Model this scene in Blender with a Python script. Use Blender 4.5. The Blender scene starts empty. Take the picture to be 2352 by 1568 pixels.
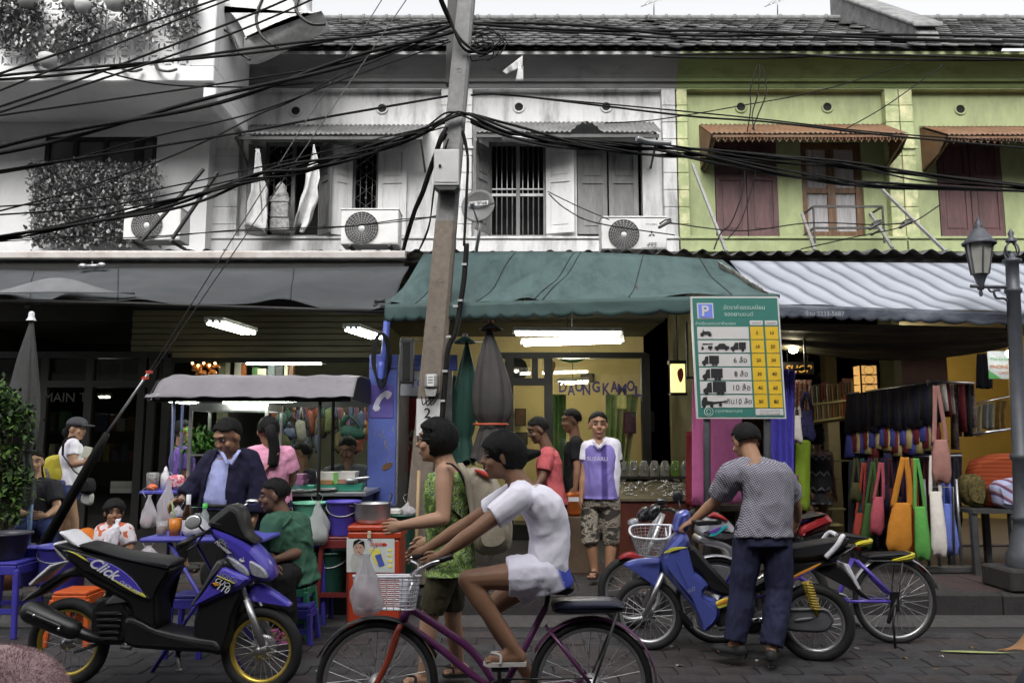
import bpy,math,random
import numpy as np
from mathutils import Vector,noise
R=random.Random(7)
PI=math.pi
SC=bpy.context.scene
COL=SC.collection
#camera, sky, sun, exposure
KS=2352.0/2806.0
F,CX,CY,CAMH=1850.0,1176.0,784.0,1.6
TH=math.atan((1010-CY)/F)
cd=bpy.data.cameras.new('camera');cam=bpy.data.objects.new('camera',cd);COL.objects.link(cam)
cam.location=(0,0,CAMH);cam.rotation_euler=(PI/2+TH,0,0)
cd.sensor_width=36;cd.lens=36*F/2352;cd.clip_start=0.05;cd.clip_end=600
SC.camera=cam
SUN_EL,SUN_ROT=math.radians(44),math.radians(188)
W=bpy.data.worlds.new('World');SC.world=W;W.use_nodes=True
wn,wl=W.node_tree.nodes,W.node_tree.links
wn.clear()
wo=wn.new('ShaderNodeOutputWorld');wb=wn.new('ShaderNodeBackground');ws=wn.new('ShaderNodeTexSky')
wh=wn.new('ShaderNodeHueSaturation');wh.inputs['Saturation'].default_value=0.08
ws.sky_type='NISHITA';ws.sun_disc=False;ws.sun_elevation=SUN_EL;ws.sun_rotation=SUN_ROT
ws.air_density=1.6;ws.dust_density=6.0;ws.ozone_density=1.0
wb.inputs['Strength'].default_value=0.15
wl.new(ws.outputs[0],wh.inputs['Color']);wl.new(wh.outputs[0],wb.inputs['Color']);wl.new(wb.outputs[0],wo.inputs[0])
sd=bpy.data.lights.new('sun','SUN');so=bpy.data.objects.new('sun',sd);COL.objects.link(so)
sd.energy=0.55;sd.angle=math.radians(40);sd.color=(1,0.97,0.93)
_az=SUN_ROT
_sd=Vector((math.sin(_az)*math.cos(SUN_EL),math.cos(_az)*math.cos(SUN_EL),math.sin(SUN_EL)))
so.rotation_euler=_sd.to_track_quat('Z','Y').to_euler();so.location=_sd*40
SC.view_settings.view_transform='Standard';SC.view_settings.look='None'
SC.view_settings.exposure=1.02;SC.view_settings.gamma=1.0;SC.view_settings.use_curve_mapping=False
SC.render.engine='CYCLES'
SC.cycles.use_denoising=True
SC.cycles.max_bounces=7;SC.cycles.diffuse_bounces=4;SC.cycles.glossy_bounces=3;SC.cycles.transparent_max_bounces=12
SC.cycles.sample_clamp_indirect=6.0
#picture helpers: photo point + depth -> place
def P(u,v,D):
 a=(u-CX)/F;b=(CY-v)/F
 t=D/(math.cos(TH)-math.sin(TH)*b)
 return Vector((a*t,D,CAMH+(math.sin(TH)+math.cos(TH)*b)*t))
def DG(v,z=0.0):
 b=(CY-v)/F
 return(z-CAMH)/(math.sin(TH)+math.cos(TH)*b)*(math.cos(TH)-math.sin(TH)*b)
def ppm(D):return F/D
def crop(x0,y0,s):return lambda x,y:((x0+x/s)*KS,(y0+y/s)*KS)
#materials
_mats={}
def lin(c):return c/12.92 if c<=0.04045 else((c+0.055)/1.055)**2.4
def hx(s,k=1.0):
 return tuple(min(1,lin(int(s[i:i+2],16)/255)*k)for i in(0,2,4))
def mat(name,col,rough=0.6,metal=0.0,var=0.25,scale=6.0,bump=0.0,emit=0.0,ecol=None,alpha=1.0,trans=0.0,spec=0.5,dirt=None,damt=0.5,dscale=2.0,stretch=None,coat=0.0,bscale=None):
 key=name
 if key in _mats:return _mats[key]
 m=bpy.data.materials.new(name);m.use_nodes=True
 n,l=m.node_tree.nodes,m.node_tree.links
 b=n['Principled BSDF']
 b.inputs['Roughness'].default_value=rough;b.inputs['Metallic'].default_value=metal
 b.inputs['Specular IOR Level'].default_value=spec
 if coat:b.inputs['Coat Weight'].default_value=coat;b.inputs['Coat Roughness'].default_value=0.08
 if trans:b.inputs['Transmission Weight'].default_value=trans
 if alpha<1:b.inputs['Alpha'].default_value=alpha
 if emit:
  b.inputs['Emission Color'].default_value=(*(ecol or col),1);b.inputs['Emission Strength'].default_value=emit
 tc=n.new('ShaderNodeTexCoord');src=tc.outputs['Object']
 if stretch:
  mp=n.new('ShaderNodeMapping');mp.inputs['Scale'].default_value=stretch
  l.new(src,mp.inputs[0]);src=mp.outputs[0]
 nz=n.new('ShaderNodeTexNoise');nz.inputs['Scale'].default_value=scale;nz.inputs['Detail'].default_value=8
 nz.inputs['Roughness'].default_value=0.65
 l.new(src,nz.inputs['Vector'])
 rp=n.new('ShaderNodeValToRGB');lo,hi=max(0,1-var),1+var
 rp.color_ramp.elements[0].position=0.3;rp.color_ramp.elements[1].position=0.72
 rp.color_ramp.elements[0].color=(*[min(1,c*lo)for c in col],1);rp.color_ramp.elements[1].color=(*[min(1,c*hi)for c in col],1)
 l.new(nz.outputs[0],rp.inputs[0]);out=rp.outputs[0]
 if dirt:
  n2=n.new('ShaderNodeTexNoise');n2.inputs['Scale'].default_value=dscale;n2.inputs['Detail'].default_value=10
  n2.inputs['Roughness'].default_value=0.7;l.new(src,n2.inputs['Vector'])
  r2=n.new('ShaderNodeValToRGB');r2.color_ramp.elements[0].position=0.46;r2.color_ramp.elements[1].position=0.64
  r2.color_ramp.elements[1].color=(damt,damt,damt,1)
  l.new(n2.outputs[0],r2.inputs[0])
  mx=n.new('ShaderNodeMix');mx.data_type='RGBA';l.new(r2.outputs[0],mx.inputs['Factor'])
  l.new(out,mx.inputs['A']);mx.inputs['B'].default_value=(*dirt,1);out=mx.outputs['Result']
 l.new(out,b.inputs['Base Color'])
 if bump:
  bp=n.new('ShaderNodeBump');bp.inputs['Strength'].default_value=min(1,bump);bp.inputs['Distance'].default_value=0.02
  if bscale:
   n3=n.new('ShaderNodeTexNoise');n3.inputs['Scale'].default_value=bscale;n3.inputs['Detail'].default_value=5
   l.new(src,n3.inputs['Vector']);l.new(n3.outputs[0],bp.inputs['Height'])
  else:l.new(nz.outputs[0],bp.inputs['Height'])
  l.new(bp.outputs[0],b.inputs['Normal'])
 _mats[key]=m
 return m
def pattern(name,cols,vec,scale,kind='stripe',rough=0.8,soft=0.1,bump=0.0):
 0
 if name in _mats:return _mats[name]
 m=bpy.data.materials.new(name);m.use_nodes=True
 n,l=m.node_tree.nodes,m.node_tree.links
 b=n['Principled BSDF'];b.inputs['Roughness'].default_value=rough;b.inputs['Specular IOR Level'].default_value=0.25
 tc=n.new('ShaderNodeTexCoord')
 if kind=='stripe':
  d=n.new('ShaderNodeVectorMath');d.operation='DOT_PRODUCT';d.inputs[1].default_value=vec
  l.new(tc.outputs['Object'],d.inputs[0])
  nz=n.new('ShaderNodeTexNoise');nz.inputs['Scale'].default_value=2.0;l.new(tc.outputs['Object'],nz.inputs[0])
  ma=n.new('ShaderNodeMath');ma.operation='MULTIPLY_ADD';ma.inputs[1].default_value=soft;l.new(nz.outputs[0],ma.inputs[0]);l.new(d.outputs['Value'],ma.inputs[2])
  mu=n.new('ShaderNodeMath');mu.operation='MULTIPLY';mu.inputs[1].default_value=scale;l.new(ma.outputs[0],mu.inputs[0])
  fr=n.new('ShaderNodeMath');fr.operation='FRACT';l.new(mu.outputs[0],fr.inputs[0]);fac=fr.outputs[0]
 elif kind=='check':
  fs=[]
  for v in vec:
   d=n.new('ShaderNodeVectorMath');d.operation='DOT_PRODUCT';d.inputs[1].default_value=v;l.new(tc.outputs['Object'],d.inputs[0])
   mu=n.new('ShaderNodeMath');mu.operation='MULTIPLY';mu.inputs[1].default_value=scale;l.new(d.outputs['Value'],mu.inputs[0])
   si=n.new('ShaderNodeMath');si.operation='SINE';l.new(mu.outputs[0],si.inputs[0]);fs.append(si)
  ad=n.new('ShaderNodeMath');ad.operation='ADD';l.new(fs[0].outputs[0],ad.inputs[0]);l.new(fs[1].outputs[0],ad.inputs[1])
  ma=n.new('ShaderNodeMath');ma.operation='MULTIPLY_ADD';ma.inputs[1].default_value=0.25;ma.inputs[2].default_value=0.5
  l.new(ad.outputs[0],ma.inputs[0]);fac=ma.outputs[0]
 else:
  nz=n.new('ShaderNodeTexNoise');nz.inputs['Scale'].default_value=scale;nz.inputs['Detail'].default_value=2
  mp=n.new('ShaderNodeMapping');mp.inputs['Scale'].default_value=vec;l.new(tc.outputs['Object'],mp.inputs[0]);l.new(mp.outputs[0],nz.inputs[0])
  mr=n.new('ShaderNodeMapRange');mr.inputs[1].default_value=0.3;mr.inputs[2].default_value=0.7;l.new(nz.outputs[0],mr.inputs[0]);fac=mr.outputs[0]
 rp=n.new('ShaderNodeValToRGB');rp.color_ramp.interpolation='CONSTANT' if kind=='camo' else 'LINEAR'
 while len(rp.color_ramp.elements)<len(cols):rp.color_ramp.elements.new(0.5)
 for e,(p,c)in zip(rp.color_ramp.elements,cols):e.position=p
 for e,(p,c)in zip(rp.color_ramp.elements,cols):e.color=(*c,1)
 l.new(fac,rp.inputs[0]);l.new(rp.outputs[0],b.inputs['Base Color'])
 if bump:
  nb=n.new('ShaderNodeTexNoise');nb.inputs['Scale'].default_value=14;l.new(tc.outputs['Object'],nb.inputs[0])
  bp=n.new('ShaderNodeBump');bp.inputs['Strength'].default_value=bump;bp.inputs['Distance'].default_value=0.02
  l.new(nb.outputs[0],bp.inputs['Height']);l.new(bp.outputs[0],b.inputs['Normal'])
 _mats[name]=m
 return m
def glass(name,tint=(0.8,0.85,0.8),mixv=0.75,rough=0.03):
 0
 if name in _mats:return _mats[name]
 m=bpy.data.materials.new(name);m.use_nodes=True
 n,l=m.node_tree.nodes,m.node_tree.links
 n.clear();o=n.new('ShaderNodeOutputMaterial');mx=n.new('ShaderNodeMixShader');t=n.new('ShaderNodeBsdfTransparent');g=n.new('ShaderNodeBsdfGlossy')
 t.inputs[0].default_value=(*tint,1);g.inputs['Roughness'].default_value=rough;g.inputs[0].default_value=(0.9,0.9,0.9,1)
 mx.inputs[0].default_value=1-mixv
 l.new(t.outputs[0],mx.inputs[1]);l.new(g.outputs[0],mx.inputs[2]);l.new(mx.outputs[0],o.inputs[0])
 _mats[name]=m
 return m
def film(name,col,see=0.5):
 0
 if name in _mats:return _mats[name]
 m=bpy.data.materials.new(name);m.use_nodes=True
 b=m.node_tree.nodes['Principled BSDF'];b.inputs['Base Color'].default_value=(*col,1);b.inputs['Roughness'].default_value=0.3
 b.inputs['Alpha'].default_value=1-see
 _mats[name]=m
 return m
def frame_of(d,ref=None):
 d=d.normalized()
 r=ref or(Vector((0,0,1))if abs(d.z)<0.9 else Vector((0,1,0)))
 a=d.cross(r).normalized();return a,a.cross(d).normalized()
def catmull(pts,n=6,closed=False):
 pts=[Vector(p)for p in pts]
 if len(pts)<3 and not closed:return pts
 N=len(pts);out=[]
 for i in range(N if closed else N-1):
  if closed:p0,p1,p2,p3=pts[i-1],pts[i],pts[(i+1)%N],pts[(i+2)%N]
  else:p0,p1,p2,p3=pts[max(i-1,0)],pts[i],pts[i+1],pts[min(i+2,N-1)]
  for k in range(n):
   t=k/n
   out.append(0.5*((2*p1)+(p2-p0)*t+(2*p0-5*p1+4*p2-p3)*t*t+(3*p1-p0-3*p2+p3)*t**3))
 if not closed:out.append(pts[-1].copy())
 return out
class MB:
 def __init__(s):s.v=[];s.f=[];s.m=[];s.s=[]
 def add(s,vs,fs,m=0,smooth=False):
  o=len(s.v);s.v+=[tuple(v)for v in vs]
  for f in fs:s.f.append(tuple(i+o for i in f));s.m.append(m);s.s.append(smooth)
  return s
 def box(s,x0,x1,y0,y1,z0,z1,m=0):
  vs=[(x,y,z)for x in(x0,x1)for y in(y0,y1)for z in(z0,z1)]
  return s.add(vs,[(0,1,3,2),(4,6,7,5),(0,4,5,1),(2,3,7,6),(0,2,6,4),(1,5,7,3)],m)
 def boxc(s,c,sx,sy,sz,m=0,rot=None):
  vs=[Vector((x*sx/2,y*sy/2,z*sz/2))for x in(-1,1)for y in(-1,1)for z in(-1,1)]
  if rot is not None:vs=[rot@v for v in vs]
  return s.add([v+Vector(c)for v in vs],[(0,1,3,2),(4,6,7,5),(0,4,5,1),(2,3,7,6),(0,2,6,4),(1,5,7,3)],m)
 def bar(s,a,b,w,h,m=0,up=None):
  a,b=Vector(a),Vector(b);p,q=frame_of(b-a,up)
  vs=[c+p*(i*w/2)+q*(j*h/2)for c in(a,b)for i,j in((-1,-1),(1,-1),(1,1),(-1,1))]
  return s.add(vs,[(3,2,1,0),(4,5,6,7),(0,1,5,4),(1,2,6,5),(2,3,7,6),(3,0,4,7)],m)
 def tube(s,pts,r,n=8,m=0,smooth=True,closed=False,flat=1.0,caps=True):
  pts=[Vector(p)for p in pts];N=len(pts);rs=r if isinstance(r,(list,tuple))else[r]*N
  vs=[];ref=None
  for i,p in enumerate(pts):
   if closed:d=pts[(i+1)%N]-pts[i-1]
   else:d=pts[min(i+1,N-1)]-pts[max(i-1,0)]
   if d.length<1e-9:d=Vector((0,0,1))
   d.normalize()
   if ref is None:a,b=frame_of(d)
   else:
    a=ref-d*ref.dot(d)
    a=a.normalized()if a.length>1e-6 else frame_of(d)[0]
    b=a.cross(d).normalized()
   ref=a
   for k in range(n):
    t=2*PI*k/n;vs.append(p+(a*math.cos(t)+b*(math.sin(t)*flat))*rs[i])
  fs=[]
  for i in range(N if closed else N-1):
   j=(i+1)%N
   for k in range(n):
    k2=(k+1)%n;fs.append((i*n+k,i*n+k2,j*n+k2,j*n+k))
  s.add(vs,fs,m,smooth)
  if caps and not closed:
   o=len(s.v)-N*n
   s.f.append(tuple(o+k for k in range(n))[::-1]);s.m.append(m);s.s.append(False)
   s.f.append(tuple(o+(N-1)*n+k for k in range(n)));s.m.append(m);s.s.append(False)
  return s
 def cap(s,a,b,ra,rb,n=10,m=0):
  a,b=Vector(a),Vector(b);d=b-a
  d=d.normalized()if d.length>1e-6 else Vector((0,0,1))
  return s.tube([a-d*ra*.98,a-d*ra*.8,a-d*ra*.45,a,b,b+d*rb*.45,b+d*rb*.8,b+d*rb*.98],[ra*.2,ra*.6,ra*.89,ra,rb,rb*.89,rb*.6,rb*.2],n,m)
 def sph(s,c,rx,ry=None,rz=None,nu=14,nv=9,m=0,ax=None,fn=None):
  ry=ry or rx;rz=rz or rx;c=Vector(c);A=ax or(Vector((1,0,0)),Vector((0,1,0)),Vector((0,0,1)))
  vs=[];fs=[]
  for j in range(nv+1):
   p=PI*j/nv
   for i in range(nu):
    t=2*PI*i/nu;d=(math.sin(p)*math.cos(t),math.sin(p)*math.sin(t),math.cos(p))
    k=fn(d)if fn else 1.0
    vs.append(c+(A[0]*(d[0]*rx)+A[1]*(d[1]*ry)+A[2]*(d[2]*rz))*k)
  for j in range(nv):
   for i in range(nu):
    i2=(i+1)%nu
    fs.append((j*nu+i,(j+1)*nu+i,(j+1)*nu+i2,j*nu+i2))
  return s.add(vs,fs,m,True)
 def lathe(s,prof,c,n=20,m=0,ax='z',smooth=True,a0=0,a1=2*PI,sq=1.0):
  c=Vector(c);vs=[];full=abs(a1-a0-2*PI)<1e-6;nn=n if full else n+1
  for r,z in prof:
   for k in range(nn):
    t=a0+(a1-a0)*k/n;x,y=r*math.cos(t),r*math.sin(t)*sq
    vs.append(c+(Vector((x,y,z))if ax=='z' else Vector((x,z,y))if ax=='y' else Vector((z,x,y))))
  fs=[]
  for j in range(len(prof)-1):
   for k in range(n):
    k2=(k+1)%nn if full else k+1
    fs.append((j*nn+k,j*nn+k2,(j+1)*nn+k2,(j+1)*nn+k))
  return s.add(vs,fs,m,smooth)
 def prism(s,pts,off,m=0,smooth=False):
  pts=[Vector(p)for p in pts];off=Vector(off);n=len(pts)
  s.add(pts+[p+off for p in pts],[tuple(range(n))[::-1],tuple(range(n,2*n))]+[(i,(i+1)%n,n+(i+1)%n,n+i)for i in range(n)],m,smooth)
  return s
 def grid(s,fn,nu,nv,m=0,smooth=True):
  vs=[fn(i/nu,j/nv)for j in range(nv+1)for i in range(nu+1)]
  fs=[(j*(nu+1)+i,j*(nu+1)+i+1,(j+1)*(nu+1)+i+1,(j+1)*(nu+1)+i)for j in range(nv)for i in range(nu)]
  return s.add(vs,fs,m,smooth)
 def puff(s,uv,D,half,edge=0.02,m=0,sub=3,off=0.0,taper=0.0):
  0
  Df=D if callable(D)else(lambda u:D)
  q=[P(u,v,Df(u))for u,v in uv]
  if sub>1:q=catmull(q,sub,True)
  n=len(q);nor=[]
  area=sum(q[i].x*q[(i+1)%n].z-q[(i+1)%n].x*q[i].z for i in range(n))
  sg=1 if area>0 else-1
  for i in range(n):
   d=q[(i+1)%n]-q[i-1];nn=Vector((-d.z,0,d.x))*sg
   nor.append(nn.normalized()if nn.length>1e-9 else Vector((0,0,0)))
  c=sum(q,Vector())/n
  e=min(edge,half*0.95);ins=[]
  for i,(p,d)in enumerate(zip(q,nor)):
   best=edge
   for j in range(n):
    if j==i or(j+1)%n==i:continue
    a_=q[j];s_=q[(j+1)%n]-a_;den=d.x*s_.z-d.z*s_.x
    if abs(den)<1e-12:continue
    w_=a_-p;t_=(w_.x*s_.z-w_.z*s_.x)/den;u_=(w_.x*d.z-w_.z*d.x)/den
    if t_>1e-5 and-.001<=u_<=1.001:best=min(best,.42*t_)
   ins.append(best)
  for _ in range(3):ins=[min(ins[i],(ins[i-1]+ins[i]+ins[(i+1)%n])/3)for i in range(n)]
  sl=[(-half,1.0),(-half+e*.3,.35),(-half+e,0.0),(half-e,0.0),(half-e*.3,.35),(half,1.0)]
  vs=[]
  for y,k in sl:
   for p,nn,e_ in zip(q,nor,ins):
    vs.append(p+nn*(e_*k)+(c-p)*(taper*k)+Vector((0,y+off,0)))
  fs=[(j*n+i,j*n+(i+1)%n,(j+1)*n+(i+1)%n,(j+1)*n+i)for j in range(5)for i in range(n)]
  s.add(vs,fs,m,True)
  o=len(s.v)-6*n
  s.f.append(tuple(o+i for i in range(n)));s.m.append(m);s.s.append(False)
  s.f.append(tuple(o+5*n+i for i in range(n))[::-1]);s.m.append(m);s.s.append(False)
  return s
 def mesh(s,name,mats,loc):
  me=bpy.data.meshes.new(name);L=Vector(loc)
  me.from_pydata([(v[0]-L.x,v[1]-L.y,v[2]-L.z)for v in s.v],[],s.f)
  for m in(mats if isinstance(mats,(list,tuple))else[mats]):me.materials.append(m)
  me.polygons.foreach_set('material_index',s.m);me.polygons.foreach_set('use_smooth',s.s)
  me.validate();me.update()
  return me
WLOC={}
def link(name,me,loc,parent=None,bevel=0.0,seg=1):
 o=bpy.data.objects.new(name,me);COL.objects.link(o)
 WLOC[o.name]=Vector(loc)
 if parent is not None:
  o.parent=parent;o.location=Vector(loc)-WLOC[parent.name]
 else:o.location=loc
 if bevel:
  b=o.modifiers.new('bevel','BEVEL');b.width=bevel;b.segments=seg;b.limit_method='ANGLE';b.harden_normals=False
 return o
def tag(o,label=None,cat=None,group=None,kind=None):
 for k,v in(('label',label),('category',cat),('group',group),('kind',kind)):
  if v:o[k]=v
 return o
def thing(name,label,cat,loc,group=None):
 o=bpy.data.objects.new(name,None);COL.objects.link(o);o.location=loc;o.empty_display_size=0.1
 WLOC[o.name]=Vector(loc)
 return tag(o,label,cat,group)
SPLIT={'roof_rail','shop_wall','foot_peg','rail','red_print','grip','stretcher','awning_arm','holder','mounting_foot','purlin','seam','meter_wire','leg','apron','hood_bracket','fork','drop'}
def part(name,mb,mats,parent,loc=None,bevel=0.0,label=None,seg=1):
 if name in SPLIT:
  par=list(range(len(mb.v)))
  def fd_(i):
   while par[i]!=i:par[i]=par[par[i]];i=par[i]
   return i
  for f in mb.f:
   for i in f[1:]:par[fd_(i)]=fd_(f[0])
  gr={}
  for f,m_,s_ in zip(mb.f,mb.m,mb.s):gr.setdefault(fd_(f[0]),[]).append((f,m_,s_))
  if len(gr)>1:
   for fs in gr.values():
    ids=sorted({i for f,_,_ in fs for i in f});mp={i:k for k,i in enumerate(ids)};q=MB();q.v=[mb.v[i]for i in ids]
    q.f=[tuple(mp[i]for i in f)for f,_,_ in fs];q.m=[m_ for _,m_,_ in fs];q.s=[s_ for _,_,s_ in fs]
    L_=WLOC[parent.name]if loc is None else loc;o=link(name,q.mesh(name,mats,L_),L_,parent,bevel,seg)
   return o
 loc=WLOC[parent.name]if loc is None else loc
 o=link(name,mb.mesh(name,mats,loc),loc,parent,bevel,seg)
 if label:o['label']=label
 return o
def solo(name,mb,mats,label,cat,group=None,kind=None,bevel=0.0,loc=None,seg=1):
 if loc is None:
  a=np.array(mb.v);lo,hi=a.min(0),a.max(0);loc=Vector(((lo[0]+hi[0])/2,(lo[1]+hi[1])/2,lo[2]))
 return tag(link(name,mb.mesh(name,mats,loc),loc,None,bevel,seg),label,cat,group,kind)
def inst(name,me,loc,parent=None,rot=None):
 o=link(name,me,loc,parent)
 if rot is not None:o.rotation_euler=rot
 return o
def copy_tree(o,loc,label=None,rotz=0.0,parent=None):
 c=o.copy();COL.objects.link(c)
 if parent is None:
  c.location=loc;c.rotation_euler=(0,0,rotz)
  if label:c['label']=label
 else:c.parent=parent
 for ch in list(o.children):copy_tree(ch,None,parent=c)
 return c
def flip(text_me):return text_me
def text(s,m,parent,c,h=None,w=None,name='lettering',depth=0.003,shear=0.0,roll=0.0,face=None,align=None,bold=0.0):
 0
 cu=bpy.data.curves.new('lettering','FONT');cu.body=s;cu.size=1.0;cu.extrude=0.0;cu.shear=shear;cu.offset=bold
 cu.resolution_u=3
 ob=bpy.data.objects.new('lettering',cu)
 me0=bpy.data.meshes.new_from_object(ob)
 bpy.data.objects.remove(ob)
 mb=MB()
 if not len(me0.vertices):
  return None
 v=np.array([x.co[:]for x in me0.vertices]);lo,hi=v.min(0),v.max(0);sz=hi-lo
 k=(h/sz[1])if h else(w/sz[0])
 kx=(w/sz[0])if w else k
 cc=(lo+hi)/2
 c=Vector(c);cr,sr=math.cos(roll),math.sin(roll)
 X=Vector(face[0])if face else Vector((1,0,0));Z=Vector(face[1])if face else Vector((0,0,1))
 vs=[]
 for x in v:
  a,b=(x[0]-cc[0])*kx,(x[1]-cc[1])*k
  a,b=a*cr-b*sr,a*sr+b*cr
  vs.append(c+X*a+Z*b)
 mb.add(vs,[tuple(p.vertices)for p in me0.polygons])
 bpy.data.meshes.remove(me0)
 return part(name,mb,m,parent)
def sheet(fn,nu,nv,name,m,thick=0.004):
 mb=MB();mb.grid(fn,nu,nv);return mb
def solidify(o,t):
 s=o.modifiers.new('thickness','SOLIDIFY');s.thickness=t;s.offset=0;return o
M_white=mat('white plaster',(0.60,0.60,0.60),.85,var=.16,scale=3,bump=.25,dirt=(.17,.17,.17),damt=.8,dscale=1.5,stretch=(2.2,1,.5),spec=.2)
M_white2=mat('left white plaster',(0.70,0.70,0.705),.85,var=.08,scale=2,bump=.12,dirt=(.4,.4,.4),damt=.3,dscale=.8,spec=.2)
M_green=mat('green plaster',(0.33,0.375,0.20),.85,var=.14,scale=3,bump=.25,dirt=(.22,.24,.14),damt=.7,dscale=1.3,stretch=(1.5,1,.6),spec=.2)
M_peel=mat('peeling green plaster',(0.33,0.375,0.20),.85,var=.2,scale=5,bump=.4,dirt=(.62,.58,.36),damt=.9,dscale=4,spec=.2)
M_greyplas=mat('stained grey plaster',(0.30,0.30,0.30),.9,var=.4,scale=4,bump=.3,dirt=(.08,.08,.08),damt=.7,dscale=2,spec=.2)
M_greenstshade=mat('stained shaded green plaster',(0.13,0.165,0.07),.9,var=.35,scale=4,bump=.3,dirt=(.06,.08,.03),damt=.6,dscale=2,stretch=(.5,1,1),spec=.2)  # cornice colour: grime plus the soffit's shade painted in
M_greystshade=mat('grimy shaded white plaster',(0.17,0.17,0.17),.9,var=.35,scale=4,bump=.3,dirt=(.07,.07,.07),damt=.6,dscale=2,stretch=(.5,1,1),spec=.2)  # under-cornice shade and grime are both put into this colour
M_black=mat('black void',(0.008,0.008,0.008),.9,var=.2)
M_dark=mat('dark frame',(0.010,0.0095,0.009),.5,var=.3)
M_tile=mat('old roof tile',(0.042,0.042,0.042),.75,var=.55,scale=2.5,bump=.3,dirt=(.16,.16,.16),damt=.5,dscale=3)
M_tile2=mat('pale roof tile',(0.12,0.12,0.12),.75,var=.5,scale=2.5,bump=.3,dirt=(.03,.03,.03),damt=.5,dscale=3)
M_ridge=mat('ridge mortar',(0.17,0.17,0.17),.85,var=.5,scale=5,bump=.4)
M_corr=mat('grey corrugated sheet',(0.14,0.14,0.14),.6,var=.4,scale=4,dirt=(.05,.05,.05),damt=.6)
M_corrdark=mat('sooty corrugated sheet',(0.05,0.05,0.05),.7,var=.5,scale=4,dirt=(.2,.2,.2),damt=.3)
M_rust=mat('rusty corrugated sheet',(0.155,0.085,0.045),.7,var=.35,scale=5,dirt=(.16,.06,.03),damt=.6)
M_maroon=mat('faded maroon paint',(0.105,0.050,0.052),.6,var=.35,scale=5,bump=.15,dirt=(.04,.022,.022),damt=.75,dscale=2.2,stretch=(2.2,1,.5))
M_brown=mat('brown varnish',(0.12,0.055,0.022),.5,var=.4,scale=7,stretch=(3,1,.6),dirt=(.3,.26,.2),damt=.25,dscale=9)
M_shutw=mat('white shutter paint',(0.56,0.56,0.56),.6,var=.15,scale=5,dirt=(.2,.2,.2),damt=.5,dscale=2.5,stretch=(2,1,.5))
M_shutg=mat('grey shutter paint',(0.17,0.17,0.17),.6,var=.3,scale=5,dirt=(.07,.07,.07),damt=.6,stretch=(2,1,.5))
M_curtain=mat('white curtain',(0.60,0.58,0.60),.9,var=.2,scale=7,stretch=(3,1,.3))
M_steel=mat('dull steel',(0.35,0.35,0.36),.4,.8,var=.3)
M_chrome=mat('bright metal',(0.75,0.75,0.77),.18,1.0,var=.08)
M_wire=mat('black cable sheath',(0.008,0.008,0.008),.75,var=.3,spec=.2)
M_iron=mat('painted iron',(0.05,0.05,0.05),.55,var=.3)
M_acw=mat('cream enamel',(0.62,0.62,0.61),.45,var=.08,dirt=(.3,.3,.3),damt=.4,dscale=3)
M_conc=mat('aged concrete',(0.165,0.137,0.112),.9,var=.22,scale=16,bump=.3,dirt=(.12,.10,.085),damt=.6,dscale=1.6)
M_concg=mat('grey concrete',(0.20,0.20,0.20),.9,var=.22,scale=16,bump=.3,dirt=(.14,.14,.14),damt=.6,dscale=1.6)
M_road=mat('dark road bed',(0.022,0.021,0.023),.9,var=.4,scale=14,bump=.4)
M_paver=mat('grey paver',(0.050,0.048,0.051),.8,var=.35,scale=22,bump=.4,dirt=(.018,.017,.018),damt=.85,dscale=2.6,spec=.35)
M_paver2=mat('reddish paver',(0.054,0.044,0.045),.8,var=.35,scale=22,bump=.4,dirt=(.02,.017,.018),damt=.85,dscale=1.4,spec=.35)
M_slab=mat('pavement slab',(0.034,0.029,0.029),.85,var=.4,scale=18,bump=.4,dirt=(.025,.02,.02),damt=.7,dscale=1.6)
M_slabred=mat('red pavement slab',(0.048,0.028,0.027),.85,var=.4,scale=18,bump=.4,dirt=(.03,.02,.02),damt=.7,dscale=1.6)
M_kerb=mat('sooty kerb stone',(0.030,0.027,0.027),.9,var=.4,scale=18,bump=.45,dirt=(.02,.018,.018),damt=.8,dscale=2.2)
M_gut=mat('gutter concrete',(0.062,0.058,0.058),.9,var=.35,scale=14,bump=.4,dirt=(.05,.045,.045),damt=.7,dscale=2)
#ground
KY,KZ=7.62,0.20
mb=MB();mb.grid(lambda a,b:Vector((-60+120*a,-30+150*b,-0.03-(2.0 if b>.9 else 0)*0)),6,6)
solo('ground',mb,M_road,None,None,kind='structure',loc=(0,0,-0.03))
mb=MB().box(-14,14,-4,KY-.45,-0.029,-0.006)
road=solo('road',mb,M_road,None,None,kind='structure',loc=(0,0,0))
def paver_mesh(m,nm):
 b=MB();L,Wd,t,c=.1395,.0992,.008,.012
 lo=[(-L,-Wd),(-L*.4,-Wd*1.1),(L*.35,-Wd*.92),(L,-Wd),(L*1.05,0),(L,Wd),(L*.35,Wd*1.06),(-L*.4,Wd*.88),(-L,Wd),(-L*.95,0)]
 n=len(lo)
 vs=[(x,y,-.012)for x,y in lo]+[(x,y,t-.005)for x,y in lo]+[(x*.95,y*.935,t)for x,y in lo]
 fs=[(i,(i+1)%n,n+(i+1)%n,n+i)for i in range(n)]+[(n+i,n+(i+1)%n,2*n+(i+1)%n,2*n+i)for i in range(n)]+[tuple(range(2*n,3*n))]
 b.add(vs,fs,0,False);return b.mesh(nm,m,(0,0,0))
pm=[paver_mesh(M_paver,'paver'),paver_mesh(M_paver2,'paver')]
spots=[]
for j in range(-2,60):
 y=3.6+j*.205
 if y>KY-.55:break
 hw=.68*y
 for i in range(-30,31):
  x=i*.285+(j%2)*.1425
  if abs(x)<hw+.1:spots.append((x,y))
spots.sort(key=lambda p:p[1])
far=MB()
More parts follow.
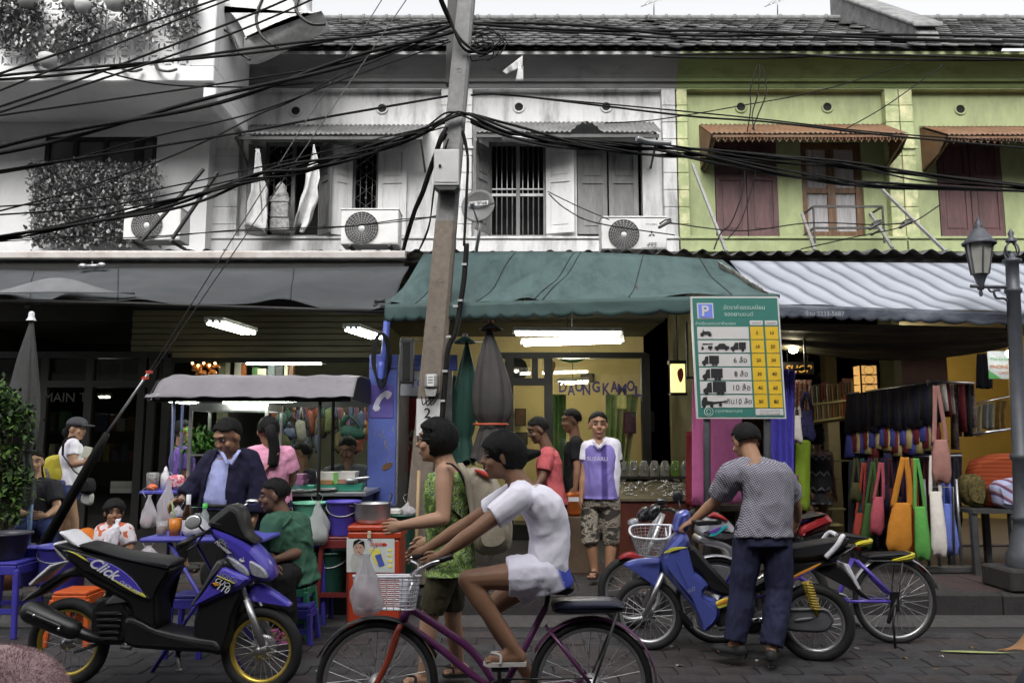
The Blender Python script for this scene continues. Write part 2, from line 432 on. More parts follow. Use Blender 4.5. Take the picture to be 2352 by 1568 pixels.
for k,(x,y)in enumerate(spots):
 red=(noise.noise(Vector((x*.5,y*1.3,3)))+.35*R.uniform(-1,1))>.12
 rz=R.gauss(0,.02);dz=R.uniform(-.004,.004)
 if k<300:
  o=inst('paver',pm[red],(x,y,dz),road,(R.gauss(0,.012),R.gauss(0,.012),rz))
 else:
  src=pm[red];ca,sa=math.cos(rz),math.sin(rz)
  far.add([(x+v.co.x*ca-v.co.y*sa,y+v.co.x*sa+v.co.y*ca,v.co.z+dz)for v in src.vertices],[tuple(p.vertices)for p in src.polygons],int(red))
o=part('pavers',far,[M_paver,M_paver2],road);o['kind']='stuff'
mb=MB().box(-14,14,KY-.47,KY-.002,-.028,.012)
solo('road_edge',mb,M_gut,None,None,kind='structure',loc=(0,7,0))
mb=MB().box(-16,16,KY+.16,20,-.02,KZ-.012)
pav=solo('pavement',mb,M_slab,None,None,kind='structure',loc=(0,9,0))
def slab_mesh(sx,sy,sz,m,nm,bv=.008):
 b=MB();x,y=sx/2,sy/2
 vs=[(-x,-y,-sz),(x,-y,-sz),(x,y,-sz),(-x,y,-sz),(-x,-y,-bv),(x,-y,-bv),(x,y,-bv),(-x,y,-bv),(-x+bv,-y+bv,0),(x-bv,-y+bv,0),(x-bv,y-bv,0),(-x+bv,y-bv,0)]
 fs=[(0,1,5,4),(1,2,6,5),(2,3,7,6),(3,0,4,7),(4,5,9,8),(5,6,10,9),(6,7,11,10),(7,4,8,11),(8,9,10,11)]
 b.add(vs,fs);return b.mesh(nm,m,(0,0,0))
ks=slab_mesh(.985,.158,.21,M_kerb,'kerb_stone',.018)
for i in range(-8,9):inst('kerb_stone',ks,(i+R.uniform(-.004,.004),KY+.08,KZ+R.uniform(-.008,.004)),pav,(R.gauss(0,.01),0,R.gauss(0,.004)))
sl=[slab_mesh(.392,.392,.05,M_slab,'paving_slab'),slab_mesh(.392,.392,.05,M_slabred,'paving_slab')]
for j in range(5):
 for i in range(-15,16):
  inst('paving_slab',sl[(R.random()<.3)],(i*.4+.03,KY+.16+.2+j*.4,KZ+R.uniform(-.003,.003)),pav,(R.gauss(0,.004),R.gauss(0,.004),0))
mb=MB()
for i in range(8):mb.box(-32+i*8,-24.1+i*8,-14,-4.6+.1*(i%2),0,12.0+.5*(i%3))
mb.prism([(-30,-4.6,3.9),(-30,.9,3.15),(-30,.9,3.10),(-30,-4.6,3.8)],(60,0,0))
solo('opposite_shade_row',mb,mat('opposite shade fronts',(.10,.095,.09),.85,var=.3),None,None,kind='structure',loc=(0,-5,0))  # unseen opposite row, its height and awning shaped to darken the street
#facade helpers
YF=12.3
def XF(u,v=390,D=YF):return P(u,v,D).x
def ZF(v,D=YF):return P(1176,v,D).z
def holed(mb,x0,x1,z0,z1,y,holes,depth=.18,m=0):
 xs=sorted({x0,x1,*[h[0]for h in holes],*[h[1]for h in holes]});zs=sorted({z0,z1,*[h[2]for h in holes],*[h[3]for h in holes]})
 for i in range(len(xs)-1):
  for j in range(len(zs)-1):
   cx,cz=(xs[i]+xs[i+1])/2,(zs[j]+zs[j+1])/2
   if any(h[0]<cx<h[1]and h[2]<cz<h[3]for h in holes):continue
   mb.add([(xs[i],y,zs[j]),(xs[i+1],y,zs[j]),(xs[i+1],y,zs[j+1]),(xs[i],y,zs[j+1])],[(0,1,2,3)],m)
 for a,b,c,d in holes:
  mb.add([(a,y,c),(b,y,c),(b,y,d),(a,y,d),(a,y+depth,c),(b,y+depth,c),(b,y+depth,d),(a,y+depth,d)],[(0,4,5,1),(1,5,6,2),(2,6,7,3),(3,7,4,0)],m)
 return mb
def shutter(name,parent,x0,x1,z0,z1,y,m,ang=0.0,hinge='l',label=None,th=.035,rails=(.62,)):
 0
 w=x1-x0;b=MB();st=.075
 pieces=[(0,st,0,z1-z0),(w-st,w,0,z1-z0),(st,w-st,0,st*1.3),(st,w-st,z1-z0-st,z1-z0)]
 cuts=[st*1.3]
 for r in rails:
  zz=r*(z1-z0);pieces.append((st,w-st,zz-st*.6,zz+st*.6));cuts+=[zz-st*.6,zz+st*.6]
 cuts.append(z1-z0-st)
 for a,c,d,e in pieces:b.box(a,c,-th,0,d,e)
 for k in range(0,len(cuts),2):
  b.box(st,w-st,-th*.45,-.004,cuts[k],cuts[k+1])
  b.box(st+.035,w-st-.035,-th*.75,-th*.44,cuts[k]+.04,cuts[k+1]-.04)
 s=1 if hinge=='l' else-1;ca,sa=math.cos(ang),math.sin(ang);vs=[]
 for x,yy,z in b.v:
  if hinge=='l':dx=x;px=x0
  else:dx=x-w;px=x1
  X=px+dx*ca+(yy)*sa*s;Y=y+yy*ca-abs(dx)*sa
  vs.append((X,Y,z0+z))
 b.v=vs
 return part(name,b,m,parent,label=label)
def corrugated(name,parent,x0,x1,y0,z0,y1,z1,m,pitch=.076,amp=.012,jag=0.0,label=None,cut=None):
 n=max(8,int((x1-x0)/pitch*6));mb=MB()
 def fn(a,b):
  x=x0+(x1-x0)*a;k=math.cos(2*PI*x/pitch)*amp
  dz=0
  if cut and cut[0]<x<cut[1]:dz=cut[2]*(1-b)*math.sin((x-cut[0])/(cut[1]-cut[0])*PI)
  jj=jag*noise.noise(Vector((x*3,0,1)))*(1-b)
  return Vector((x,y0+(y1-y0)*b+jj,z0+(z1-z0)*b+k+dz))
 mb.grid(fn,n,3)
 o=part(name,mb,m,parent,label=label);solidify(o,.005);return o
def vent(parent,u,v,mring,y):
 c=P(u,v,YF);r=.068
 mb=MB();mb.lathe([(r,-.012),(r+.015,-.024),(r+.032,-.018),(r+.036,0.0)],(c.x,y,c.z),20,0,'y')
 o=part('vent_ring',mb,mring,parent)
 mb=MB();mb.lathe([(r*1.02,-.010),(r*.96,-.004),(.001,-.003)],(c.x,y,c.z),16,0,'y');part('vent_hole',mb,M_black,parent)
CORN=[(0.0,205),(-.03,204),(-.04,193),(-.085,192),(-.09,186),(-.13,180),(-.24,168),(-.34,160),(-.40,156),(-.44,155),(-.44,148),(-.40,146),(.3,145)]
def cornice(parent,x0,x1,m,mtop):
 mb=MB();prof=[(YF+y,ZF(v))for y,v in CORN];n=len(prof)
 for i in range(n-1):
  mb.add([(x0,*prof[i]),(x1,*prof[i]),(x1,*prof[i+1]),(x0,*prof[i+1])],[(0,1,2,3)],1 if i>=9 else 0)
 mb.add([(x0,*p)for p in prof],[tuple(range(n))]);mb.add([(x1,*p)for p in prof],[tuple(range(n))[::-1]])
 return part('cornice',mb,[m,mtop],parent)
RY0,RZ0=YF-.50,ZF(144)+.03
RY1=YF+2.7;RZ1=P(1176,45,RY1).z
SL=math.hypot(RY1-RY0,RZ1-RZ0);SA=math.atan2(RZ1-RZ0,RY1-RY0)
def tile_mesh(m):
 b=MB();w,l,t=.121,.215,.016
 o=[(-w*.25,-l),(w*.25,-l),(w,-l*.12),(w,l*.5),(w*.3,l),(-w*.3,l),(-w,l*.5),(-w,-l*.12)];n=8
 vs=[(x,y,0)for x,y in o]+[(x,y,t)for x,y in o]
 b.add(vs,[tuple(range(n,2*n))]+[(i,(i+1)%n,n+(i+1)%n,n+i)for i in range(n)])
 return b.mesh('roof_tile',m,(0,0,0))
TM=[tile_mesh(M_tile),tile_mesh(M_tile2)]
RM=MB().tube([(0,0,0),(.40,0,0),(.405,0,0),(.45,0,0)],[.055,.055,.075,.075],10).mesh('ridge_tile',M_ridge,(0,0,0))
def tiled_roof(parent,x0,x1):
 mb=MB();mb.add([(x0,RY0+.02,RZ0-.035),(x1,RY0+.02,RZ0-.035),(x1,RY1,RZ1-.03),(x0,RY1,RZ1-.03),(x0,RY1+2.5,RZ1-1.8),(x1,RY1+2.5,RZ1-1.8)],[(0,1,2,3),(3,2,5,4)])
 r=part('roof',mb,M_dark,parent)
 row=0;s=.06
 while s<SL:
  i=0
  x=x0+.125+(row%2)*.125
  while x<x1-.05:
   k=R.random()
   if k>.012:
    o=inst('roof_tile',TM[k<.13+.12*noise.noise(Vector((x,s*2,0)))],(x,RY0+s*math.cos(SA),RZ0+s*math.sin(SA)+R.uniform(0,.008)),r,(SA-.07+R.gauss(0,.02),R.gauss(0,.015),R.gauss(0,.03)))
   x+=.25
  row+=1;s+=.30
 x=x0
 while x<x1-.1:
  inst('ridge_tile',RM,(x,RY1,RZ1+.03),r);x+=.45
 return r
ZB=3.86
def bay(name,label,u0,u1,mw,mst,mtop,holes,vents,pil,yrec=.11):
 x0,x1=XF(u0),XF(u1)
 t=thing(name,label,'shophouse',((x0+x1)/2,YF,KZ),'row of old two storey shophouses')
 mb=holed(MB(),x0,x1,ZB,ZF(205)+.02,YF+yrec,[(XF(a),XF(b),ZF(d),ZF(c))for a,b,c,d in holes])
 mb.box(x0,x1,YF+.6,YF+.7,ZB,ZF(180),1)
 part('wall',mb,[mw,M_black],t)
 mb=MB().box(x0,x1,YF-.02,YF+yrec-.001,ZF(206),ZF(196));part('architrave',mb,mw,t)
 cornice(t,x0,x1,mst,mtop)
 for u,v in vents:vent(t,u,v,mw,YF+yrec)
 for a,b,m in pil:
  mb=MB();za,zb=ZF(556),ZF(206);n=9;xa,xb=XF(a),XF(b)
  for i in range(n):
   mb.box(xa,xb,YF-.03,YF+yrec-.002,za+(zb-za)*i/n+.006,za+(zb-za)*(i+1)/n-.006)
  mb.box(xa+.006,xb-.006,YF-.018,YF+yrec-.003,za,zb)
  mb.box(xa-.03,xb+.03,YF-.06,YF-.029,ZF(340)-.03,ZF(340)+.01)
  part('pilaster',mb,m,t,bevel=.006)
 mb=MB().box(x0+.01,x1-.01,YF-.075,YF+yrec-.004,ZF(551),ZF(545)).box(x0+.012,x1-.012,YF-.05,YF+yrec-.005,ZF(580),ZF(552.5))
 part('sill',mb,mw,t,bevel=.008)
 tiled_roof(t,x0,x1)
 return t
YR=YF+.11
w1=bay('white_shophouse','white shophouse left of the concrete pole with flags at its upper windows',492,1048,M_white,M_greystshade,M_white,[(602,735,318,541),(805,868,318,541)],[(675,249),(875,243)],[(494,549,M_white),(1012,1046,M_white)])
w2=bay('white_shophouse','white shophouse right of the concrete pole with barred window and pale shutter',1048,1556,M_white,M_greystshade,M_white,[(1122,1256,318,541),(1326,1478,318,541)],[(1192,240),(1394,239)],[(1050,1084,M_white),(1523,1554,M_white)])
g1=bay('green_shophouse','green shophouse in the middle of the row with white curtained brown window',1556,2072,M_green,M_greenstshade,M_green,[(1645,1790,318,541),(1846,1988,318,541)],[(1706,240),(1906,240)],[(1557,1581,M_peel),(2040,2071,M_peel)])
g2=bay('green_shophouse','green shophouse at the right edge behind the street lamp',2072,2620,M_green,M_greenstshade,M_green,[(2160,2310,318,541)],[(2214,245),(2420,245)],[(2073,2103,M_peel),(2560,2600,M_green)])
#windows and shutters of the white house left of the pole
def frame(parent,u0,u1,v0,v1,m,mull=(),th=.05,y=None,name='window_frame'):
 x0,x1,z0,z1=XF(u0),XF(u1),ZF(v1),ZF(v0);y=YR+.05 if y is None else y;b=MB()
 b.box(x0,x0+th,y,y+.07,z0,z1).box(x1-th,x1,y,y+.07,z0,z1).box(x0+th,x1-th,y,y+.07,z1-th,z1).box(x0+th,x1-th,y,y+.07,z0,z0+th)
 for k in mull:b.box(XF(k)-th*.6,XF(k)+th*.6,y+.003,y+.067,z0+th,z1-th)
 return part(name,b,m,parent)
def grille(parent,u0,u1,v0,v1,diamond=True):
 x0,x1,z0,z1=XF(u0),XF(u1),ZF(v1),ZF(v0);y=YR+.10;b=MB()
 for i in range(5):
  x=x0+(x1-x0)*i/4
  b.tube([(x,y,z0),(x,y,z1)],.006,5)
 for j in range(6):
  zc=z0+(z1-z0)*(j+.5)/6;cxm=(x0+x1)/2;h=(z1-z0)/12
  b.tube([(cxm,y-.012,zc-h),(x1-.02,y-.012,zc),(cxm,y-.012,zc+h),(x0+.02,y-.012,zc)],.006,5,closed=True,smooth=False)
  b.sph((cxm,y-.02,zc),.022,.012,.022,6,4)
 return part('window_grille',b,M_steel,parent)
frame(w1,602,735,318,541,M_shutg,(668,));frame(w1,805,868,318,541,M_shutg)
grille(w1,607,665,322,537);grille(w1,809,864,322,537)
z0,z1=ZF(539),ZF(335)
shutter('shutter',w1,XF(560),XF(602),z0,z1,YR+.02,M_shutg,.75,'r','grey weathered leaf swung half open')
shutter('shutter',w1,XF(735),XF(790),z0,z1,YR+.02,M_shutg,.9,'l','grey leaf with peeling paint')
shutter('shutter',w1,XF(757),XF(805),z0,z1,YR+.02,M_shutw,.55,'r','white leaf with peeling paint')
shutter('shutter',w1,XF(868),XF(934),z0,z1,YR-.01,M_shutw,.06,'l')
#white house right of the pole
fr=frame(w2,1122,1256,318,541,M_shutg,(1190,))
b=MB()
for k in range(11):
 if k==5:continue
 x=XF(1128)+(XF(1250)-XF(1128))*k/10
 b.tube([(x,YR+.09,ZF(538)),(x,YR+.09,ZF(322))],.011,6)
part('window_bars',b,M_steel,w2)
b=MB().box(XF(1127),XF(1251),YR+.06,YR+.085,ZF(443),ZF(437)).box(XF(1127),XF(1251),YR+.06,YR+.085,ZF(428),ZF(425))
part('window_rail',b,M_shutw,w2)
z0=ZF(533);z1=ZF(335)
shutter('shutter',w2,XF(1064),XF(1122),z0,z1,YR+.02,M_shutg,1.0,'r','grey leaf swung open beside the bars')
shutter('shutter',w2,XF(1256),XF(1322),z0,z1,YR+.02,M_shutw,.28,'l','bright white leaf swung open')
shutter('shutter',w2,XF(1328),XF(1396),z0,z1,YR+.04,M_shutg);shutter('shutter',w2,XF(1400),XF(1468),z0,z1,YR+.04,M_shutg)
#green houses
z0,z1=ZF(539),ZF(320)
for a,c in((1647,1717),(1719,1789)):shutter('shutter',g1,XF(a),XF(c),z0,z1,YR+.03,M_maroon,0)
for a,c in((2162,2234),(2236,2308)):shutter('shutter',g2,XF(a),XF(c),z0,z1,YR+.03,M_maroon,0)
win=frame(g1,1846,1988,320,540,M_brown,(1917,),.10,name='window')
for a,c in((1860,1910),(1924,1974)):
 b=MB();xa,xb,za,zb=XF(a),XF(c),ZF(532),ZF(330)
 b.grid(lambda s,t:Vector((xa+(xb-xa)*s,YR+.10+.012*math.sin(s*25)*(1-.3*t),za+(zb-za)*t)),26,2)
 part('curtain',b,M_curtain,win)
 b=MB().box(xa,xb,YR+.062,YR+.085,ZF(436),ZF(424));part('glazing_bar',b,M_brown,win)
 b=MB();b.add([(xa,YR+.072,za),(xb,YR+.072,za),(xb,YR+.072,zb),(xa,YR+.072,zb)],[(0,1,2,3)])
 part('pane',b,glass('window glass',(.85,.85,.85),.9),win)
b=MB();xa,xb=XF(1846),XF(2000);zr=ZF(488)
b.bar((xa,YF-.32,zr),(xb,YF-.32,zr),.03,.03);b.bar((xa,YF-.32,ZF(536)),(xb,YF-.32,ZF(536)),.03,.03)
for x in(xa,xb):b.bar((x,YF-.32,zr),(x,YR,zr),.025,.025);b.bar((x,YF-.32,zr),(x,YF-.32,ZF(570)),.025,.025);b.bar((x,YF-.32,ZF(536)),(x,YR,ZF(536)),.025,.025)
part('window_guard_rail',b,M_iron,g1)
#corrugated window hoods
def hood(parent,u0,u1,v0,v1,out,msheet,lace=False,cut=None,sides=True):
 x0,x1=XF(u0),XF(u1);y0=YF-out;z0=P(1176,v1,y0).z;z1=ZF(v0)+.02
 hd=corrugated('window_hood',parent,x0,x1,y0,z0,YR-.01,z1,msheet,jag=.02,cut=cut)
 b=MB();b.bar((x0+.03,y0+.04,z0-.05),(x1-.03,y0+.04,z0-.05),.03,.05)
 for x in(x0+.06,x1-.06):
  b.bar((x,y0+.05,z0-.07),(x,YR,z0-.34),.03,.03);b.bar((x,y0+.05,z0-.04),(x,YR,z1-.05),.03,.03)
 part('hood_bracket',b,M_iron if not lace else M_brown,hd)
 if lace:
  b=MB();n=int((x1-x0)/.105)
  for i in range(n):
   x=x0+.05+(x1-x0-.1)*(i+.5)/n
   b.tube([(x+.026*math.cos(t),y0+.012,z0-.085+.03*math.sin(t))for t in[2*PI*k/9 for k in range(9)]],.009,4,closed=True)
   b.boxc((x,y0+.012,z0-.12),.012,.012,.03)
  b.box(x0+.02,x1-.02,y0+.004,y0+.02,z0-.06,z0-.025)
  part('fretwork',b,M_rust,hd)
  for x in(x0,x1-.012):
   b=MB();b.prism([(x,y0+.02,z0-.02),(x,YR-.01,z1-.03),(x,YR-.01,z0-.30),(x,y0+.25,z0-.2)],(.012,0,0));part('hood_cheek',b,M_rust,hd)
 return hd
hood(w1,562,984,284,308,.62,M_corr)
hood(w2,1092,1506,278,303,.55,M_corr,cut=(XF(1305),XF(1375),.16))
hood(g1,1612,2044,283,306,.66,M_rust,True)
hood(g2,2126,2560,288,309,.66,M_rust,True)
b=MB();x0,x1=XF(2108,150,YF-.1),XF(2108,150,YF-.1)+.36
def fw(s,dz):return(RY0+.35+s*(RY1-RY0-.1),RZ0+.2+s*(RZ1-RZ0)+dz)
pr=[fw(0,-.5),fw(0,.18),fw(.04,.30),fw(.86,.42),fw(.92,.62),fw(1.06,.62),fw(1.06,-.5)]
b.prism([(x0,y,z)for y,z in pr],(x1-x0,0,0))
cp=[fw(-.01,.30),fw(-.01,.38),fw(.86,.50),fw(.92,.72),fw(1.08,.72),fw(1.08,.62),fw(.93,.62),fw(.87,.42)]
b.prism([(x0-.06,y,z)for y,z in cp],(x1-x0+.12,0,0))
part('fire_wall',b,M_ridge,g1,bevel=.02)
b=MB()
for k in range(3):
 s0=.12+k*.3;y0,z0_=fw(s0,-.12);y1,z1_=fw(s0+.28,-.12)
 b.add([(x0-.02,y0,z0_),(x0-.02,y1,z1_),(x0-.75+.1*k,y1,z1_+.01),(x0-.75+.1*k,y0,z0_+.01)],[(0,1,2,3)])
o=part('flashing',b,M_iron,g1);solidify(o,.01)
#white building at the left with the balcony
YL=12.0
xr=XF(478,400,YL)
lb=thing('apartment_building','plain white building at the left edge with planted lattice balcony','building',(-6.5,YL,KZ))
wx0,wx1,wz0,wz1=XF(98,400,YL),XF(357,400,YL),ZF(556,YL),ZF(314,YL)
mb=holed(MB(),-13,xr,ZB,9.5,YL,[(wx0,wx1,ZF(388,YL),wz1)],.14)
mb.add([(xr,YL,ZB),(xr,YL+2,ZB),(xr,YL+2,9.5),(xr,YL,9.5)],[(0,1,2,3)])
mb.box(-13,xr-.02,YL+.5,YL+.6,ZB,9.0,1)
part('wall',mb,[M_white2,M_black],lb)
win=thing('window',None,None,(wx0,YL,ZF(388,YL)));win.parent=lb;win.location=Vector((wx0,YL,ZF(388,YL)))-WLOC[lb.name]
b=MB();zA,zB_=ZF(388,YL),wz1;n=4
b.box(wx0,wx1,YL+.02,YL+.08,zB_-.06,zB_).box(wx0,wx1,YL+.02,YL+.08,zA,zA+.05)
xs=[wx0+.03,XF(171,350,YL),XF(240,350,YL),XF(312,350,YL),XF(322,350,YL),wx1-.04]
for x in xs:b.box(x-.035,x+.035,YL+.015,YL+.085,zA+.05,zB_-.06)
part('frame',b,M_dark,win)
M_wpane=mat('grey window pane',(.10,.10,.105),.15,var=.2,scale=2)
for i in(0,1,2,4):
 b=MB().box(xs[i]+.035,xs[i+1]-.035,YL+.05,YL+.058,zA+.05,zB_-.06);part('pane',b,M_wpane,win)
YB=10.55
zs0,zs1=P(200,187,YB).z,P(200,152,YB).z
bx1=XF(490,180,YB)
b=MB().box(-13,bx1,YB,YL-.003,zs0,zs1);part('balcony_slab',b,M_white2,lb,bevel=.015)
b=MB().box(bx1-.16,bx1+.015,YB+.06,YL-.004,zs0-.22,zs0-.001);part('balcony_beam',b,M_white2,lb,bevel=.02)
zt=P(200,-40,YB).z
b=MB().box(XF(437,100,YB),bx1-.004,YB+.01,YB+.17,zs1+.001,zt);part('balcony_post',b,M_white2,lb,bevel=.015)
b=MB().box(bx1-.17,bx1-.006,YB+.18,YL,zs1+.001,zt-.002);part('balcony_side',b,M_white2,lb)
def block_mesh(s=.20):
 b=MB();t=.07;h=s/2;w=.024
 for a in((-h,-h+w,-h,h),(h-w,h,-h,h),(-h+w,h-w,-h,-h+w),(-h+w,h-w,h-w,h)):b.box(a[0],a[1],0,t,a[2],a[3])
 for sg in(1,-1):b.bar((-h+w,t/2,sg*(-h+w)),(h-w,t/2,sg*(h-w)),w,t*.9,up=Vector((0,1,0)))
 d=h*.45
 for p,q in(((-d,0),(0,d)),((0,d),(d,0)),((d,0),(0,-d)),((0,-d),(-d,0))):b.bar((p[0],t/2,p[1]),(q[0],t/2,q[1]),w*.9,t*.86,up=Vector((0,1,0)))
 return b.mesh('lattice_block',M_white2,(0,0,0))
bm_=block_mesh();xb=XF(436,100,YB)-.105
for i in range(16):
 for j in range(5):inst('lattice_block',bm_,(xb-i*.203,YB+.05,zs1+.107+j*.203),lb)
b=MB().box(-13,xb-15.5*.203,YB+.05,YB+.12,zs1+.002,zt);part('balcony_parapet',b,M_white2,lb)
b=MB().box(-13,bx1-.4,YB+.9,YB+.95,zs1+.005,zt);part('balcony_back',b,M_greyplas,lb)
#corrugated walkway roof over the pavement
cr=thing('walkway_roof','sooty corrugated roof running along the row above the shop awnings','roof',(0,10,3.8))
x=-8.6;i=0
while x<8.4:
 wv=1.04;zz=3.90+.012*math.sin(i*2.1)
 corrugated('corrugated_sheet',cr,x,x+wv,9.75,zz,YF-.06,zz+.33,M_corrdark,.236,.034,jag=.03)
 x+=1.0;i+=1
b=MB()
for y in(9.9,11.0):b.box(-8.6,8.4,y-.03,y+.03,3.80,3.855)
part('purlin',b,M_dark,cr)
M_gutw=mat('white enamel gutter',(.50,.47,.45),.5,var=.12,scale=3,dirt=(.28,.22,.2),damt=.6,dscale=2.5)
b=MB();yg=9.55;xa,xb=P(-80,580,yg).x,P(931,580,yg).x
prof=[(0,.0),(0,.085),(.03,.1),(.12,.1),(.12,.02),(.05,-.01)]
b.prism([(xa,yg+y,P(0,593,yg).z+z)for y,z in prof],(xb-xa,0,0))
solo('gutter',b,M_gutw,'long pale metal gutter under the corrugated roof above the grey awning','gutter',bevel=.01)
b=MB().box(xa,xb-.02,9.62,9.70,3.5,3.76);solo('fascia_board',b,M_dark,'dark board between the pale gutter and the grey awning','board')
b=MB().tube([P(190,612,9.5),P(232,610,9.5)],.022,10).cap(P(188,612,9.49),P(192,612,9.49),.04,.04).cap(P(231,609,9.49),P(236,609,9.49),.035,.035)
b.bar(P(212,611,9.5),P(212,600,9.62),.02,.02)
solo('spotlight',b,M_steel,'small twin headed spotlight on the dark board above the grey awning','lamp')
#awnings
def awn(name,label,top,bot,m,folds,thick=.006,wav=.03,nv=10,nu=90,seed=1,valance=None,seams=()):
 0
 t=thing(name,label,'awning',P(*bot[len(bot)//2]))
 T=catmull([P(*p)for p in top],12);B=catmull([P(*p)for p in bot],12)
 def at(L,s):
  k=s*(len(L)-1);i=min(int(k),len(L)-2);return L[i].lerp(L[i+1],k-i)
 def fn(s,tt):
  p=at(T,s).lerp(at(B,s),tt)
  sag=-math.sin(tt*PI)*.05
  w=wav*noise.noise(Vector((s*folds+tt*1.5+seed,tt*.8,seed)))*math.sin(min(1,tt*1.3)*PI*.75)
  return p+Vector((0,-w*.4,w+sag))
 b=MB();b.grid(fn,nu,nv)
 o=part('canvas',b,m,t);solidify(o,thick)
 for s_ in seams:
  b=MB();b.tube([fn(s_,k/12)+Vector((0,-.006,.004))for k in range(13)],.007,5);part('seam_line',b,mv_seam,t)
 if valance:
  drop,nsc,mv,deep=valance
  def fv(s,tt):
   p=at(B,s);sc=abs(math.sin(s*nsc*PI))**.7
   d=drop*(.82+deep*sc)
   return p+Vector((0,-.012+.03*noise.noise(Vector((s*14,tt,seed)))*tt,-d*tt))
  b=MB();b.grid(fv,max(nu,int(nsc*8)),4)
  o=part('valance',b,mv,t);solidify(o,thick)
 return t,at,T,B
M_awgrey=mat('grey awning canvas',(.062,.066,.070),.75,var=.16,scale=2.5,bump=.12,dirt=(.042,.048,.052),damt=.6,dscale=1.5,stretch=(.8,1,2.5),spec=.3)
M_awgreen=mat('green awning canvas',(.066,.108,.107),.7,var=.12,scale=3,bump=.15,dirt=(.034,.058,.058),damt=.85,dscale=1.6,stretch=(2.6,1,.5),spec=.3)
M_valgreen=mat('dark green valance',(.028,.062,.058),.7,var=.2,scale=4,bump=.1)
M_awstr=pattern('striped pale awning',[(0.0,(.30,.32,.36)),(.45,(.37,.39,.44)),(.70,(.11,.12,.145)),(.86,(.24,.26,.30)),(1.0,(.30,.32,.36))],(1.0,-.10,.62),3.6,'stripe',.6,.12)
mv_seam=mat('dark stitched seam',(.02,.028,.028),.8)
M_valblue=mat('slate valance',(.045,.055,.075),.6,var=.4,scale=3,stretch=(1,1,3),dirt=(.3,.32,.38),damt=.25)
ag,*_=awn('grey_awning','long dull grey canvas awning over the food stalls on the left',[(-80,618,9.6),(120,622,9.6),(300,616,9.6),(620,616,9.6),(940,612,9.55)],[(-80,676,8.5),(110,690,8.5),(300,692,8.45),(620,703,8.4),(888,712,8.35)],M_awgrey,9,wav=.16,seed=3,seams=(.2,.47,.79))
b=MB();b.tube([P(-80,688,8.52),P(300,697,8.48),P(620,708,8.42),P(900,716,8.38)],.025,8)
part('awning_pole',b,M_dark,ag)
for u in(60,860):
 b=MB();b.bar(P(u,705,8.5),P(u+60,640,9.7),.03,.03);part('awning_arm',b,M_dark,ag)
M_cloth_flap=mat('lifted grey canvas',(.13,.135,.14),.75,var=.2,scale=3,bump=.1)
b=MB();b.grid(lambda s,t:P(-60+370*s,672-26*t*math.sin(s*PI)+8*t*math.sin(s*9),8.42+.12*t),30,6)
o=part('folded_flap',b,M_cloth_flap,ag);solidify(o,.006)
an,at_,T_,B_=awn('green_awning','faded green canvas awning with scalloped edge over the glass shopfront',[(972,584,9.7),(1180,578,9.7),(1420,582,9.7),(1660,597,9.7)],[(884,699,7.95),(1090,694,7.95),(1350,687,7.95),(1785,676,7.95)],M_awgreen,12,wav=.09,seed=8,seams=(.14,.34,.53,.55,.74,.90),valance=(.17,19,M_valgreen,.25))
b=MB();b.tube([P(874,703,7.98),P(1090,699,7.98),P(1350,692,7.98),P(1790,680,7.98)],.02,8);b.tube([P(860,691,7.97),P(884,690,7.97)],.025,8)
part('awning_pole',b,M_iron,an)
b=MB()
for u,ut in((905,985),(1200,1215),(1480,1440),(1740,1640)):b.bar(P(u,705,7.99),P(ut,600,9.72),.025,.025)
part('awning_arm',b,M_iron,an)
b=MB();b.grid(lambda s,t:P(1648+120*s+6*t,598+75*s+(18+12*noise.noise(Vector((s*9,2,0))))*t,9.4-1.35*s-.02)+Vector((0,.03*noise.noise(Vector((s*12,t*3,5))),.025*noise.noise(Vector((s*15,t*4,1))))),26,5)
o=solo('torn_sheeting',b,mat('crumpled pale sheeting',(.42,.38,.33),.7,var=.5,scale=14,dirt=(.03,.03,.03),damt=.6,dscale=6),'crumpled torn pale sheeting on the corner between the green and striped awnings','torn plastic');solidify(o,.006)
asr,*_=awn('striped_awning','pale blue striped awning over the clothing shop on the right',[(1676,599,9.7),(1900,602,9.7),(2120,604,9.7),(2440,606,9.7)],[(1782,700,8.1),(1960,705,8.1),(2140,712,8.1),(2460,722,8.1)],M_awstr,10,wav=.05,seed=21,valance=(.135,16,M_valblue,.22))
text('ร้าน 2233-5687',mat('faded print',(.30,.32,.36),.7),asr,P(1895,719,8.06),h=.055,name='valance_lettering')
b=MB()
for u,ut in((1800,1700),(2100,2060),(2330,2300)):b.bar(P(u,716,8.14),P(ut,618,9.72),.025,.025)
b.tube([P(1782,704,8.12),P(2140,716,8.12),P(2460,726,8.12)],.02,8)
part('awning_frame',b,M_iron,asr)
M_olive=mat('olive shade cloth',(.045,.042,.024),.7,var=.5,scale=4,stretch=(.35,1,5),dirt=(.16,.15,.09),damt=.35,dscale=4)
b=MB();b.grid(lambda s,t:P(1780+560*s,742+12*s+t*(58-30*s+34*math.sin(s*PI*.9)),8.5+.7*t)+Vector((0,.03*math.sin(t*14+s*2),.012*math.sin(t*22+3*s))),40,24)
o=solo('shade_cloth',b,M_olive,'sagging olive shade cloth hung below the striped awning','shade cloth');solidify(o,.004)
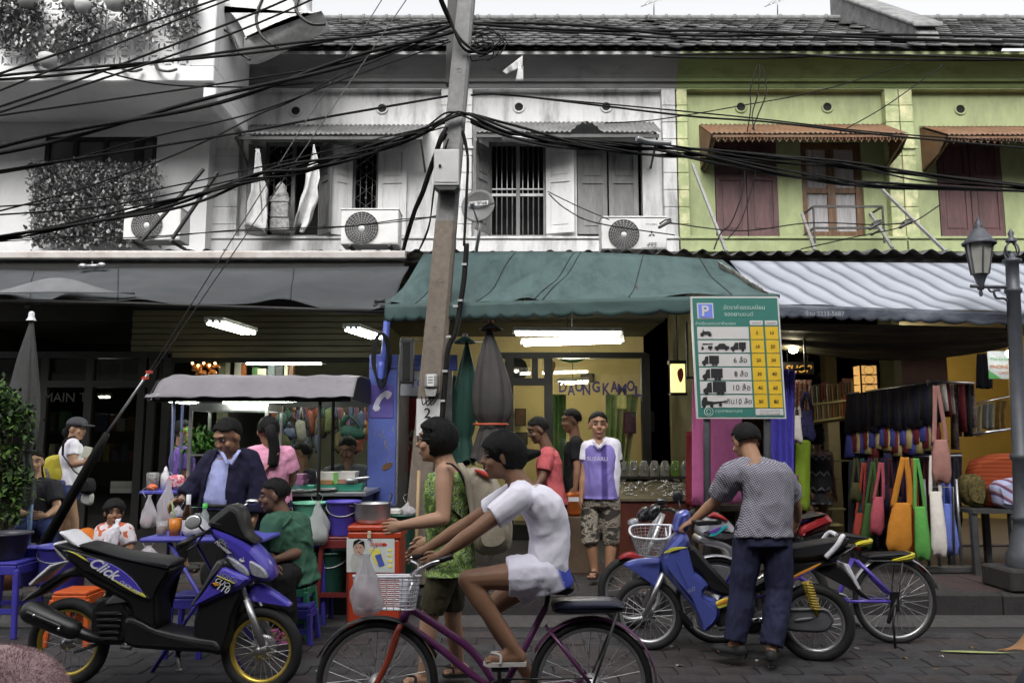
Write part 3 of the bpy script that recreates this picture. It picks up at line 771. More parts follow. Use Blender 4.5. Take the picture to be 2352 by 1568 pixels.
#shop rooms under the first floor
YS=11.7
M_wallyel=mat('yellow painted wall',(.44,.33,.11),.8,var=.1,scale=2,spec=.2)
M_wallyel2=mat('cream yellow wall',(.66,.54,.26),.8,var=.12,scale=2,spec=.2)
M_wallgrn=mat('pale lime wall',(.26,.25,.17),.8,var=.12,scale=2,spec=.2)
M_floor=mat('shop floor',(.07,.06,.055),.5,var=.3)
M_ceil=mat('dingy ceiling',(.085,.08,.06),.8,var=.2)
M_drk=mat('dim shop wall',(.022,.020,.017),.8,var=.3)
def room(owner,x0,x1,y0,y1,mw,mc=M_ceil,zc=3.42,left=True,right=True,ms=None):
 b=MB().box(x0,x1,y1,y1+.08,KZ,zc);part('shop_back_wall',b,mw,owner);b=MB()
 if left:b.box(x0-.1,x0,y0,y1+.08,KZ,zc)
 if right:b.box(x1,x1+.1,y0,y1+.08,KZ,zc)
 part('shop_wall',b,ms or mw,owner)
 part('shop_ceiling',MB().box(x0-.1,x1+.1,y0,y1+.08,zc+.002,zc+.1),mc,owner)
 part('shop_floor',MB().box(x0-.1,x1+.1,y0+.3,y1,KZ+.001,KZ+.02),M_floor,owner)
XA,XB_,XC,XD=-4.32,P(848,900,YS).x,P(1545,900,YS).x,P(1790,900,YS).x
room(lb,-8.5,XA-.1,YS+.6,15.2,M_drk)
room(w1,XA,XB_,YS+.4,14.6,M_wallgrn)
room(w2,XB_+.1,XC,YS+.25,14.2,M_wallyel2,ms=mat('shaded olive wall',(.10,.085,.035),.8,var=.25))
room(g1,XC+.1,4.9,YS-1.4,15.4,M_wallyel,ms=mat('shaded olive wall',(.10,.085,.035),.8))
room(g2,5.0,9.0,YS-1.0,14.6,M_wallyel)
for o_,xa,xb in((lb,-8.5,XA),(w1,XA+.002,XB_),(w2,XB_+.002,XC),(g1,XC+.002,5.0),(g2,5.002,9.2)):
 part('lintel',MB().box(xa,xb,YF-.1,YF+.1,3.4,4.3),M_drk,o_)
M_board=mat('olive painted board',(.085,.075,.042),.6,var=.25,scale=5,stretch=(.4,1,3))
rs=thing('board_screen','screen of horizontal olive boards behind the batten lights over the stall','boarded screen',(-3,YS,2.7))
xa,xb=P(300,800,YS).x,P(882,800,YS).x;nb=8;zt_,zl_=P(600,712,YS).z,P(600,822,YS).z
for i in range(nb):
 a=zl_+(zt_-zl_)*i/nb;c=zl_+(zt_-zl_)*(i+1)/nb
 part('board',MB().box(xa,xb,YS+.012*(i%2),YS+.04,a+.007,c-.005),M_board,rs,bevel=.004)
part('backing',MB().box(xa,xb,YS+.06,YS+.08,zl_-.06,zt_+.3),M_black,rs)
fd=thing('glazed_shopfront','dark glazed shop front behind the woman with the yellow backpack','shopfront',(-6,YS,KZ))
def pf(u,v,D=YS):return P(u,v,D)
b=MB();fx=[P(u,1000,YS).x for u in(-60,92,196,318,342,376)]
for x in fx:b.box(x-.055,x+.055,YS,YS+.12,KZ,pf(0,812).z)
for v in(815,882):b.box(fx[0],fx[-1],YS-.004,YS+.11,pf(0,v+7).z,pf(0,v-8).z)
b.box(fx[0],fx[-1],YS+.005,YS+.1,KZ,KZ+.14)
part('door_frame',b,M_dark,fd)
mg=glass('dark shop glass',(.45,.46,.42),.93)
for i in range(5):
 for a,c in((1299,892),(873,824)):
  z0_,z1_=max(KZ+.15,pf(0,a).z),pf(0,c).z
  if fx[i+1]-fx[i]>.2:part('pane',MB().box(fx[i]+.057,fx[i+1]-.057,YS+.05,YS+.056,z0_,z1_),mg,fd)
text('NO SMOKING',mat('dim pale letters',(.022,.021,.02),.7),fd,P(279,1118,YS+.028),w=.30,name='notice_lettering')
b=MB().box(*sorted((P(252,1105,YS).x,P(306,1105,YS).x)),YS+.03,YS+.04,P(0,1132,YS).z,P(0,1105,YS).z);part('notice',b,mat('dull notice',(.09,.09,.08),.6),fd)
text('MAIN T',mat('dim pale letters',(.022,.021,.02),.7),fd,P(150,912,YS-.01),w=.62,name='fascia_lettering')
M_goods=[mat('goods %d'%i,c,.6,var=.4,scale=9)for i,c in enumerate([(.18,.10,.05),(.05,.08,.16),(.22,.20,.16),(.03,.03,.03),(.20,.05,.04),(.30,.24,.05),(.05,.14,.06),(.45,.42,.36),(.12,.05,.12),(.06,.12,.13)])]
#fluorescent lights
M_tube=mat('lit fluorescent tube',(1,1,.95),.4,emit=26,ecol=(1.0,.97,.85))
M_tubein=mat('lit reflection tube',(1,1,.9),.4,emit=150,ecol=(1.0,.93,.70))
M_tubeg=mat('lit green white tube',(.95,1,.9),.4,emit=26,ecol=(.93,1.0,.86))
M_batten=mat('white batten',(.6,.6,.58),.5)
def batten(a,b,label,m=M_tube,n=1,gap=.07,r=.017,body=True,name='fluorescent_light',hang=.5):
 a,b=Vector(a),Vector(b);c=(a+b)/2
 t=thing(name,label,'light',c,'fluorescent lights')
 d=(b-a).normalized();s=d.cross(Vector((0,0,1))).normalized()
 if body:part('batten',MB().bar(a+Vector((0,0,.05)),b+Vector((0,0,.05)),.07+gap*(n-1),.045),M_batten,t)
 for i in range(n):
  o=s*(gap*(i-(n-1)/2))
  part('tube',MB().tube([a+o+d*.03,b+o-d*.03],r,8),m,t)
  e=MB()
  for p,q in((a,d),(b,-d)):e.bar(p+o,p+o+Vector((0,0,.05)),.03,.03)
  part('holder',e,M_batten,t)
 part('hanger',MB().bar(c+Vector((0,.05,.0)),c+Vector((0,.05,hang)),.012,.012),M_iron,t)
 return t
batten(P(490,742,8.9),P(572,766,10.3),'lit triple fluorescent fitting seen end on, left of two under the grey awning',M_tubeg,3,.07)
batten(P(806,757,8.9),P(864,776,10.3),'lit triple fluorescent fitting seen end on, nearest the blue phone kiosk',M_tubeg,3,.06)
batten(P(563,835,12.0),P(742,835,12.0),'lit white tube high inside the stall shop above the cart roof',M_tubeg)
batten(P(1180,766,9.2),P(1428,767,9.2),'upper lit tube pair in front of the glass shopfront',M_tube,1,r=.024)
batten(P(1198,791,9.6),P(1432,784,9.6),'lower lit tube in front of the glass shopfront',M_tube,1,r=.02)
batten(P(1280,880,12.6),P(1352,878,12.6),'lit tube standing in for a reflection in the glass shopfront over the lettering',M_tubein,1,r=.016)  # tube built at a glass reflection, made strong to light the room
batten(P(225,912,13.4),P(256,912,13.4),'small lit tube deep inside the dark glazed shop',M_tubeg,1,r=.014)
M_bulb=mat('lit warm bulb',(1,.9,.7),.4,emit=190,ecol=(1.0,.80,.42))
def bulb(p,label,r=.055,m=M_bulb):
 t=thing('hanging_bulb',label,'light',p,'lit bulbs in the clothing shop')
 part('bulb',MB().sph(p,r,r,r*.8),m,t)
 part('flex',MB().tube([Vector(p)+Vector((0,0,r*.7)),Vector(p)+Vector((0,.05,.35))],.008,5),M_wire,t)
 part('socket',MB().lathe([(.03,0),(.03,.06),(.012,.08)],Vector(p)+Vector((0,0,r*.6)),10),M_iron,t)
bulb(P(1822,803,9.1),'lit bulb just right of the parking sign above the shop board',.05,mat('lit small bulb',(1,.9,.7),.4,emit=60,ecol=(1,.88,.6)))
bulb(P(2030,798,12.2),'lit bulb above the stacked paper lantern under the shade cloth',.07)
bulb(P(2062,800,13.2),'smaller lit bulb right of the stacked paper lantern',.05)
bulb(P(2322,812,9.6),'cold lit bulb beside the street lamp post at the right edge',.06,mat('lit cold bulb',(1,1,1),.4,emit=22,ecol=(.95,.95,1)))
bulb(P(1950,806,14.0),'lit bulb deep in the yellow clothing shop above the books',.07)
#glass shopfront
gs=thing('glass_shopfront','brightly lit glass shopfront with purple lettering on its window','shopfront',P(1320,1300,YS))
gx=lambda u:P(u,900,YS).x
gz=lambda v:P(1320,v,YS).z
b=MB()
for u in(1120,1170,1260,1484):b.box(gx(u)-.06,gx(u)+.06,YS,YS+.14,KZ,gz(812))
b.box(gx(1120),gx(1487),YS-.006,YS+.13,gz(822),gz(809)).box(gx(1120),gx(1262),YS-.005,YS+.12,gz(884),gz(868))
b.box(gx(1120),gx(1487),YS+.004,YS+.12,KZ,KZ+.2)
b.box(gx(1222),gx(1236),YS+.02,YS+.1,gz(868),gz(822))
part('door_frame',b,M_dark,gs)
mgl=glass('shop glass',(.93,.93,.88),.93)
for a,c,d,e in((1172,1258,1300,885),(1126,1222,868,823),(1236,1258,868,823),(1263,1481,1280,823)):
 part('pane',MB().box(gx(a)+.062,gx(c)-.02,YS+.06,YS+.066,max(KZ+.2,gz(d)),gz(e)),mgl,gs)
M_purple=mat('purple letters',(.055,.04,.15),.5,var=.1)
for k,(ch,u,v,h)in enumerate([('D',1293,889,24),('A',1312,895,25),('U',1330,887,25),('N',1347,894,26),('G',1369,888,26),('K',1393,893,28),('A',1411,888,26),('M',1429,894,26),('O',1449,886,25),('L',1467,898,24)]):
 text(ch,M_purple,gs,P(u,v,YS-.012),h=h/ppm(YS),w=(18 if ch!='M' else 21)/ppm(YS),bold=.03,name='letter')
b=MB()
for i in range(9):
 t=i/8;b.tube([P(1263+6*math.sin(t*4),830+48*t-8*t,YS+.3),P(1270+5*math.sin(t*4+1),836+44*t-8*t,YS+.3)],.03,6)
M_tinsel=mat('gold tinsel',(.45,.28,.05),.35,.5,var=.5,scale=30);M_tinselg=mat('green tinsel',(.03,.16,.06),.4,.3,var=.5,scale=30)
solo('tinsel_garland',b,M_tinsel,'short gold tinsel garland hanging at the left of the shop window','garland')
b=MB();b.tube(catmull([P(1285,823,YS+.3),P(1305,830,YS+.3),P(1325,829,YS+.3),P(1345,822,YS+.3)]),.022,6)
solo('tinsel_garland',b,M_tinselg,'green tinsel garland along the top of the shop window','garland')
b=MB();b.lathe([(.001,-.05),(.16,-.05),(.19,-.02),(.19,.05),(.001,.05)],P(1184,848,YS+.25),10,0,'y')
solo('wall_clock',b,M_dark,'dark octagonal clock above the shop door','clock')
cg=MB();cg.grid(lambda s,t:P(1395+75*s*(1-.35*t)-4,905+190*t,YS+.35)+Vector((0,.05*math.sin(s*30),0)),40,6)
o=solo('door_curtain',cg,mat('lime curtain',(.22,.33,.10),.8,var=.25,stretch=(4,1,.4)),'pale green curtain drawn aside inside the glass shopfront','curtain');solidify(o,.006)
cg=MB();cg.grid(lambda s,t:P(1266+34*s,905+210*t,YS+.35)+Vector((0,.04*math.sin(s*22),0)),24,6)
o=solo('door_curtain',cg,mat('green curtain',(.12,.24,.08),.8,var=.3),'dark green patterned curtain behind the men at the shop window','curtain');solidify(o,.006)
for u0,u1,v0,v1,lab,c in((1182,1208,938,978,'small framed brown portrait hanging on the yellow shop wall',(.12,.05,.02)),(1184,1212,992,1022,'lower dark framed picture below the brown portrait',(.05,.045,.04)),(1333,1362,860,878,'small frame behind the purple lettering',(.25,.18,.08)),(1475,1502,944,992,'dark poster on the wall right of the shop window',(.03,.035,.05)),(1432,1460,946,995,'dark poster at the right end inside the window',(.04,.04,.04))):
 t=thing('framed_picture',lab,'picture',P((u0+u1)/2,v1,YS+1.6))
 D=14.0 if u0<1400 else YS+.2
 part('picture',MB().box(P(u0,v0,D).x+.02,P(u1,v0,D).x-.02,D,D+.02,P(u0,v1,D).z+.02,P(u0,v0,D).z-.02),mat('picture %s'%lab[:9],c,.4,var=.7,scale=6),t)
 b=MB();x0,x1,z0,z1=P(u0,v0,D).x,P(u1,v0,D).x,P(u0,v1,D).z,P(u0,v0,D).z
 b.box(x0,x0+.022,D-.02,D+.03,z0,z1).box(x1-.022,x1,D-.02,D+.03,z0,z1).box(x0+.022,x1-.022,D-.02,D+.03,z1-.022,z1).box(x0+.022,x1-.022,D-.02,D+.03,z0,z0+.022)
 part('frame',b,M_dark,t)
PD=8.0
pt,pb=P(1077,-60,PD),P(951,1336,PD)
pole=thing('utility_pole','tall leaning square concrete utility pole carrying all the cables and a meter','utility pole',pb)
b=MB()
def ring(c,w,ch=.028):
 h=w/2
 return[(c.x+x,c.y+y,c.z)for x,y in((-h+ch,-h),(h-ch,-h),(h,-h+ch),(h,h-ch),(h-ch,h),(-h+ch,h),(-h,h-ch),(-h,-h+ch))]
N=30
vs=[]
for i in range(N+1):
 t=i/N;vs+=ring(pb.lerp(pt,t),.262-.09*t)
fs=[(i*8+k,i*8+(k+1)%8,(i+1)*8+(k+1)%8,(i+1)*8+k)for i in range(N)for k in range(8)]
b.add(vs,fs);b.m=[1 if(f//8)>N*.555 else 0 for f in range(len(fs))]
part('shaft',b,[M_conc,M_concg],pole)
def pp(v):
 t=(1336-v)/(1336+60);return pb.lerp(pt,t),(.262-.09*t)/2
for v in(190,682,789,900,845):
 c,h=pp(v);b=MB();b.lathe([(.001,.02),(.018,.015),(.024,-.003)],(c.x,c.y-h-.001,c.z),8,0,'y');part('bolt_hole',b,M_black,pole)
M_boxg=mat('grey meter cabinet',(.36,.36,.36),.5,var=.1,dirt=(.2,.2,.2),damt=.4)
c,h=pp(408);k=ppm(PD)
cab=part('cabinet',MB().box(c.x-.155,c.x+.10,c.y-h-.20,c.y-h+.02,P(0,447,PD).z,P(0,366,PD).z),M_boxg,pole,bevel=.012,seg=2)
part('cabinet_door',MB().box(c.x-.142,c.x+.088,c.y-h-.208,c.y-h-.201,P(0,440,PD).z,P(0,372,PD).z),M_boxg,cab)
part('cabinet_lock',MB().lathe([(.001,-.02),(.014,-.02),(.014,0)],(c.x-.09,c.y-h-.208,P(0,405,PD).z),8,0,'y'),M_black,cab)
part('cabinet_hood',MB().prism([(c.x-.15,c.y-h-.19,P(0,448,PD).z),(c.x+.09,c.y-h-.19,P(0,448,PD).z),(c.x+.05,c.y-h-.19,P(0,456,PD).z),(c.x-.1,c.y-h-.19,P(0,456,PD).z)],(0,.15,0)),M_dark,cab)
c,h=pp(880)
mtr=part('electric_meter',MB().box(c.x-.062,c.x+.062,c.y-h-.10,c.y-h,P(0,893,PD).z,P(0,862,PD).z),mat('meter case',(.22,.22,.22),.4),pole,bevel=.02,seg=2)
part('meter_dial',MB().box(c.x-.036,c.x+.03,c.y-h-.106,c.y-h-.101,P(0,890,PD).z,P(0,866,PD).z),mat('meter dial',(.6,.6,.58),.4),mtr)
b=MB()
for i in range(3):b.box(c.x-.026,c.x+.02,c.y-h-.1085,c.y-h-.1065,P(0,871+i*6,PD).z,P(0,869+i*6,PD).z)
part('meter_window',b,M_black,mtr)
part('terminal_cover',MB().prism([(c.x-.058,c.y-h-.08,P(0,895,PD).z),(c.x+.058,c.y-h-.08,P(0,895,PD).z),(c.x+.04,c.y-h-.08,P(0,912,PD).z),(c.x-.045,c.y-h-.08,P(0,912,PD).z)],(0,.08,0)),mat('meter terminal',(.32,.32,.31),.4),mtr)
c,h=pp(945)
wpl=part('number_plate',MB().box(c.x-h-.004,c.x+h-.012,c.y-h-.008,c.y-h-.002,P(0,1000,PD).z,P(0,917,PD).z),mat('white painted patch',(.62,.62,.62),.7,var=.12,scale=8,dirt=(.3,.3,.3),damt=.5),pole)
text('2',M_black,wpl,(c.x-.015,c.y-h-.011,P(0,949,PD).z),h=.098,bold=.01,name='number')
b=MB()
for dx,r_ in((-.05,.05),(-.01,.07),(.03,.05)):
 b.tube(catmull([P(0,914,PD)*0+Vector((c.x+dx-.02,c.y-h-.05,P(0,912,PD).z)),Vector((c.x+dx,c.y-h-.09,P(0,928,PD).z-r_*.3)),Vector((c.x+dx+.04,c.y-h-.06,P(0,922,PD).z)),Vector((c.x+.1,c.y-h-.03,P(0,905,PD).z))]),.006,5)
part('meter_wire',b,M_wire,pole)
b=MB();b.tube(catmull([P(1072,560,7.86),P(1066,640,7.86),P(1057,700,7.86),P(1047,760,7.86),P(1030,800,7.86),P(1022,880,7.86),P(1012,1000,7.86),P(1000,1100,7.86)]),.026,8)
part('cable_conduit',b,M_wire,pole)
for u,v in((1066,607),(1057,690),(1046,703),(1030,773),(1022,852),(1016,920)):
 part('conduit_clip',MB().boxc(P(u,v,7.83),.05,.02,.022),M_boxg,pole)
b=MB();b.bar(P(1041,-60,8.3),P(1035,195,8.3),.10,.12);solo('steel_post',b,mat('black steel post',(.012,.012,.012),.6),'black steel post standing against the top of the concrete pole','post',loc=P(1035,195,8.3))
dc=P(1100,476,9.4);t=thing('satellite_dish','round grey satellite dish beside the concrete pole','satellite dish',dc)
nrm=Vector((-.25,-1,.12)).normalized();s_=nrm.cross(Vector((0,0,1))).normalized()*-1;u_=s_.cross(nrm)*-1
if u_.z<0:u_=-u_
b=MB();rr=.205
b.grid(lambda a,q:dc+(s_*math.cos(a*2*PI)*1.0+u_*math.sin(a*2*PI))*rr*q+nrm*(.05*q*q),32,6)
o=part('reflector',b,mat('grey dish enamel',(.17,.17,.17),.5,var=.08),t);solidify(o,.008)
lbm=mat('white dish label',(.6,.6,.6),.5)
b=MB();q0=dc+nrm*.055
b.add([q0+s_*a+u_*c for a,c in((-.11,.0),(.13,.0),(.13,.055),(-.11,.055))],[(0,1,2,3)]);part('label_strip',b,lbm,t)
text('true',mat('dish lettering',(.03,.03,.03),.5),t,q0+nrm*.004+s_*.055+u_*.028,w=.12,face=(s_,u_),bold=.015)
text('UBC',mat('dish lettering grey',(.2,.2,.2),.5),t,q0+nrm*.004-s_*.055+u_*.028,w=.07,face=(s_,u_))
b=MB();b.tube([dc+nrm*.01-u_*.2,dc+nrm*.24-u_*.1],.012,6);b.cap(dc+nrm*.24-u_*.1,dc+nrm*.28-u_*.08,.03,.03);part('receiver_arm',b,M_steel,t)
b=MB();b.bar(dc-nrm*.01,dc+Vector((.02,.25,-.1)),.04,.04);b.tube([dc+Vector((.02,.25,-.1)),P(1092,585,9.75)],.022,8);part('bracket',b,M_steel,t)
#air conditioners
def aircon(u0,u1,v0,v1,D,label,fan_u,side=None,wires=True):
 x0,x1,z0,z1=P(u0,v0,D).x,P(u1,v0,D).x,P(u0,v1,D).z,P(u0,v0,D).z
 t=thing('air_conditioner',label,'air conditioner',((x0+x1)/2,D,z0),'air conditioner units on the row')
 part('case',MB().box(x0,x1,D,D+.34,z0+.03,z1-.015),M_acw,t,bevel=.012,seg=2)
 part('top_cover',MB().box(x0-.008,x1+.008,D-.012,D+.35,z1-.014,z1+.008),M_acw,t,bevel=.006)
 fx_=P(fan_u,v0,D).x;zc=(z0+z1)/2-.01;r=min(.44*(z1-z0),fx_-x0-.03)
 part('fan_recess',MB().lathe([(r,-.004),(r*.98,-.002),(.001,-.001)],(fx_,D,zc),28,0,'y'),mat('dark fan recess',(.05,.05,.05),.7),t)
 b=MB()
 for q in range(7):b.tube([(fx_+r*(.2+.8*q/6)*math.cos(k),D-.016,zc+r*(.2+.8*q/6)*math.sin(k))for k in np.linspace(0,2*PI,29)[:-1]],.003,4,closed=True)
 for k in range(24):b.tube([(fx_+r*.18*math.cos(k*PI/12),D-.017,zc+r*.18*math.sin(k*PI/12)),(fx_+r*math.cos(k*PI/12),D-.017,zc+r*math.sin(k*PI/12))],.003,4)
 part('fan_guard',b,mat('grey wire guard',(.30,.30,.30),.5),t)
 b=MB();b.lathe([(.001,-.024),(r*.14,-.022),(r*.18,-.012)],(fx_,D,zc),14,0,'y');part('fan_hub',b,M_acw,t)
 b=MB()
 for k in range(4):
  a=k*PI/2+.4
  b.add([(fx_+r*.15*math.cos(a),D-.006,zc+r*.15*math.sin(a)),(fx_+r*.9*math.cos(a-.25),D-.006,zc+r*.9*math.sin(a-.25)),(fx_+r*.92*math.cos(a+.45),D-.010,zc+r*.92*math.sin(a+.45))],[(0,1,2)])
 part('fan_blade',b,M_iron,t)
 b=MB()
 for xx in(x0+.12,x1-.12):b.box(xx-.02,xx+.02,D-.02,YF,z0,z0+.029)
 part('mounting_foot',b,M_iron,t)
 part('access_panel',MB().box(fx_+r+.03,x1-.012,D-.006,D-.001,z0+.05,z1-.04),M_acw,t)
 return t,x0,x1,z0,z1
t,x0,x1,z0,z1=aircon(1381,1531,498,577,10.6,'white air conditioner unit with an open wire fan below the closed grey shutters',1432)
b=MB()
q=Vector((P(1497,538,10.59).x,10.59,P(1497,538,10.59).z))
for a in(90,210,330):
 d=Vector((math.cos(math.radians(a)),0,math.sin(math.radians(a))));n_=Vector((-d.z,0,d.x))
 b.add([q,q+d*.027+n_*.017,q+d*.054,q+d*.027-n_*.017],[(0,1,2,3)])
part('maker_emblem',b,mat('emblem grey',(.08,.08,.08),.5),t)
text('MITSUBISHI',mat('emblem grey',(.08,.08,.08),.5),t,(P(1496,515,10.59).x,10.588,P(1496,515,10.59).z),w=.15)
text('495',mat('emblem grey',(.08,.08,.08),.5),t,(P(1497,562,10.59).x,10.588,P(1497,562,10.59).z),w=.14,shear=.3)
aircon(784,916,480,566,10.6,'white air conditioner unit with dark slatted fan below the left white shutter',832)
aircon(286,416,476,556,10.8,'grey fronted air conditioner unit beside the ivy on the white building',340)
#parking fee sign on two posts
SD=7.75
sx0,sx1,sz0,sz1=P(1593,820,SD).x,P(1797,820,SD).x,P(1690,961,SD).z,P(1690,681,SD).z
sg=thing('parking_sign','green and yellow parking fee sign on two grey posts at the kerb','sign',((sx0+sx1)/2,SD,KZ))
SKEW=(P(1582,682,SD).x-P(1602,961,SD).x)/(sz1-sz0)
def S(a,c,y=0.0):
 0
 z=sz1+(sz0-sz1)*c;return Vector((sx0+.5*SKEW*(sz1-sz0)*(1-2*c)*.55+(sx1-sx0)*a,SD+y,z))
def plate(name,a0,c0,a1,c1,m,y,par,th=.004):
 b=MB();pts=[S(a0,c0,y),S(a0,c1,y),S(a1,c1,y),S(a1,c0,y)];b.prism(pts,(0,th,0));return part(name,b,m,par)
M_sgreen=mat('sign green',(.030,.145,.120),.45,var=.06);M_swhite=mat('sign white',(.48,.47,.46),.5,var=.05);M_syel=mat('sign yellow',(.56,.36,.018),.5,var=.06)
M_sblue=mat('sign blue',(.13,.19,.62),.5,var=.05);M_sblack=mat('sign black',(.012,.012,.014),.5);M_spale=mat('sign pale print',(.38,.50,.45),.5)
plate('board',0,0,1,1,M_swhite,0,sg,.03);plate('face',.018,.013,.982,.987,M_sgreen,-.004,sg)
pp_=plate('parking_panel',.066,.055,.25,.185,M_swhite,-.008,sg);plate('parking_field',.08,.064,.237,.176,M_sblue,-.012,sg)
text('P',M_swhite,sg,S(.158,.12,-.016),h=.105,bold=.03)
text('อัตราค่าธรรมเนียม',M_spale,sg,S(.60,.088,-.009),w=.40);text('จอดยานยนต์',M_spale,sg,S(.535,.146,-.009),w=.28)
text('สำหรับนอกเวลาห้ามจอด',M_spale,sg,S(.265,.222,-.009),w=.39)
for a0,a1,s in((.655,.80,'ถนนตรอก'),(.825,.965,'ถนนหลัก')):
 plate('column_heading',a0,.20,a1,.238,M_swhite,-.008,sg);text(s,M_sblack,sg,S((a0+a1)/2,.219,-.013),w=.085)
fees=[('5','10'),('10','20'),('20','30'),('30','40'),('40','60'),('50','80')];wheel=['','','6 ล้อ','8 ล้อ','10 ล้อ','เกิน10 ล้อ']
def icon(kind,cx,cz,w):
 b=MB();k=w;y=-.013
 def q(pts):b.add([Vector((cx+x*k,SD+y,cz+z*k))for x,z in pts],[tuple(range(len(pts)))])
 def c_(x,z,r,hole=0):b.add([Vector((cx+(x+r*math.cos(t))*k,SD+y-.0005,cz+(z+r*math.sin(t))*k))for t in np.linspace(0,2*PI,13)[:-1]],[tuple(range(12))])
 if kind=='truck':
  q([(-.5,-.22),(-.5,-.08),(-.36,.0),(-.3,.2),(-.12,.24),(-.12,-.22)]);q([(-.08,-.2),(-.08,.26),(.5,.26),(.5,-.2)]);c_(-.36,-.25,.085);c_(.33,-.25,.085);c_(.16,-.25,.085)
 elif kind=='van':
  q([(-.5,-.2),(-.5,-.06),(-.3,.02),(-.2,.24),(.02,.26),(.02,-.2)]);q([(.05,-.18),(.05,.27),(.5,.27),(.5,-.18)]);c_(-.33,-.22,.1);c_(.3,-.22,.1)
 elif kind=='car':
  q([(-.5,-.18),(-.48,-.02),(-.3,.03),(-.14,.2),(.18,.2),(.34,.03),(.5,.0),(.5,-.18)]);c_(-.3,-.19,.1);c_(.3,-.19,.1)
 elif kind=='tuk':
  q([(-.42,.16),(-.36,.25),(.5,.25),(.5,.17)]);q([(-.5,-.2),(-.45,.0),(-.3,-.02),(-.25,-.18),(.05,-.18),(.1,.04),(.46,.04),(.46,-.18)]);c_(-.38,-.22,.09);c_(.28,-.22,.1)
 elif kind=='moto':
  q([(-.3,.06),(-.16,.2),(-.1,.12),(.16,.14),(.44,.08),(.2,-.12),(-.1,-.16)]);c_(-.32,-.14,.17);c_(.32,-.14,.17);q([(-.34,-.1),(-.24,.3),(-.18,.3),(-.28,-.1)])
 else:
  q([(-.5,-.18),(-.5,.0),(-.42,.16),(-.28,.18),(-.26,.02),(.0,-.02),(.5,.02),(.5,-.02),(.0,-.12)]);c_(-.4,-.18,.075);c_(-.1,-.18,.075);c_(.26,-.14,.07)
 return part('vehicle_symbol',b,M_sblack,sg)
for r_ in range(6):
 c0=.252+r_*.1117;c1=c0+.1005
 plate('row_panel',.054,c0,.635,c1,M_swhite,-.008,sg)
 for(a0,a1),f in zip(((.655,.80),(.823,.968)),fees[r_]):
  plate('fee_panel',a0,c0-.002,a1,c1+.002,M_syel,-.008,sg);text(f,M_sblack,sg,S((a0+a1)/2,(c0+c1)/2,-.0135),h=.033,bold=.012)
 if wheel[r_]:text(wheel[r_],M_sblack,sg,S(.52 if r_<5 else.47,(c0+c1)/2-.004,-.013),w=(.13,.13,.13,.13,.165,.26)[r_])
 cz=lambda a:S(a,(c0+c1)/2).z
 for kd,a,w in([('moto',.15,.115)],[('tuk',.155,.115),('car',.32,.145),('van',.505,.15)],[('truck',.185,.165)],[('truck',.20,.195)],[('truck',.215,.22)],[('trailer',.20,.24)])[r_]:
  p_=S(a,(c0+c1)/2);icon(kd,p_.x,p_.z,w)
b=MB();c_=S(.135,.945,-.009)
b.tube([(c_.x+.042*math.cos(t),c_.y,c_.z+.042*math.sin(t))for t in np.linspace(0,2*PI,21)[:-1]],.004,4,closed=True);b.tube([(c_.x+.02*math.cos(t),c_.y,c_.z+.026*math.sin(t))for t in np.linspace(0,2*PI,13)[:-1]],.004,4,closed=True)
part('city_seal',b,M_spale,sg)
text('กรุงเทพมหานคร',M_spale,sg,S(.36,.945,-.009),w=.26);plate('note_panel',.66,.92,.968,.972,M_swhite,-.008,sg)
text('ประกาศกรุงเทพมหานคร',mat('small print',(.12,.12,.12),.5),sg,S(.815,.936,-.013),w=.19);text('เรื่อง ที่จอดรถ 2548',mat('small print',(.12,.12,.12),.5),sg,S(.815,.958,-.013),w=.19)
M_post=mat('grey sign post',(.11,.115,.125),.5,.3,var=.25)
for a,ub in((.145,1628),(.83,1766)):
 p=S(a,.75);part('post',MB().tube([(p.x,SD+.06,p.z+.4),(p.x,SD+.06,p.z),(P(ub,1330,SD).x,SD+.06,KZ)],.034,12),M_post,sg)
 part('clamp',MB().boxc((p.x,SD+.05,p.z-.25),.11,.04,.04),M_post,sg)
LD=7.9
M_lamp=mat('slate lamp iron',(.06,.065,.078),.5,.2,var=.25,scale=9)
lp=P(2352,1290,LD)
sl_=thing('street_lamp','ornate slate grey street lamp with glass lantern at the right edge','street lamp',(lp.x,LD,KZ))
zt_=P(0,648,LD).z
b=MB();b.lathe([(.16,.0),(.16,.12),(.13,.16),(.11,.3),(.085,.36),(.085,.42),(.1,.44),(.1,.47),(.078,.5),(.072,1.0),(.09,1.02),(.09,1.06),(.07,1.08),(.062,zt_-KZ-.3-.02),(.08,zt_-KZ-.3),(.08,zt_-KZ-.27),(.06,zt_-KZ-.25),(.06,zt_-KZ-.02),(.085,zt_-KZ),(.085,zt_-KZ+.03),(.03,zt_-KZ+.05),(.03,zt_-KZ+.1)],(lp.x,LD,KZ+.2),14)
part('post',b,M_lamp,sl_)
for k in range(4):
 a=k*PI/2+.4;z=zt_+.22
 part('scroll',MB().tube(catmull([(lp.x+.02*math.cos(a),LD+.02*math.sin(a),z),(lp.x+.075*math.cos(a),LD+.075*math.sin(a),z+.07),(lp.x+.06*math.cos(a),LD+.06*math.sin(a),z+.15),(lp.x+.015*math.cos(a),LD+.015*math.sin(a),z+.19)]),.009,6),M_lamp,sl_)
part('finial',MB().lathe([(.05,.0),(.05,.03),(.02,.05),(.03,.09),(.001,.14)],(lp.x,LD,zt_+.41),10),M_lamp,sl_)
lc=P(2230,655,LD);za=P(0,660,LD).z
b=MB();b.tube([(lp.x,LD,za),(lc.x-.1,LD,za)],.018,8);b.tube(catmull([(lp.x-.02,LD,za-.22),(lp.x-.08,LD,za-.12),(lp.x-.17,LD,za-.11),(lp.x-.19,LD,za-.04),(lp.x-.13,LD,za-.03)]),.012,6)
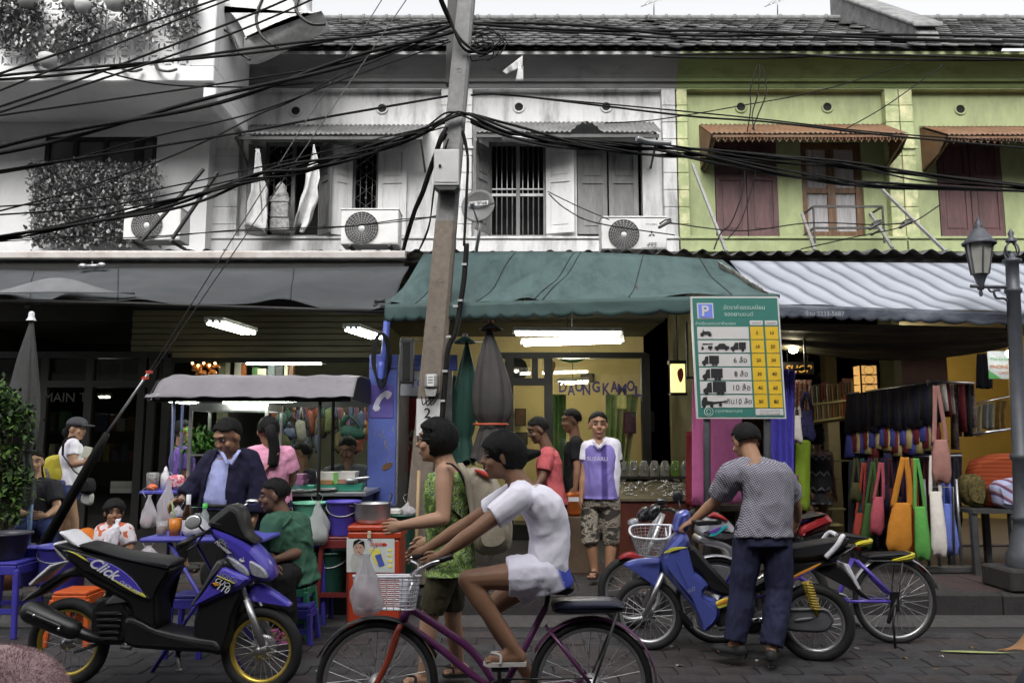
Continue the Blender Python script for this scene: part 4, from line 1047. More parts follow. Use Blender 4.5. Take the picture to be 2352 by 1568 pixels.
b.tube(catmull([(lp.x-.16,LD,za-.03),(lp.x-.22,LD,za-.05),(lp.x-.25,LD,za-.01)]),.01,6)
part('arm',b,M_lamp,sl_)
hd=thing('lantern',None,None,(lc.x,LD,za));hd.parent=sl_;hd.location=Vector((lc.x,LD,za))-WLOC[sl_.name]
zg0,zg1,zr,zf=P(0,632,LD).z,P(0,562,LD).z,P(0,536,LD).z,P(0,497,LD).z
b=MB();b.lathe([(.012,-.10),(.02,-.07),(.012,-.04),(.03,-.03),(.035,.03),(.06,zg0-za-.02),(.078,zg0-za)],(lc.x,LD,za),12);part('base',b,M_lamp,hd)
b=MB()
for k in range(6):
 a=k*PI/3+.3;b.bar((lc.x+.078*math.cos(a),LD+.078*math.sin(a),zg0),(lc.x+.126*math.cos(a),LD+.126*math.sin(a),zg1),.014,.014)
part('rib',b,M_lamp,hd)
b=MB();b.lathe([(.074,zg0),(.121,zg1)],(lc.x,LD,0),6,smooth=False,a0=.3,a1=.3+2*PI);part('pane',b,mat('milky lamp glass',(.30,.30,.27),.25,var=.2,scale=5),hd)
b=MB();b.lathe([(.155,zg1-.01),(.16,zg1+.01),(.135,zg1+.03),(.075,zr),(.06,zr+.03),(.03,zr+.04),(.045,zr+.06),(.03,zr+.08),(.035,zr+.1),(.018,zr+.12),(.02,zf-.05),(.001,zf)],(lc.x,LD,0),14);part('cap',b,M_lamp,hd)
b=MB().boxc((lp.x-.02,LD,KZ+.1),.52,.5,.2);sl_.rotation_euler.y=math.radians(1.9)
solo('lamp_plinth',b,M_kerb,'square concrete plinth block under the street lamp','plinth',bevel=.02,loc=(lp.x,LD,KZ))
#overhead cables, flags, plants on the upper storey
CAB=[([(-60,190,6.6),(490,2,7.6),(620,-40,7.9)],.011,1,'topmost black cable crossing the planted lattice balcony'),([(-60,232,6.6),(520,2,7.6),(640,-40,7.9)],.009,1,'second black cable crossing the planted lattice balcony'),([(-60,265,6.8),(225,168,7.2),(587,30,7.7),(720,-30,8.0)],.011,1,'black cable rising steeply past the balcony corner'),([(-60,278,6.8),(374,135,7.3),(587,56,7.7),(760,-20,8.0)],.010,1,'black cable just below the one past the balcony corner'),([(-60,182,6.9),(225,159,7.2),(587,116,7.6),(820,82,7.8),(1040,55,8.0)],.013,2,'double black cable running almost level from the left edge to the pole top'),([(217,160,7.2),(374,194,7.4),(587,200,7.6),(720,190,7.8)],.008,1,'slack thin cable hanging under the double cable at the balcony'),([(-60,274,6.9),(430,204,7.4),(587,180,7.6),(765,150,7.8),(1030,92,8.0)],.009,1,'thin cable from the left edge crossing the roof eaves to the pole'),([(-60,356,6.8),(200,300,7.0),(479,234,7.4),(709,168,7.7),(915,108,7.9),(1040,66,8.0)],.019,2,'thickest black cable climbing from the left edge to the pole top'),([(-60,402,6.9),(355,337,7.3),(587,299,7.6),(728,273,7.8),(1040,219,7.95)],.012,1,'black cable crossing above the window of the white building to the pole'),([(-60,408,6.9),(150,370,7.1),(337,318,7.3),(587,258,7.6),(802,178,7.8),(1035,96,8.0)],.008,1,'thin cable crossing the top of the ivy window frame'),([(-60,500,6.9),(150,445,7.1),(262,408,7.2),(374,367,7.3),(486,318,7.5),(597,262,7.6),(671,232,7.7),(802,165,7.8),(1035,70,8.0)],.008,1,'wavy thin cable passing over the ivy up to the pole'),([(-60,478,6.9),(262,452,7.2),(587,386,7.6),(820,330,7.8),(1030,282,8.0)],.007,1,'thin cable over the ivy above the heavy cable bundle'),([(-60,497,6.9),(262,470,7.2),(587,402,7.6),(820,345,7.8),(1030,290,8.0)],.008,1,'thin cable lying just above the heavy cable bundle at the left'),([(-60,552,6.9),(262,494,7.2),(449,453,7.4),(587,415,7.55),(690,389,7.6),(840,344,7.7),(971,299,7.8),(1030,272,7.83),(1075,268,7.83),(1156,296,7.9),(1305,320,8.0),(1492,338,8.1),(1696,361,8.2),(1959,384,8.3),(2146,406,8.4),(2420,432,8.5)],.014,6,'heavy bundle of black cables sagging across the facades and bent around the pole'),([(1081,276,7.86),(1156,304,7.9),(1305,330,8.0),(1492,352,8.1),(1600,362,8.15),(1883,409,8.3),(2052,424,8.4),(2420,440,8.5)],.014,4,'lower strand of the heavy bundle right of the pole over the green house'),([(1088,56,8.0),(1380,66,8.3),(1593,76,8.5),(1921,83,8.8),(2420,92,9.0)],.015,2,'thick pair of cables running right from the pole top over the roof tiles'),([(1088,66,8.0),(1380,78,8.3),(1593,90,8.5),(1921,92,8.8),(2420,98,9.0)],.010,1,'single cable just under the thick pair over the roof tiles'),([(1500,128,10.6),(1800,129,10.6),(2000,131,10.6),(2420,138,10.6)],.016,2,'black cable pair along the roof eaves of the green houses'),([(1081,219,7.95),(1156,217,8.0),(1380,243,8.3),(1593,268,8.5),(1771,281,8.6),(2034,311,8.8),(2420,346,9.0)],.011,1,'black cable crossing the round vents right of the pole'),([(1120,215,8.0),(1380,238,8.3),(1593,258,8.5),(1771,276,8.6),(2034,306,8.8),(2420,332,9.0)],.008,1,'thinner cable just above the one crossing the round vents'),([(1390,283,8.6),(1509,275,9.0),(1696,244,9.5),(1884,208,10.2),(2090,146,11.0)],.007,1,'thin wire rising to the right over the first green window hood'),([(1930,303,9.0),(2040,240,9.8),(2165,150,11.0)],.007,1,'thin wire rising steeply to the eaves left of the second green house'),([(1740,150,11.4),(1724,200,11.3),(1724,250,11.3),(1716,305,11.2)],.009,1,'leftmost of three wires dropping from the green eaves'),([(1745,150,11.4),(1742,210,11.3),(1728,262,11.3),(1732,300,11.2)],.009,1,'middle one of three wires dropping from the green eaves'),([(1752,152,11.4),(1760,210,11.3),(1742,262,11.3),(1728,296,11.2)],.009,1,'rightmost of three wires dropping from the green eaves'),([(1712,380,10.8),(1706,440,10.8),(1680,510,10.5),(1656,535,10.3),(1640,572,10.0)],.009,1,'black wire hanging in front of the left maroon shutter'),([(1738,390,10.8),(1722,450,10.8),(1700,512,10.5),(1672,548,10.3)],.007,1,'thin wire hanging in front of the right maroon shutter leaf'),([(1026,300,7.8),(1005,340,7.9),(975,428,8.6),(945,510,9.4),(926,575,9.7)],.020,3,'tangled cable bundle falling from the pole to the corner of the grey awning'),([(1030,320,7.8),(1000,420,8.2),(985,520,9.0),(960,580,9.6)],.008,2,'pair of thin wires falling beside the tangled bundle'),([(1062,300,7.8),(1074,360,7.85),(1072,440,7.86),(1066,560,7.86)],.013,2,'black cables running down the right face of the pole'),([(-40,555,10.4),(150,545,10.4),(300,548,10.4),(520,530,10.4),(780,522,10.4),(930,505,9.8),(1005,496,8.0)],.007,2,'thin wires strung low across the ivy and the left air conditioner'),([(1260,445,10.6),(1300,480,10.6),(1370,512,10.5),(1550,540,10.4)],.008,1,'slack wire drooping across the white shutter to the right air conditioner'),([(1258,440,10.6),(1330,475,10.6),(1400,505,10.5)],.007,1,'short slack wire crossing the white shutter'),([(1540,512,10.4),(1700,530,10.3),(1860,512,10.3),(2010,516,10.2),(2080,512,10.2)],.008,1,'thin wire along the bottom of the green house windows'),([(1840,572,10.0),(1960,545,10.1),(2080,518,10.2),(2160,470,10.4)],.008,1,'wire slanting up to the clamp right of the brown window'),([(1090,0,8.0),(1040,-40,7.9)],.01,1,'short cable at the very top of the pole'),([(1000,-30,7.5),(1030,40,7.75),(1060,100,7.82),(1095,118,7.9),(1130,112,8.0)],.016,2,'thick cable loop curling around the top of the pole'),]
for pts,r,n,lab in CAB:
 base=catmull([P(*p)for p in pts],10);b=MB()
 for k in range(n):
  ph=k*2*PI/max(n,1)+R.random();sp=r*1.5 if n>1 else 0;out=[]
  for i,q in enumerate(base):
   t=i*.22+ph;out.append(q+Vector((0,math.cos(t)*sp,math.sin(t)*sp*1.25+(.02*(k-n/2)*math.sin(i*.13+k)if n>3 else 0))))
  b.tube(out,r*(1 if k<2 else.7),6)
 solo('overhead_cable',b,M_wire,lab,'cable','overhead cables',loc=base[len(base)//2])
for k in range(9):
 c=P(1105+26*R.uniform(-1,1),118+20*R.uniform(-1,1),7.95);r=.06+.10*R.random();a0=R.random()*6
 b=MB();b.tube(catmull([c+Vector((r*math.cos(a0+t)*1.3,.03*math.sin(t*3+k),r*math.sin(a0+t)*.8+.02*t))for t in np.linspace(0,5.2,9)]),.006,5)
 solo('wire_loop',b,M_wire,'loose loop of black wire tangled beside the pole head','wire','loose wire loops at the pole head')
for q in(P(1046,140,7.86),):pass
for k,(u0,u1,lab)in enumerate(((877,340,'left one of two thin guy wires slanting down to the food cart'),(936,347,'right one of two thin guy wires slanting down to the food cart'))):
 b=MB();b.tube([P(u0+30,-48,7.9),P(u1,858,7.55)],.0055,6);solo('guy_wire',b,M_iron,lab,'wire','guy wires')
gp=thing('guy_anchor','black sleeved guy rod slanting to the pavement in front of the dark shop','guy rod',P(95,1258,7.9))
b=MB();b.tube([P(341,856,7.55),P(243,998,7.65)],.012,8);part('rod',b,M_steel,gp)
b=MB();b.tube([P(246,995,7.64),P(226,1030,7.67),P(95,1262,7.82)],[.028,.042,.05],10);part('sleeve',b,M_blkcloth if 'cloth black' in _mats else M_wire,gp)
for u,v in((334,868),(343,854)):part('marker_tie',MB().boxc(P(u,v,7.53),.05,.04,.025),mat('red tie',(.45,.04,.02),.6),gp)
for u,v,lab in((2010,518,'left dark cable clamp under the brown window'),(2080,515,'right dark cable clamp beside the brown window'),(1527,515,'dark cable clamp at the corner of the white and green houses')):
 b=MB();c=P(u,v,10.2);b.cap(c+Vector((-.07,0,-.04)),c+Vector((.07,0,.04)),.022,.022,8);b.tube([c+Vector((-.07,-.01,.0)),c+Vector((0,-.02,.05)),c+Vector((.08,-.01,.07))],.012,6);solo('cable_clamp',b,M_iron,lab,'clamp','cable clamps')
for(a,c,lab)in(((468,388,9.9),(326,552,10.3),'left one of two dark steel stays before the white building'),((500,396,9.9),(396,548,10.3),'right one of two dark steel stays before the white building'),((1590,378,11.9),(1668,578,10.2),'pale steel stay left of the maroon shutters'),((2010,420,11.9),(2185,590,10.2),'long pale steel stay right of the brown window'),((1842,490,11.8),(1872,575,10.1),'short pale stay at the left of the balcony rail'),((2000,490,11.8),(2050,570,10.1),'short pale stay at the right of the balcony rail')):
 b=MB();b.bar(P(*a),P(*c),.035,.035);solo('steel_stay',b,M_iron if a[0]<600 else mat('pale steel',(.28,.28,.27),.5,.3),lab,'steel stay','steel stays of the walkway roof')
b=MB();b.grid(lambda s_,t:P(1200-46*s_*(1-.2*t),128+36*s_+t*26*(1-.75*s_),8.0+.04*math.sin(s_*9)),10,5);b.grid(lambda s_,t:P(1190+12*s_-6*t*(1-s_),152+34*t,8.02),4,5)
o=solo('torn_flag',b,mat('dirty white cloth',(.50,.50,.50),.8,var=.3,scale=12),'torn white pennant caught in the wires right of the pole head','flag',loc=P(1190,150,8.0));solidify(o,.004)
for lab,top_,bot_,sh in(('white flag leaning at the window right of the small shrine',(724,326,11.85),(676,536,11.7),(-8,62)),('white and grey flag leaning at the left shutter',(590,336,11.85),(606,536,11.7),(-44,26))):
 t=thing('flag',lab,'flag',P(*bot_),'flags leaning at the upper windows');part('staff',MB().tube([P(*bot_),P(*top_)],.012,8),M_shutg,t)
 b=MB();n1=sh
 b.grid(lambda s_,q:P(top_[0]+(bot_[0]-top_[0])*(.04+.86*q)+(n1[0]*q if s_<.5 else 0)*(1-2*s_)+s_*math.sin(q*PI*.8)*n1[1]*.55,top_[1]+(bot_[1]-top_[1])*(.03+.9*q)+s_*q*10,11.75-.09*math.sin(s_*8+q*4+sh[0])*q)+Vector((.05*noise.noise(Vector((s_*4,q*5,sh[1]))),0,.04*math.sin(s_*9+sh[0])*q)),14,18)
 o=part('flag_cloth',b,mat('flag white',(.52,.52,.52),.85,var=.2,scale=6,bump=.2),t);solidify(o,.004)
t=thing('shrine','small pale carved shrine standing in the left upper window','shrine',P(645,536,12.1));D=12.1
for i,(v0,v1,w)in enumerate(((536,505,44),(505,470,40),(470,455,44),(455,440,20))):part('tier',MB().box(P(645-w/2,v0,D).x,P(645+w/2,v0,D).x,D-.12,D+.05,P(0,v0,D).z,P(0,v1,D).z+.001*i),mat('carved stone',(.28,.28,.28),.8,var=.6,scale=18,bump=.8),t,bevel=.02)
b=MB();b.lathe([(.10,0),(.12,.06),(.08,.12),(.09,.16),(.05,.22),(.001,.26)],P(645,455,D-.03),12);part('figure',b,mat('carved stone',(.28,.28,.28),.8),t)
b=MB();b.grid(lambda s_,t:P(1152+105*s_,305+16*s_+18*t,11.0+.05*t*t),10,4);o=solo('loose_strip',b,M_steel,'loose bent metal strip hanging under the hood of the barred window','metal strip');solidify(o,.006)
b=MB();b.tube(catmull([P(1462,318,8.0),P(1490,326,8.05),P(1540,330,8.1)]),.03,8);solo('cable_joint',b,M_steel,'silver wrapped cable joint on the heavy bundle above the grey shutters','cable joint')
b=MB();b.puff([(488,62),(512,70),(536,96),(552,128),(582,142),(660,106),(752,52),(716,38),(708,-20),(640,-40),(500,-40)],11.15,.30,.22,0,3)
t=thing('roof_sheet','curled pale sheet with dark seams draped over the roof corner at upper left','tarpaulin',P(600,142,11.15));part('sheet',b,mat('pale tarpaulin',(.60,.60,.60),.6,var=.45,scale=2.2,bump=.3,dirt=(.1,.1,.1),damt=.5,dscale=2),t)
b=MB();b.tube(catmull([P(604,-5,10.84),P(588,40,10.83),P(602,84,10.83),P(640,112,10.86)]),.02,6);b.tube(catmull([P(690,-10,10.85),P(680,24,10.84),P(712,54,10.85),P(748,56,10.9)]),.025,6);b.tube(catmull([P(492,62,10.88),P(530,78,10.87),P(548,118,10.86),P(575,138,10.87)]),.02,6);part('seam',b,M_dark,t)
for u,v,D,lab in((1502,42,15.2,'thin television aerial on the ridge above the white house'),(1786,42,15.2,'wider television aerial on the ridge near the fire wall')):
 t=thing('tv_aerial',lab,'aerial',P(u,v,D));part('mast',MB().tube([P(u,v,D),P(u,-30,D)],.012,6),M_steel,t);b=MB()
 for k in range(5):b.tube([P(u-26+10*k,14-3*k,D-.3),P(u-2+10*k,-6-3*k,D+.3)],.006,5)
 b.tube([P(u-30,16,D),P(u+45,-14,D)],.009,5);part('rods',b,M_steel,t)
def leaves(mb,n,fn,size,m=0,flat=.5,droop=0.0):
 for _ in range(n):
  c=fn();d=Vector((R.gauss(0,1),R.gauss(0,1),R.gauss(0,1)-droop)).normalized();a,b_=frame_of(d);L=size*R.uniform(.6,1.3);w=L*flat
  mb.add([c,c+d*L*.5+a*w*.5,c+d*L,c+d*L*.5-a*w*.5],[(0,1,2,3)],m if not isinstance(m,(list,tuple))else R.choice(m))
def leafmat(nm,c,var=.5):return mat(nm,c,.6,var=var,scale=5,spec=.3)
ML1,ML2,ML3=leafmat('grey leaf',(.21,.21,.21)),leafmat('dark grey leaf',(.11,.11,.11)),leafmat('pale grey blossom',(.42,.42,.42))
iv=thing('ivy_screen','two dense grey leafed ivy screens hanging under the window of the white building','climbing plant',P(215,556,11.6))
for u0,u1 in((72,206),(206,362)):
 b=MB();cv=lambda:P(R.uniform(u0,u1)+7*R.gauss(0,1)*(R.random()<.5),372+7*R.gauss(0,1)*(R.random()<.4)+188*R.random()**.95,11.62+R.uniform(-.16,.16)+.1*noise.noise(Vector((R.random()*9,0,0))))
 leaves(b,4600,cv,.068,[0,0,0,1,2],.6,.6);o=part('foliage',b,[ML1,ML2,leafmat('light grey leaf',(.27,.27,.27))],iv)
 b=MB()
 for k in range(6):b.tube(catmull([P(u0+(u1-u0)*(k+.5)/6,375,11.75),P(u0+(u1-u0)*(k+.3)/6,460,11.72),P(u0+(u1-u0)*(k+.6)/6,558,11.75)]),.012,5)
 part('stem',b,ML2,iv)
for lab,u0,u1,v0,v1,n,mm_ in(('dense dark leafed plant trailing over the lattice at the far left',-10,95,-10,100,1500,[0,1,1,0]),('pale flowering plant trailing low over the lattice left of centre',35,205,62,118,1300,[0,2,2,1]),('leafy plant hanging above the lattice between two pale pots',150,250,-5,85,900,[0,1,0,2]),('pale flowering plant spilling over the lattice at its right end',262,445,-10,92,1900,[0,2,2,2,1])):
 t=thing('trailing_plant',lab,'plant',P((u0+u1)/2,v0,10.5),'plants on the lattice balcony');b=MB();blobs=[(R.uniform(u0,u1),v0+(v1-v0)*R.random()**1.3,R.uniform(8,20))for _ in range(26)]
 def fb_():
  q=R.choice(blobs);return P(q[0]+R.gauss(0,q[2]*.6),q[1]+R.gauss(0,q[2]*.8),10.42+R.uniform(-.14,.1))
 leaves(b,int(n*1.25),fb_,.07,mm_,.55,.5);part('foliage',b,[ML1,ML2,ML3],t);b=MB()
 for q in blobs[:8]:b.tube(catmull([P(q[0]+5,v0-20,10.5),P(q[0],(v0+q[1])/2,10.44),P(q[0]-4,q[1]+12,10.42)]),.008,4)
 part('stem',b,ML2,t)
M_pot=mat('pale round pot',(.36,.36,.36),.7,var=.25,scale=7,bump=.2)
for u,v,s_,lab in((62,-2,24,'leftmost pale round pot hanging at the top of the lattice'),(166,4,22,'second pale round pot from the left at the top of the lattice'),(190,14,20,'pale round pot hanging lowest above the lattice'),(262,4,24,'rightmost pale round pot hanging above the lattice'),(110,138,22,'pale round pot standing out from the balcony ledge under the flowers')):
 t=thing('hanging_pot',lab,'pot',P(u,v,10.3),'round pots on the lattice balcony');r=s_/ppm(10.3);c=P(u,v,10.3)
 part('pot',MB().lathe([(.001,-r),(r*.6,-r*.8),(r,-r*.1),(r*.95,r*.5),(r*.8,r*.6),(r*.7,r*.5)],c,16),M_pot,t)
 b=MB();b.tube([c+Vector((0,0,r*.5)),c+Vector((0,.1,.5))]if v<100 else[c,c+Vector((0,.3,0))],.008,5);part('hanger',b,M_iron,t)
for u,lab in((88,'left one of three dark curved drain spouts on the balcony ledge'),(285,'middle one of three dark curved drain spouts on the balcony ledge'),(365,'right one of three dark curved drain spouts on the balcony ledge')):
 b=MB();b.tube(catmull([P(u-8,146,10.54),P(u,160,10.46),P(u+22,164,10.42),P(u+40,160,10.5)]),.03,8,flat=.6);solo('drain_spout',b,M_iron,lab,'spout','drain spouts')
TMP=bpy.data.scenes.new('sculpt')
def remesh(mb,voxel,smooth=5,name='body',fac=.5):
 me=mb.mesh('raw',[],(0,0,0));o=bpy.data.objects.new('raw',me);TMP.collection.objects.link(o)
 r=o.modifiers.new('r','REMESH');r.mode='VOXEL';r.voxel_size=voxel
 s=o.modifiers.new('s','SMOOTH');s.factor=fac;s.iterations=smooth
 TMP.view_layers[0].update()
 with bpy.context.temp_override(scene=TMP,view_layer=TMP.view_layers[0]):dg=bpy.context.evaluated_depsgraph_get();dg.update()
 out=bpy.data.meshes.new_from_object(o.evaluated_get(dg))
 bpy.data.objects.remove(o);bpy.data.meshes.remove(me)
 out.name=name
 return out
def place_mesh(name,me,mats,parent,label=None):
 L=WLOC[parent.name]
 co=np.empty(len(me.vertices)*3,np.float32);me.vertices.foreach_get('co',co)
 co=(co.reshape(-1,3)-np.array(L[:],np.float32));me.vertices.foreach_set('co',co.ravel())
 me.materials.clear()
 for m in(mats if isinstance(mats,(list,tuple))else[mats]):me.materials.append(m)
 me.polygons.foreach_set('use_smooth',[True]*len(me.polygons));me.update()
 o=link(name,me,L,parent)
 if label:o['label']=label
 return o
def wrinkle(me,amp,sc,seed=0,stretch=(1,1,.5)):
 n=len(me.vertices);co=np.empty(n*3);no=np.empty(n*3)
 me.vertices.foreach_get('co',co);me.vertices.foreach_get('normal',no);co=co.reshape(-1,3);no=no.reshape(-1,3);k=np.empty(n)
 for i in range(n):
  p=Vector((co[i,0]*sc*stretch[0],co[i,1]*sc*stretch[1],co[i,2]*sc*stretch[2]+seed))
  w_=noise.noise_vector(p*.6)*.8;q=p+w_
  k[i]=.8*noise.noise(q)+.45*noise.noise(q*2.3)+.75*(.5-abs(noise.noise(q*1.3+Vector((3,1,7))))*2.2)+.4*(.5-abs(noise.noise(q*2.9+Vector((9,4,2))))*2.2)
 co+=no*(amp*k)[:,None];me.vertices.foreach_set('co',co.ravel());me.update()
SK=[mat('light tan skin',(.40,.235,.155),.55,var=.1,scale=8,spec=.35),mat('brown skin',(.235,.125,.075),.5,var=.1,scale=8,spec=.4),mat('deep brown skin',(.13,.068,.042),.5,var=.1,scale=8,spec=.4),mat('warm brown skin',(.29,.155,.09),.5,var=.1,scale=8,spec=.4)]
M_hair=mat('black hair',(.006,.0055,.0055),.75,spec=.25,var=.5,scale=30,stretch=(1,1,.3),bump=.4,bscale=60)
M_eyew=mat('eye white',(.20,.18,.165),.3,var=.03);M_iris=mat('dark iris',(.012,.009,.008),.2);M_brow=mat('dark brow',(.015,.012,.010),.8);M_lip=mat('lip',(.22,.085,.07),.5)
def ellip(mb,rings,n=16):
 0
 vs=[]
 for c,a,b_,ra,rb in rings:
  for k in range(n):
   t=2*PI*k/n;cs,sn=math.cos(t),math.sin(t)
   e=.8
   vs.append(c+a*(ra*math.copysign(abs(cs)**e,cs))+b_*(rb*math.copysign(abs(sn)**e,sn)))
 N=len(rings);fs=[(i*n+k,i*n+(k+1)%n,(i+1)*n+(k+1)%n,(i+1)*n+k)for i in range(N-1)for k in range(n)]
 fs+=[tuple(range(n))[::-1],tuple(range((N-1)*n,N*n))]
 mb.add(vs,fs,0,True)
class Person:
 def __init__(s,label,D,J,k=1.0,look=(0,-1,0),up=(0,0,1),face=None,skin=0,base=None,group=None,fat=0.0,fem=False,hcurl=.5):
  0
  s.k=k;s.J={}
  for n_,j in J.items():s.J[n_]=P(j[0],j[1],D+(j[2]if len(j)>2 else 0))
  s.skin=SK[skin];s.fat=fat;s.fem=fem;s.curl=hcurl
  s.t=thing('person',label,'person',base or s.J.get('toR',s.J.get('pel')),group)
  s.look=Vector(look).normalized();s.up=(Vector(up)-s.look*Vector(up).dot(s.look)).normalized();s.side=s.look.cross(s.up).normalized()
  s.face=Vector(face or look).normalized()
  J=s.J
  s.sx=(J['shR']-J['shL']).normalized()if 'shR' in J and 'shL' in J else s.face.cross(Vector((0,0,1)))
  hp=s.face.cross(Vector((0,0,1))).normalized()
  s.hx=hp if s.sx.dot(hp)>0 else-hp
  w=.092*k
  J.setdefault('hpR',J['pel']+s.hx*w);J.setdefault('hpL',J['pel']-s.hx*w)
 def torso(s,mb,th=0.0,hem=0.0,top=1.0):
  k,J=s.k,s.J;pel,nk=J['pel'],J['neck'];ax=(nk-pel);L=ax.length;a=ax/L
  f=s.fat;fem=s.fem
  prof=[(-.20,.10,.085),(-.10,.158,.118),(.0,.172,.125+f*.3),(.18,.158,.115+f),(.36,.148-(.012 if fem else 0),.108+f*1.1),(.55,.158,.113+f*.6),(.72,.168,.118),(.86,.158,.10),(.94,.115,.08),(1.02,.06,.06)]
  rings=[]
  fw=s.face
  for t,rw,rd in prof:
   if t<hem-.001 and th:continue
   if t>top:continue
   h=s.hx.lerp(s.sx,min(1,max(0,t))).normalized();h=(h-a*h.dot(a)).normalized();d=h.cross(a)
   mid=J.get('mid')
   c=pel+ax*t
   if mid is not None:
    tt=max(0,min(1,t));c=pel*(1-tt)**2+(2*mid-(pel+nk)/2)*2*tt*(1-tt)+nk*tt**2 if 0<=t<=1 else c
   e=1.0
   rings.append((c,h,d,(rw+th)*k,(rd+th)*k))
  if th and hem<0:
   c0=pel+ax*hem;rings.insert(0,(c0,s.hx,s.hx.cross(a),(.178+th)*k,(.132+th+f*.4)*k))
  ellip(mb,rings)
 def limb(s,mb,names,radii,th=0.0,frac=99.0,start=0.0):
  pts=[s.J[n]for n in names if n in s.J];k=s.k
  tot=0
  for i in range(len(pts)-1):
   if tot>=frac:break
   f=min(1.0,frac-tot);a,b_=pts[i],pts[i].lerp(pts[i+1],f);ra,rb=radii[i],radii[i]+(radii[i+1]-radii[i])*f
   if tot==0 and start:a=a.lerp(b_,start)
   d=(b_-a).normalized();L=(b_-a).length
   bulge=1.12 if not th else 1.02
   last=tot+f>=frac or i==len(pts)-2
   P_,Rr=[a-d*ra*k*.8,a-d*ra*k*.4,a,a.lerp(b_,.3),a.lerp(b_,.7),b_],[(ra*.55+th)*k,(ra*.88+th)*k,(ra+th)*k,(max(ra*.97,rb)*bulge*.98+th)*k,((ra*.35+rb*.65)*1.03+th)*k,(rb+th)*k]
   if not(last and th):P_+=[b_+d*rb*k*.45,b_+d*rb*k*.85];Rr+=[(rb*.89+th)*k,(rb*.5+th)*k]
   mb.tube(P_,Rr,12)
   tot+=1
 ARM=(.056,.043,.030);LEG=(.085,.055,.039)
 def build_body(s,voxel=.011):
  voxel*=.8
  k,J=s.k,s.J;b=MB();s.torso(b)
  hc=J['head']
  nb=J['neck']
  b.cap(nb-(hc-nb)*.15,hc-s.up*.04*k-s.look*.015*k,.066*k,.060*k,12);b.cap(nb-Vector((0,0,.05)),nb.lerp(hc,.25),.085*k,.055*k,12)
  k0,k=k,k*1.1
  A=(s.side,s.look,s.up)
  b.sph(hc+s.up*.028*k-s.look*.008*k,.076*k,.096*k,.088*k,18,12,ax=A)
  b.sph(hc-s.up*.045*k+s.look*.022*k,.060*k,.072*k,.078*k,16,10,ax=A)
  b.sph(hc-s.up*.098*k+s.look*.062*k,.026*k,.024*k,.022*k,10,8,ax=A)
  b.sph(hc-s.up*.022*k+s.look*.098*k,.016*k,.024*k,.017*k,10,8,ax=A)
  b.cap(hc+s.up*.02*k+s.look*.088*k,hc-s.up*.015*k+s.look*.100*k,.009*k,.012*k,8)
  b.sph(hc-s.up*.066*k+s.look*.083*k,.024*k,.014*k,.012*k,10,6,ax=A)
  b.sph(hc+s.up*.038*k+s.look*.080*k,.055*k,.018*k,.014*k,10,6,ax=A)
  for q in(-1,1):
   b.sph(hc-s.up*.01*k+s.side*(.080*k*q)-s.look*.006*k,.013*k,.024*k,.034*k,8,8,ax=A)
   b.sph(hc-s.up*.03*k+s.side*(.042*k*q)+s.look*.066*k,.024*k,.022*k,.024*k,8,6,ax=A)
  k=k0
  for q in 'LR':
   if 'el'+q in J:
    if 'sh'+q in J:
     b.cap(nb.lerp(J['sh'+q],.35)-Vector((0,0,.02))*k,J['sh'+q],.058*k,.058*k)
     s.limb(b,('sh'+q,'el'+q,'wr'+q),s.ARM)
    s.palm(b,q)
   if 'kn'+q in J:
    s.limb(b,('hp'+q,'kn'+q,'an'+q),s.LEG)
    if 'to'+q in J:
     an,to=J['an'+q],J['to'+q];d=(to-an);d.z=0
     d=d.normalized()if d.length>.01 else Vector((0,-1,0))
     heel=Vector((an.x,an.y,to.z))-d*.045*k+Vector((0,0,.03*k))if(an.z-to.z)>.02 else an-d*.04
     b.cap(an,heel,.036*k,.034*k);tp=to+Vector((0,0,.018*k))
     b.cap(heel,tp.lerp(heel,.25),.033*k,.036*k);b.cap(an-Vector((0,0,.01)),tp.lerp(heel,.35),.034*k,.03*k);b.cap(tp.lerp(heel,.25),tp,.038*k,.022*k)
  me=remesh(b,voxel,4)
  fb=MB()
  for q in 'LR':s.fingers(fb,q)
  for q in 'LR':
   if 'to'+q in J and 'kn'+q in J:
    an,to=J['an'+q],J['to'+q];d=Vector((to.x-an.x,to.y-an.y,0));d=d.normalized()if d.length>.01 else Vector((0,-1,0));n_=Vector((-d.y,d.x,0))
    for i in range(5):fb.cap(to+n_*((i-2)*.015*k)+Vector((0,0,.012*k)),to+n_*((i-2)*.017*k)+d*(.026-.003*abs(i-1))*k+Vector((0,0,.010*k)),.010*k,.008*k,6)
  if fb.v:
   bm2=fb.mesh('f',[],(0,0,0));import bmesh
   bm=bmesh.new();bm.from_mesh(me);bm.from_mesh(bm2);bm.to_mesh(me);bm.free();bpy.data.meshes.remove(bm2)
  s.body=place_mesh('body',me,s.skin,s.t)
  s.eyes()
  return s
 def hand_frame(s,q):
  J=s.J;wr=J['wr'+q];d=(wr-J['el'+q]).normalized();h=J.get('ha'+q)
  if h is not None and(h-wr).length>.01:d=(h-wr).normalized()
  side=s.sx*(1 if q=='R' else-1)
  n_=s.J.get('pn'+q)
  pal=(-side if True else side);pal=(pal-d*pal.dot(d))
  if pal.length<.2:pal=s.face-d*s.face.dot(d)
  pal.normalize();ac=d.cross(pal).normalized()
  return wr,d,pal,ac
 def palm(s,b,q):
  if 'wr'+q not in s.J:return
  wr,d,pal,ac=s.hand_frame(q);k=s.k
  b.sph(wr+d*.045*k,.040*k,.055*k,.020*k,12,8,ax=(ac,d,pal));b.cap(wr,wr+d*.02*k,.028*k,.028*k,8)
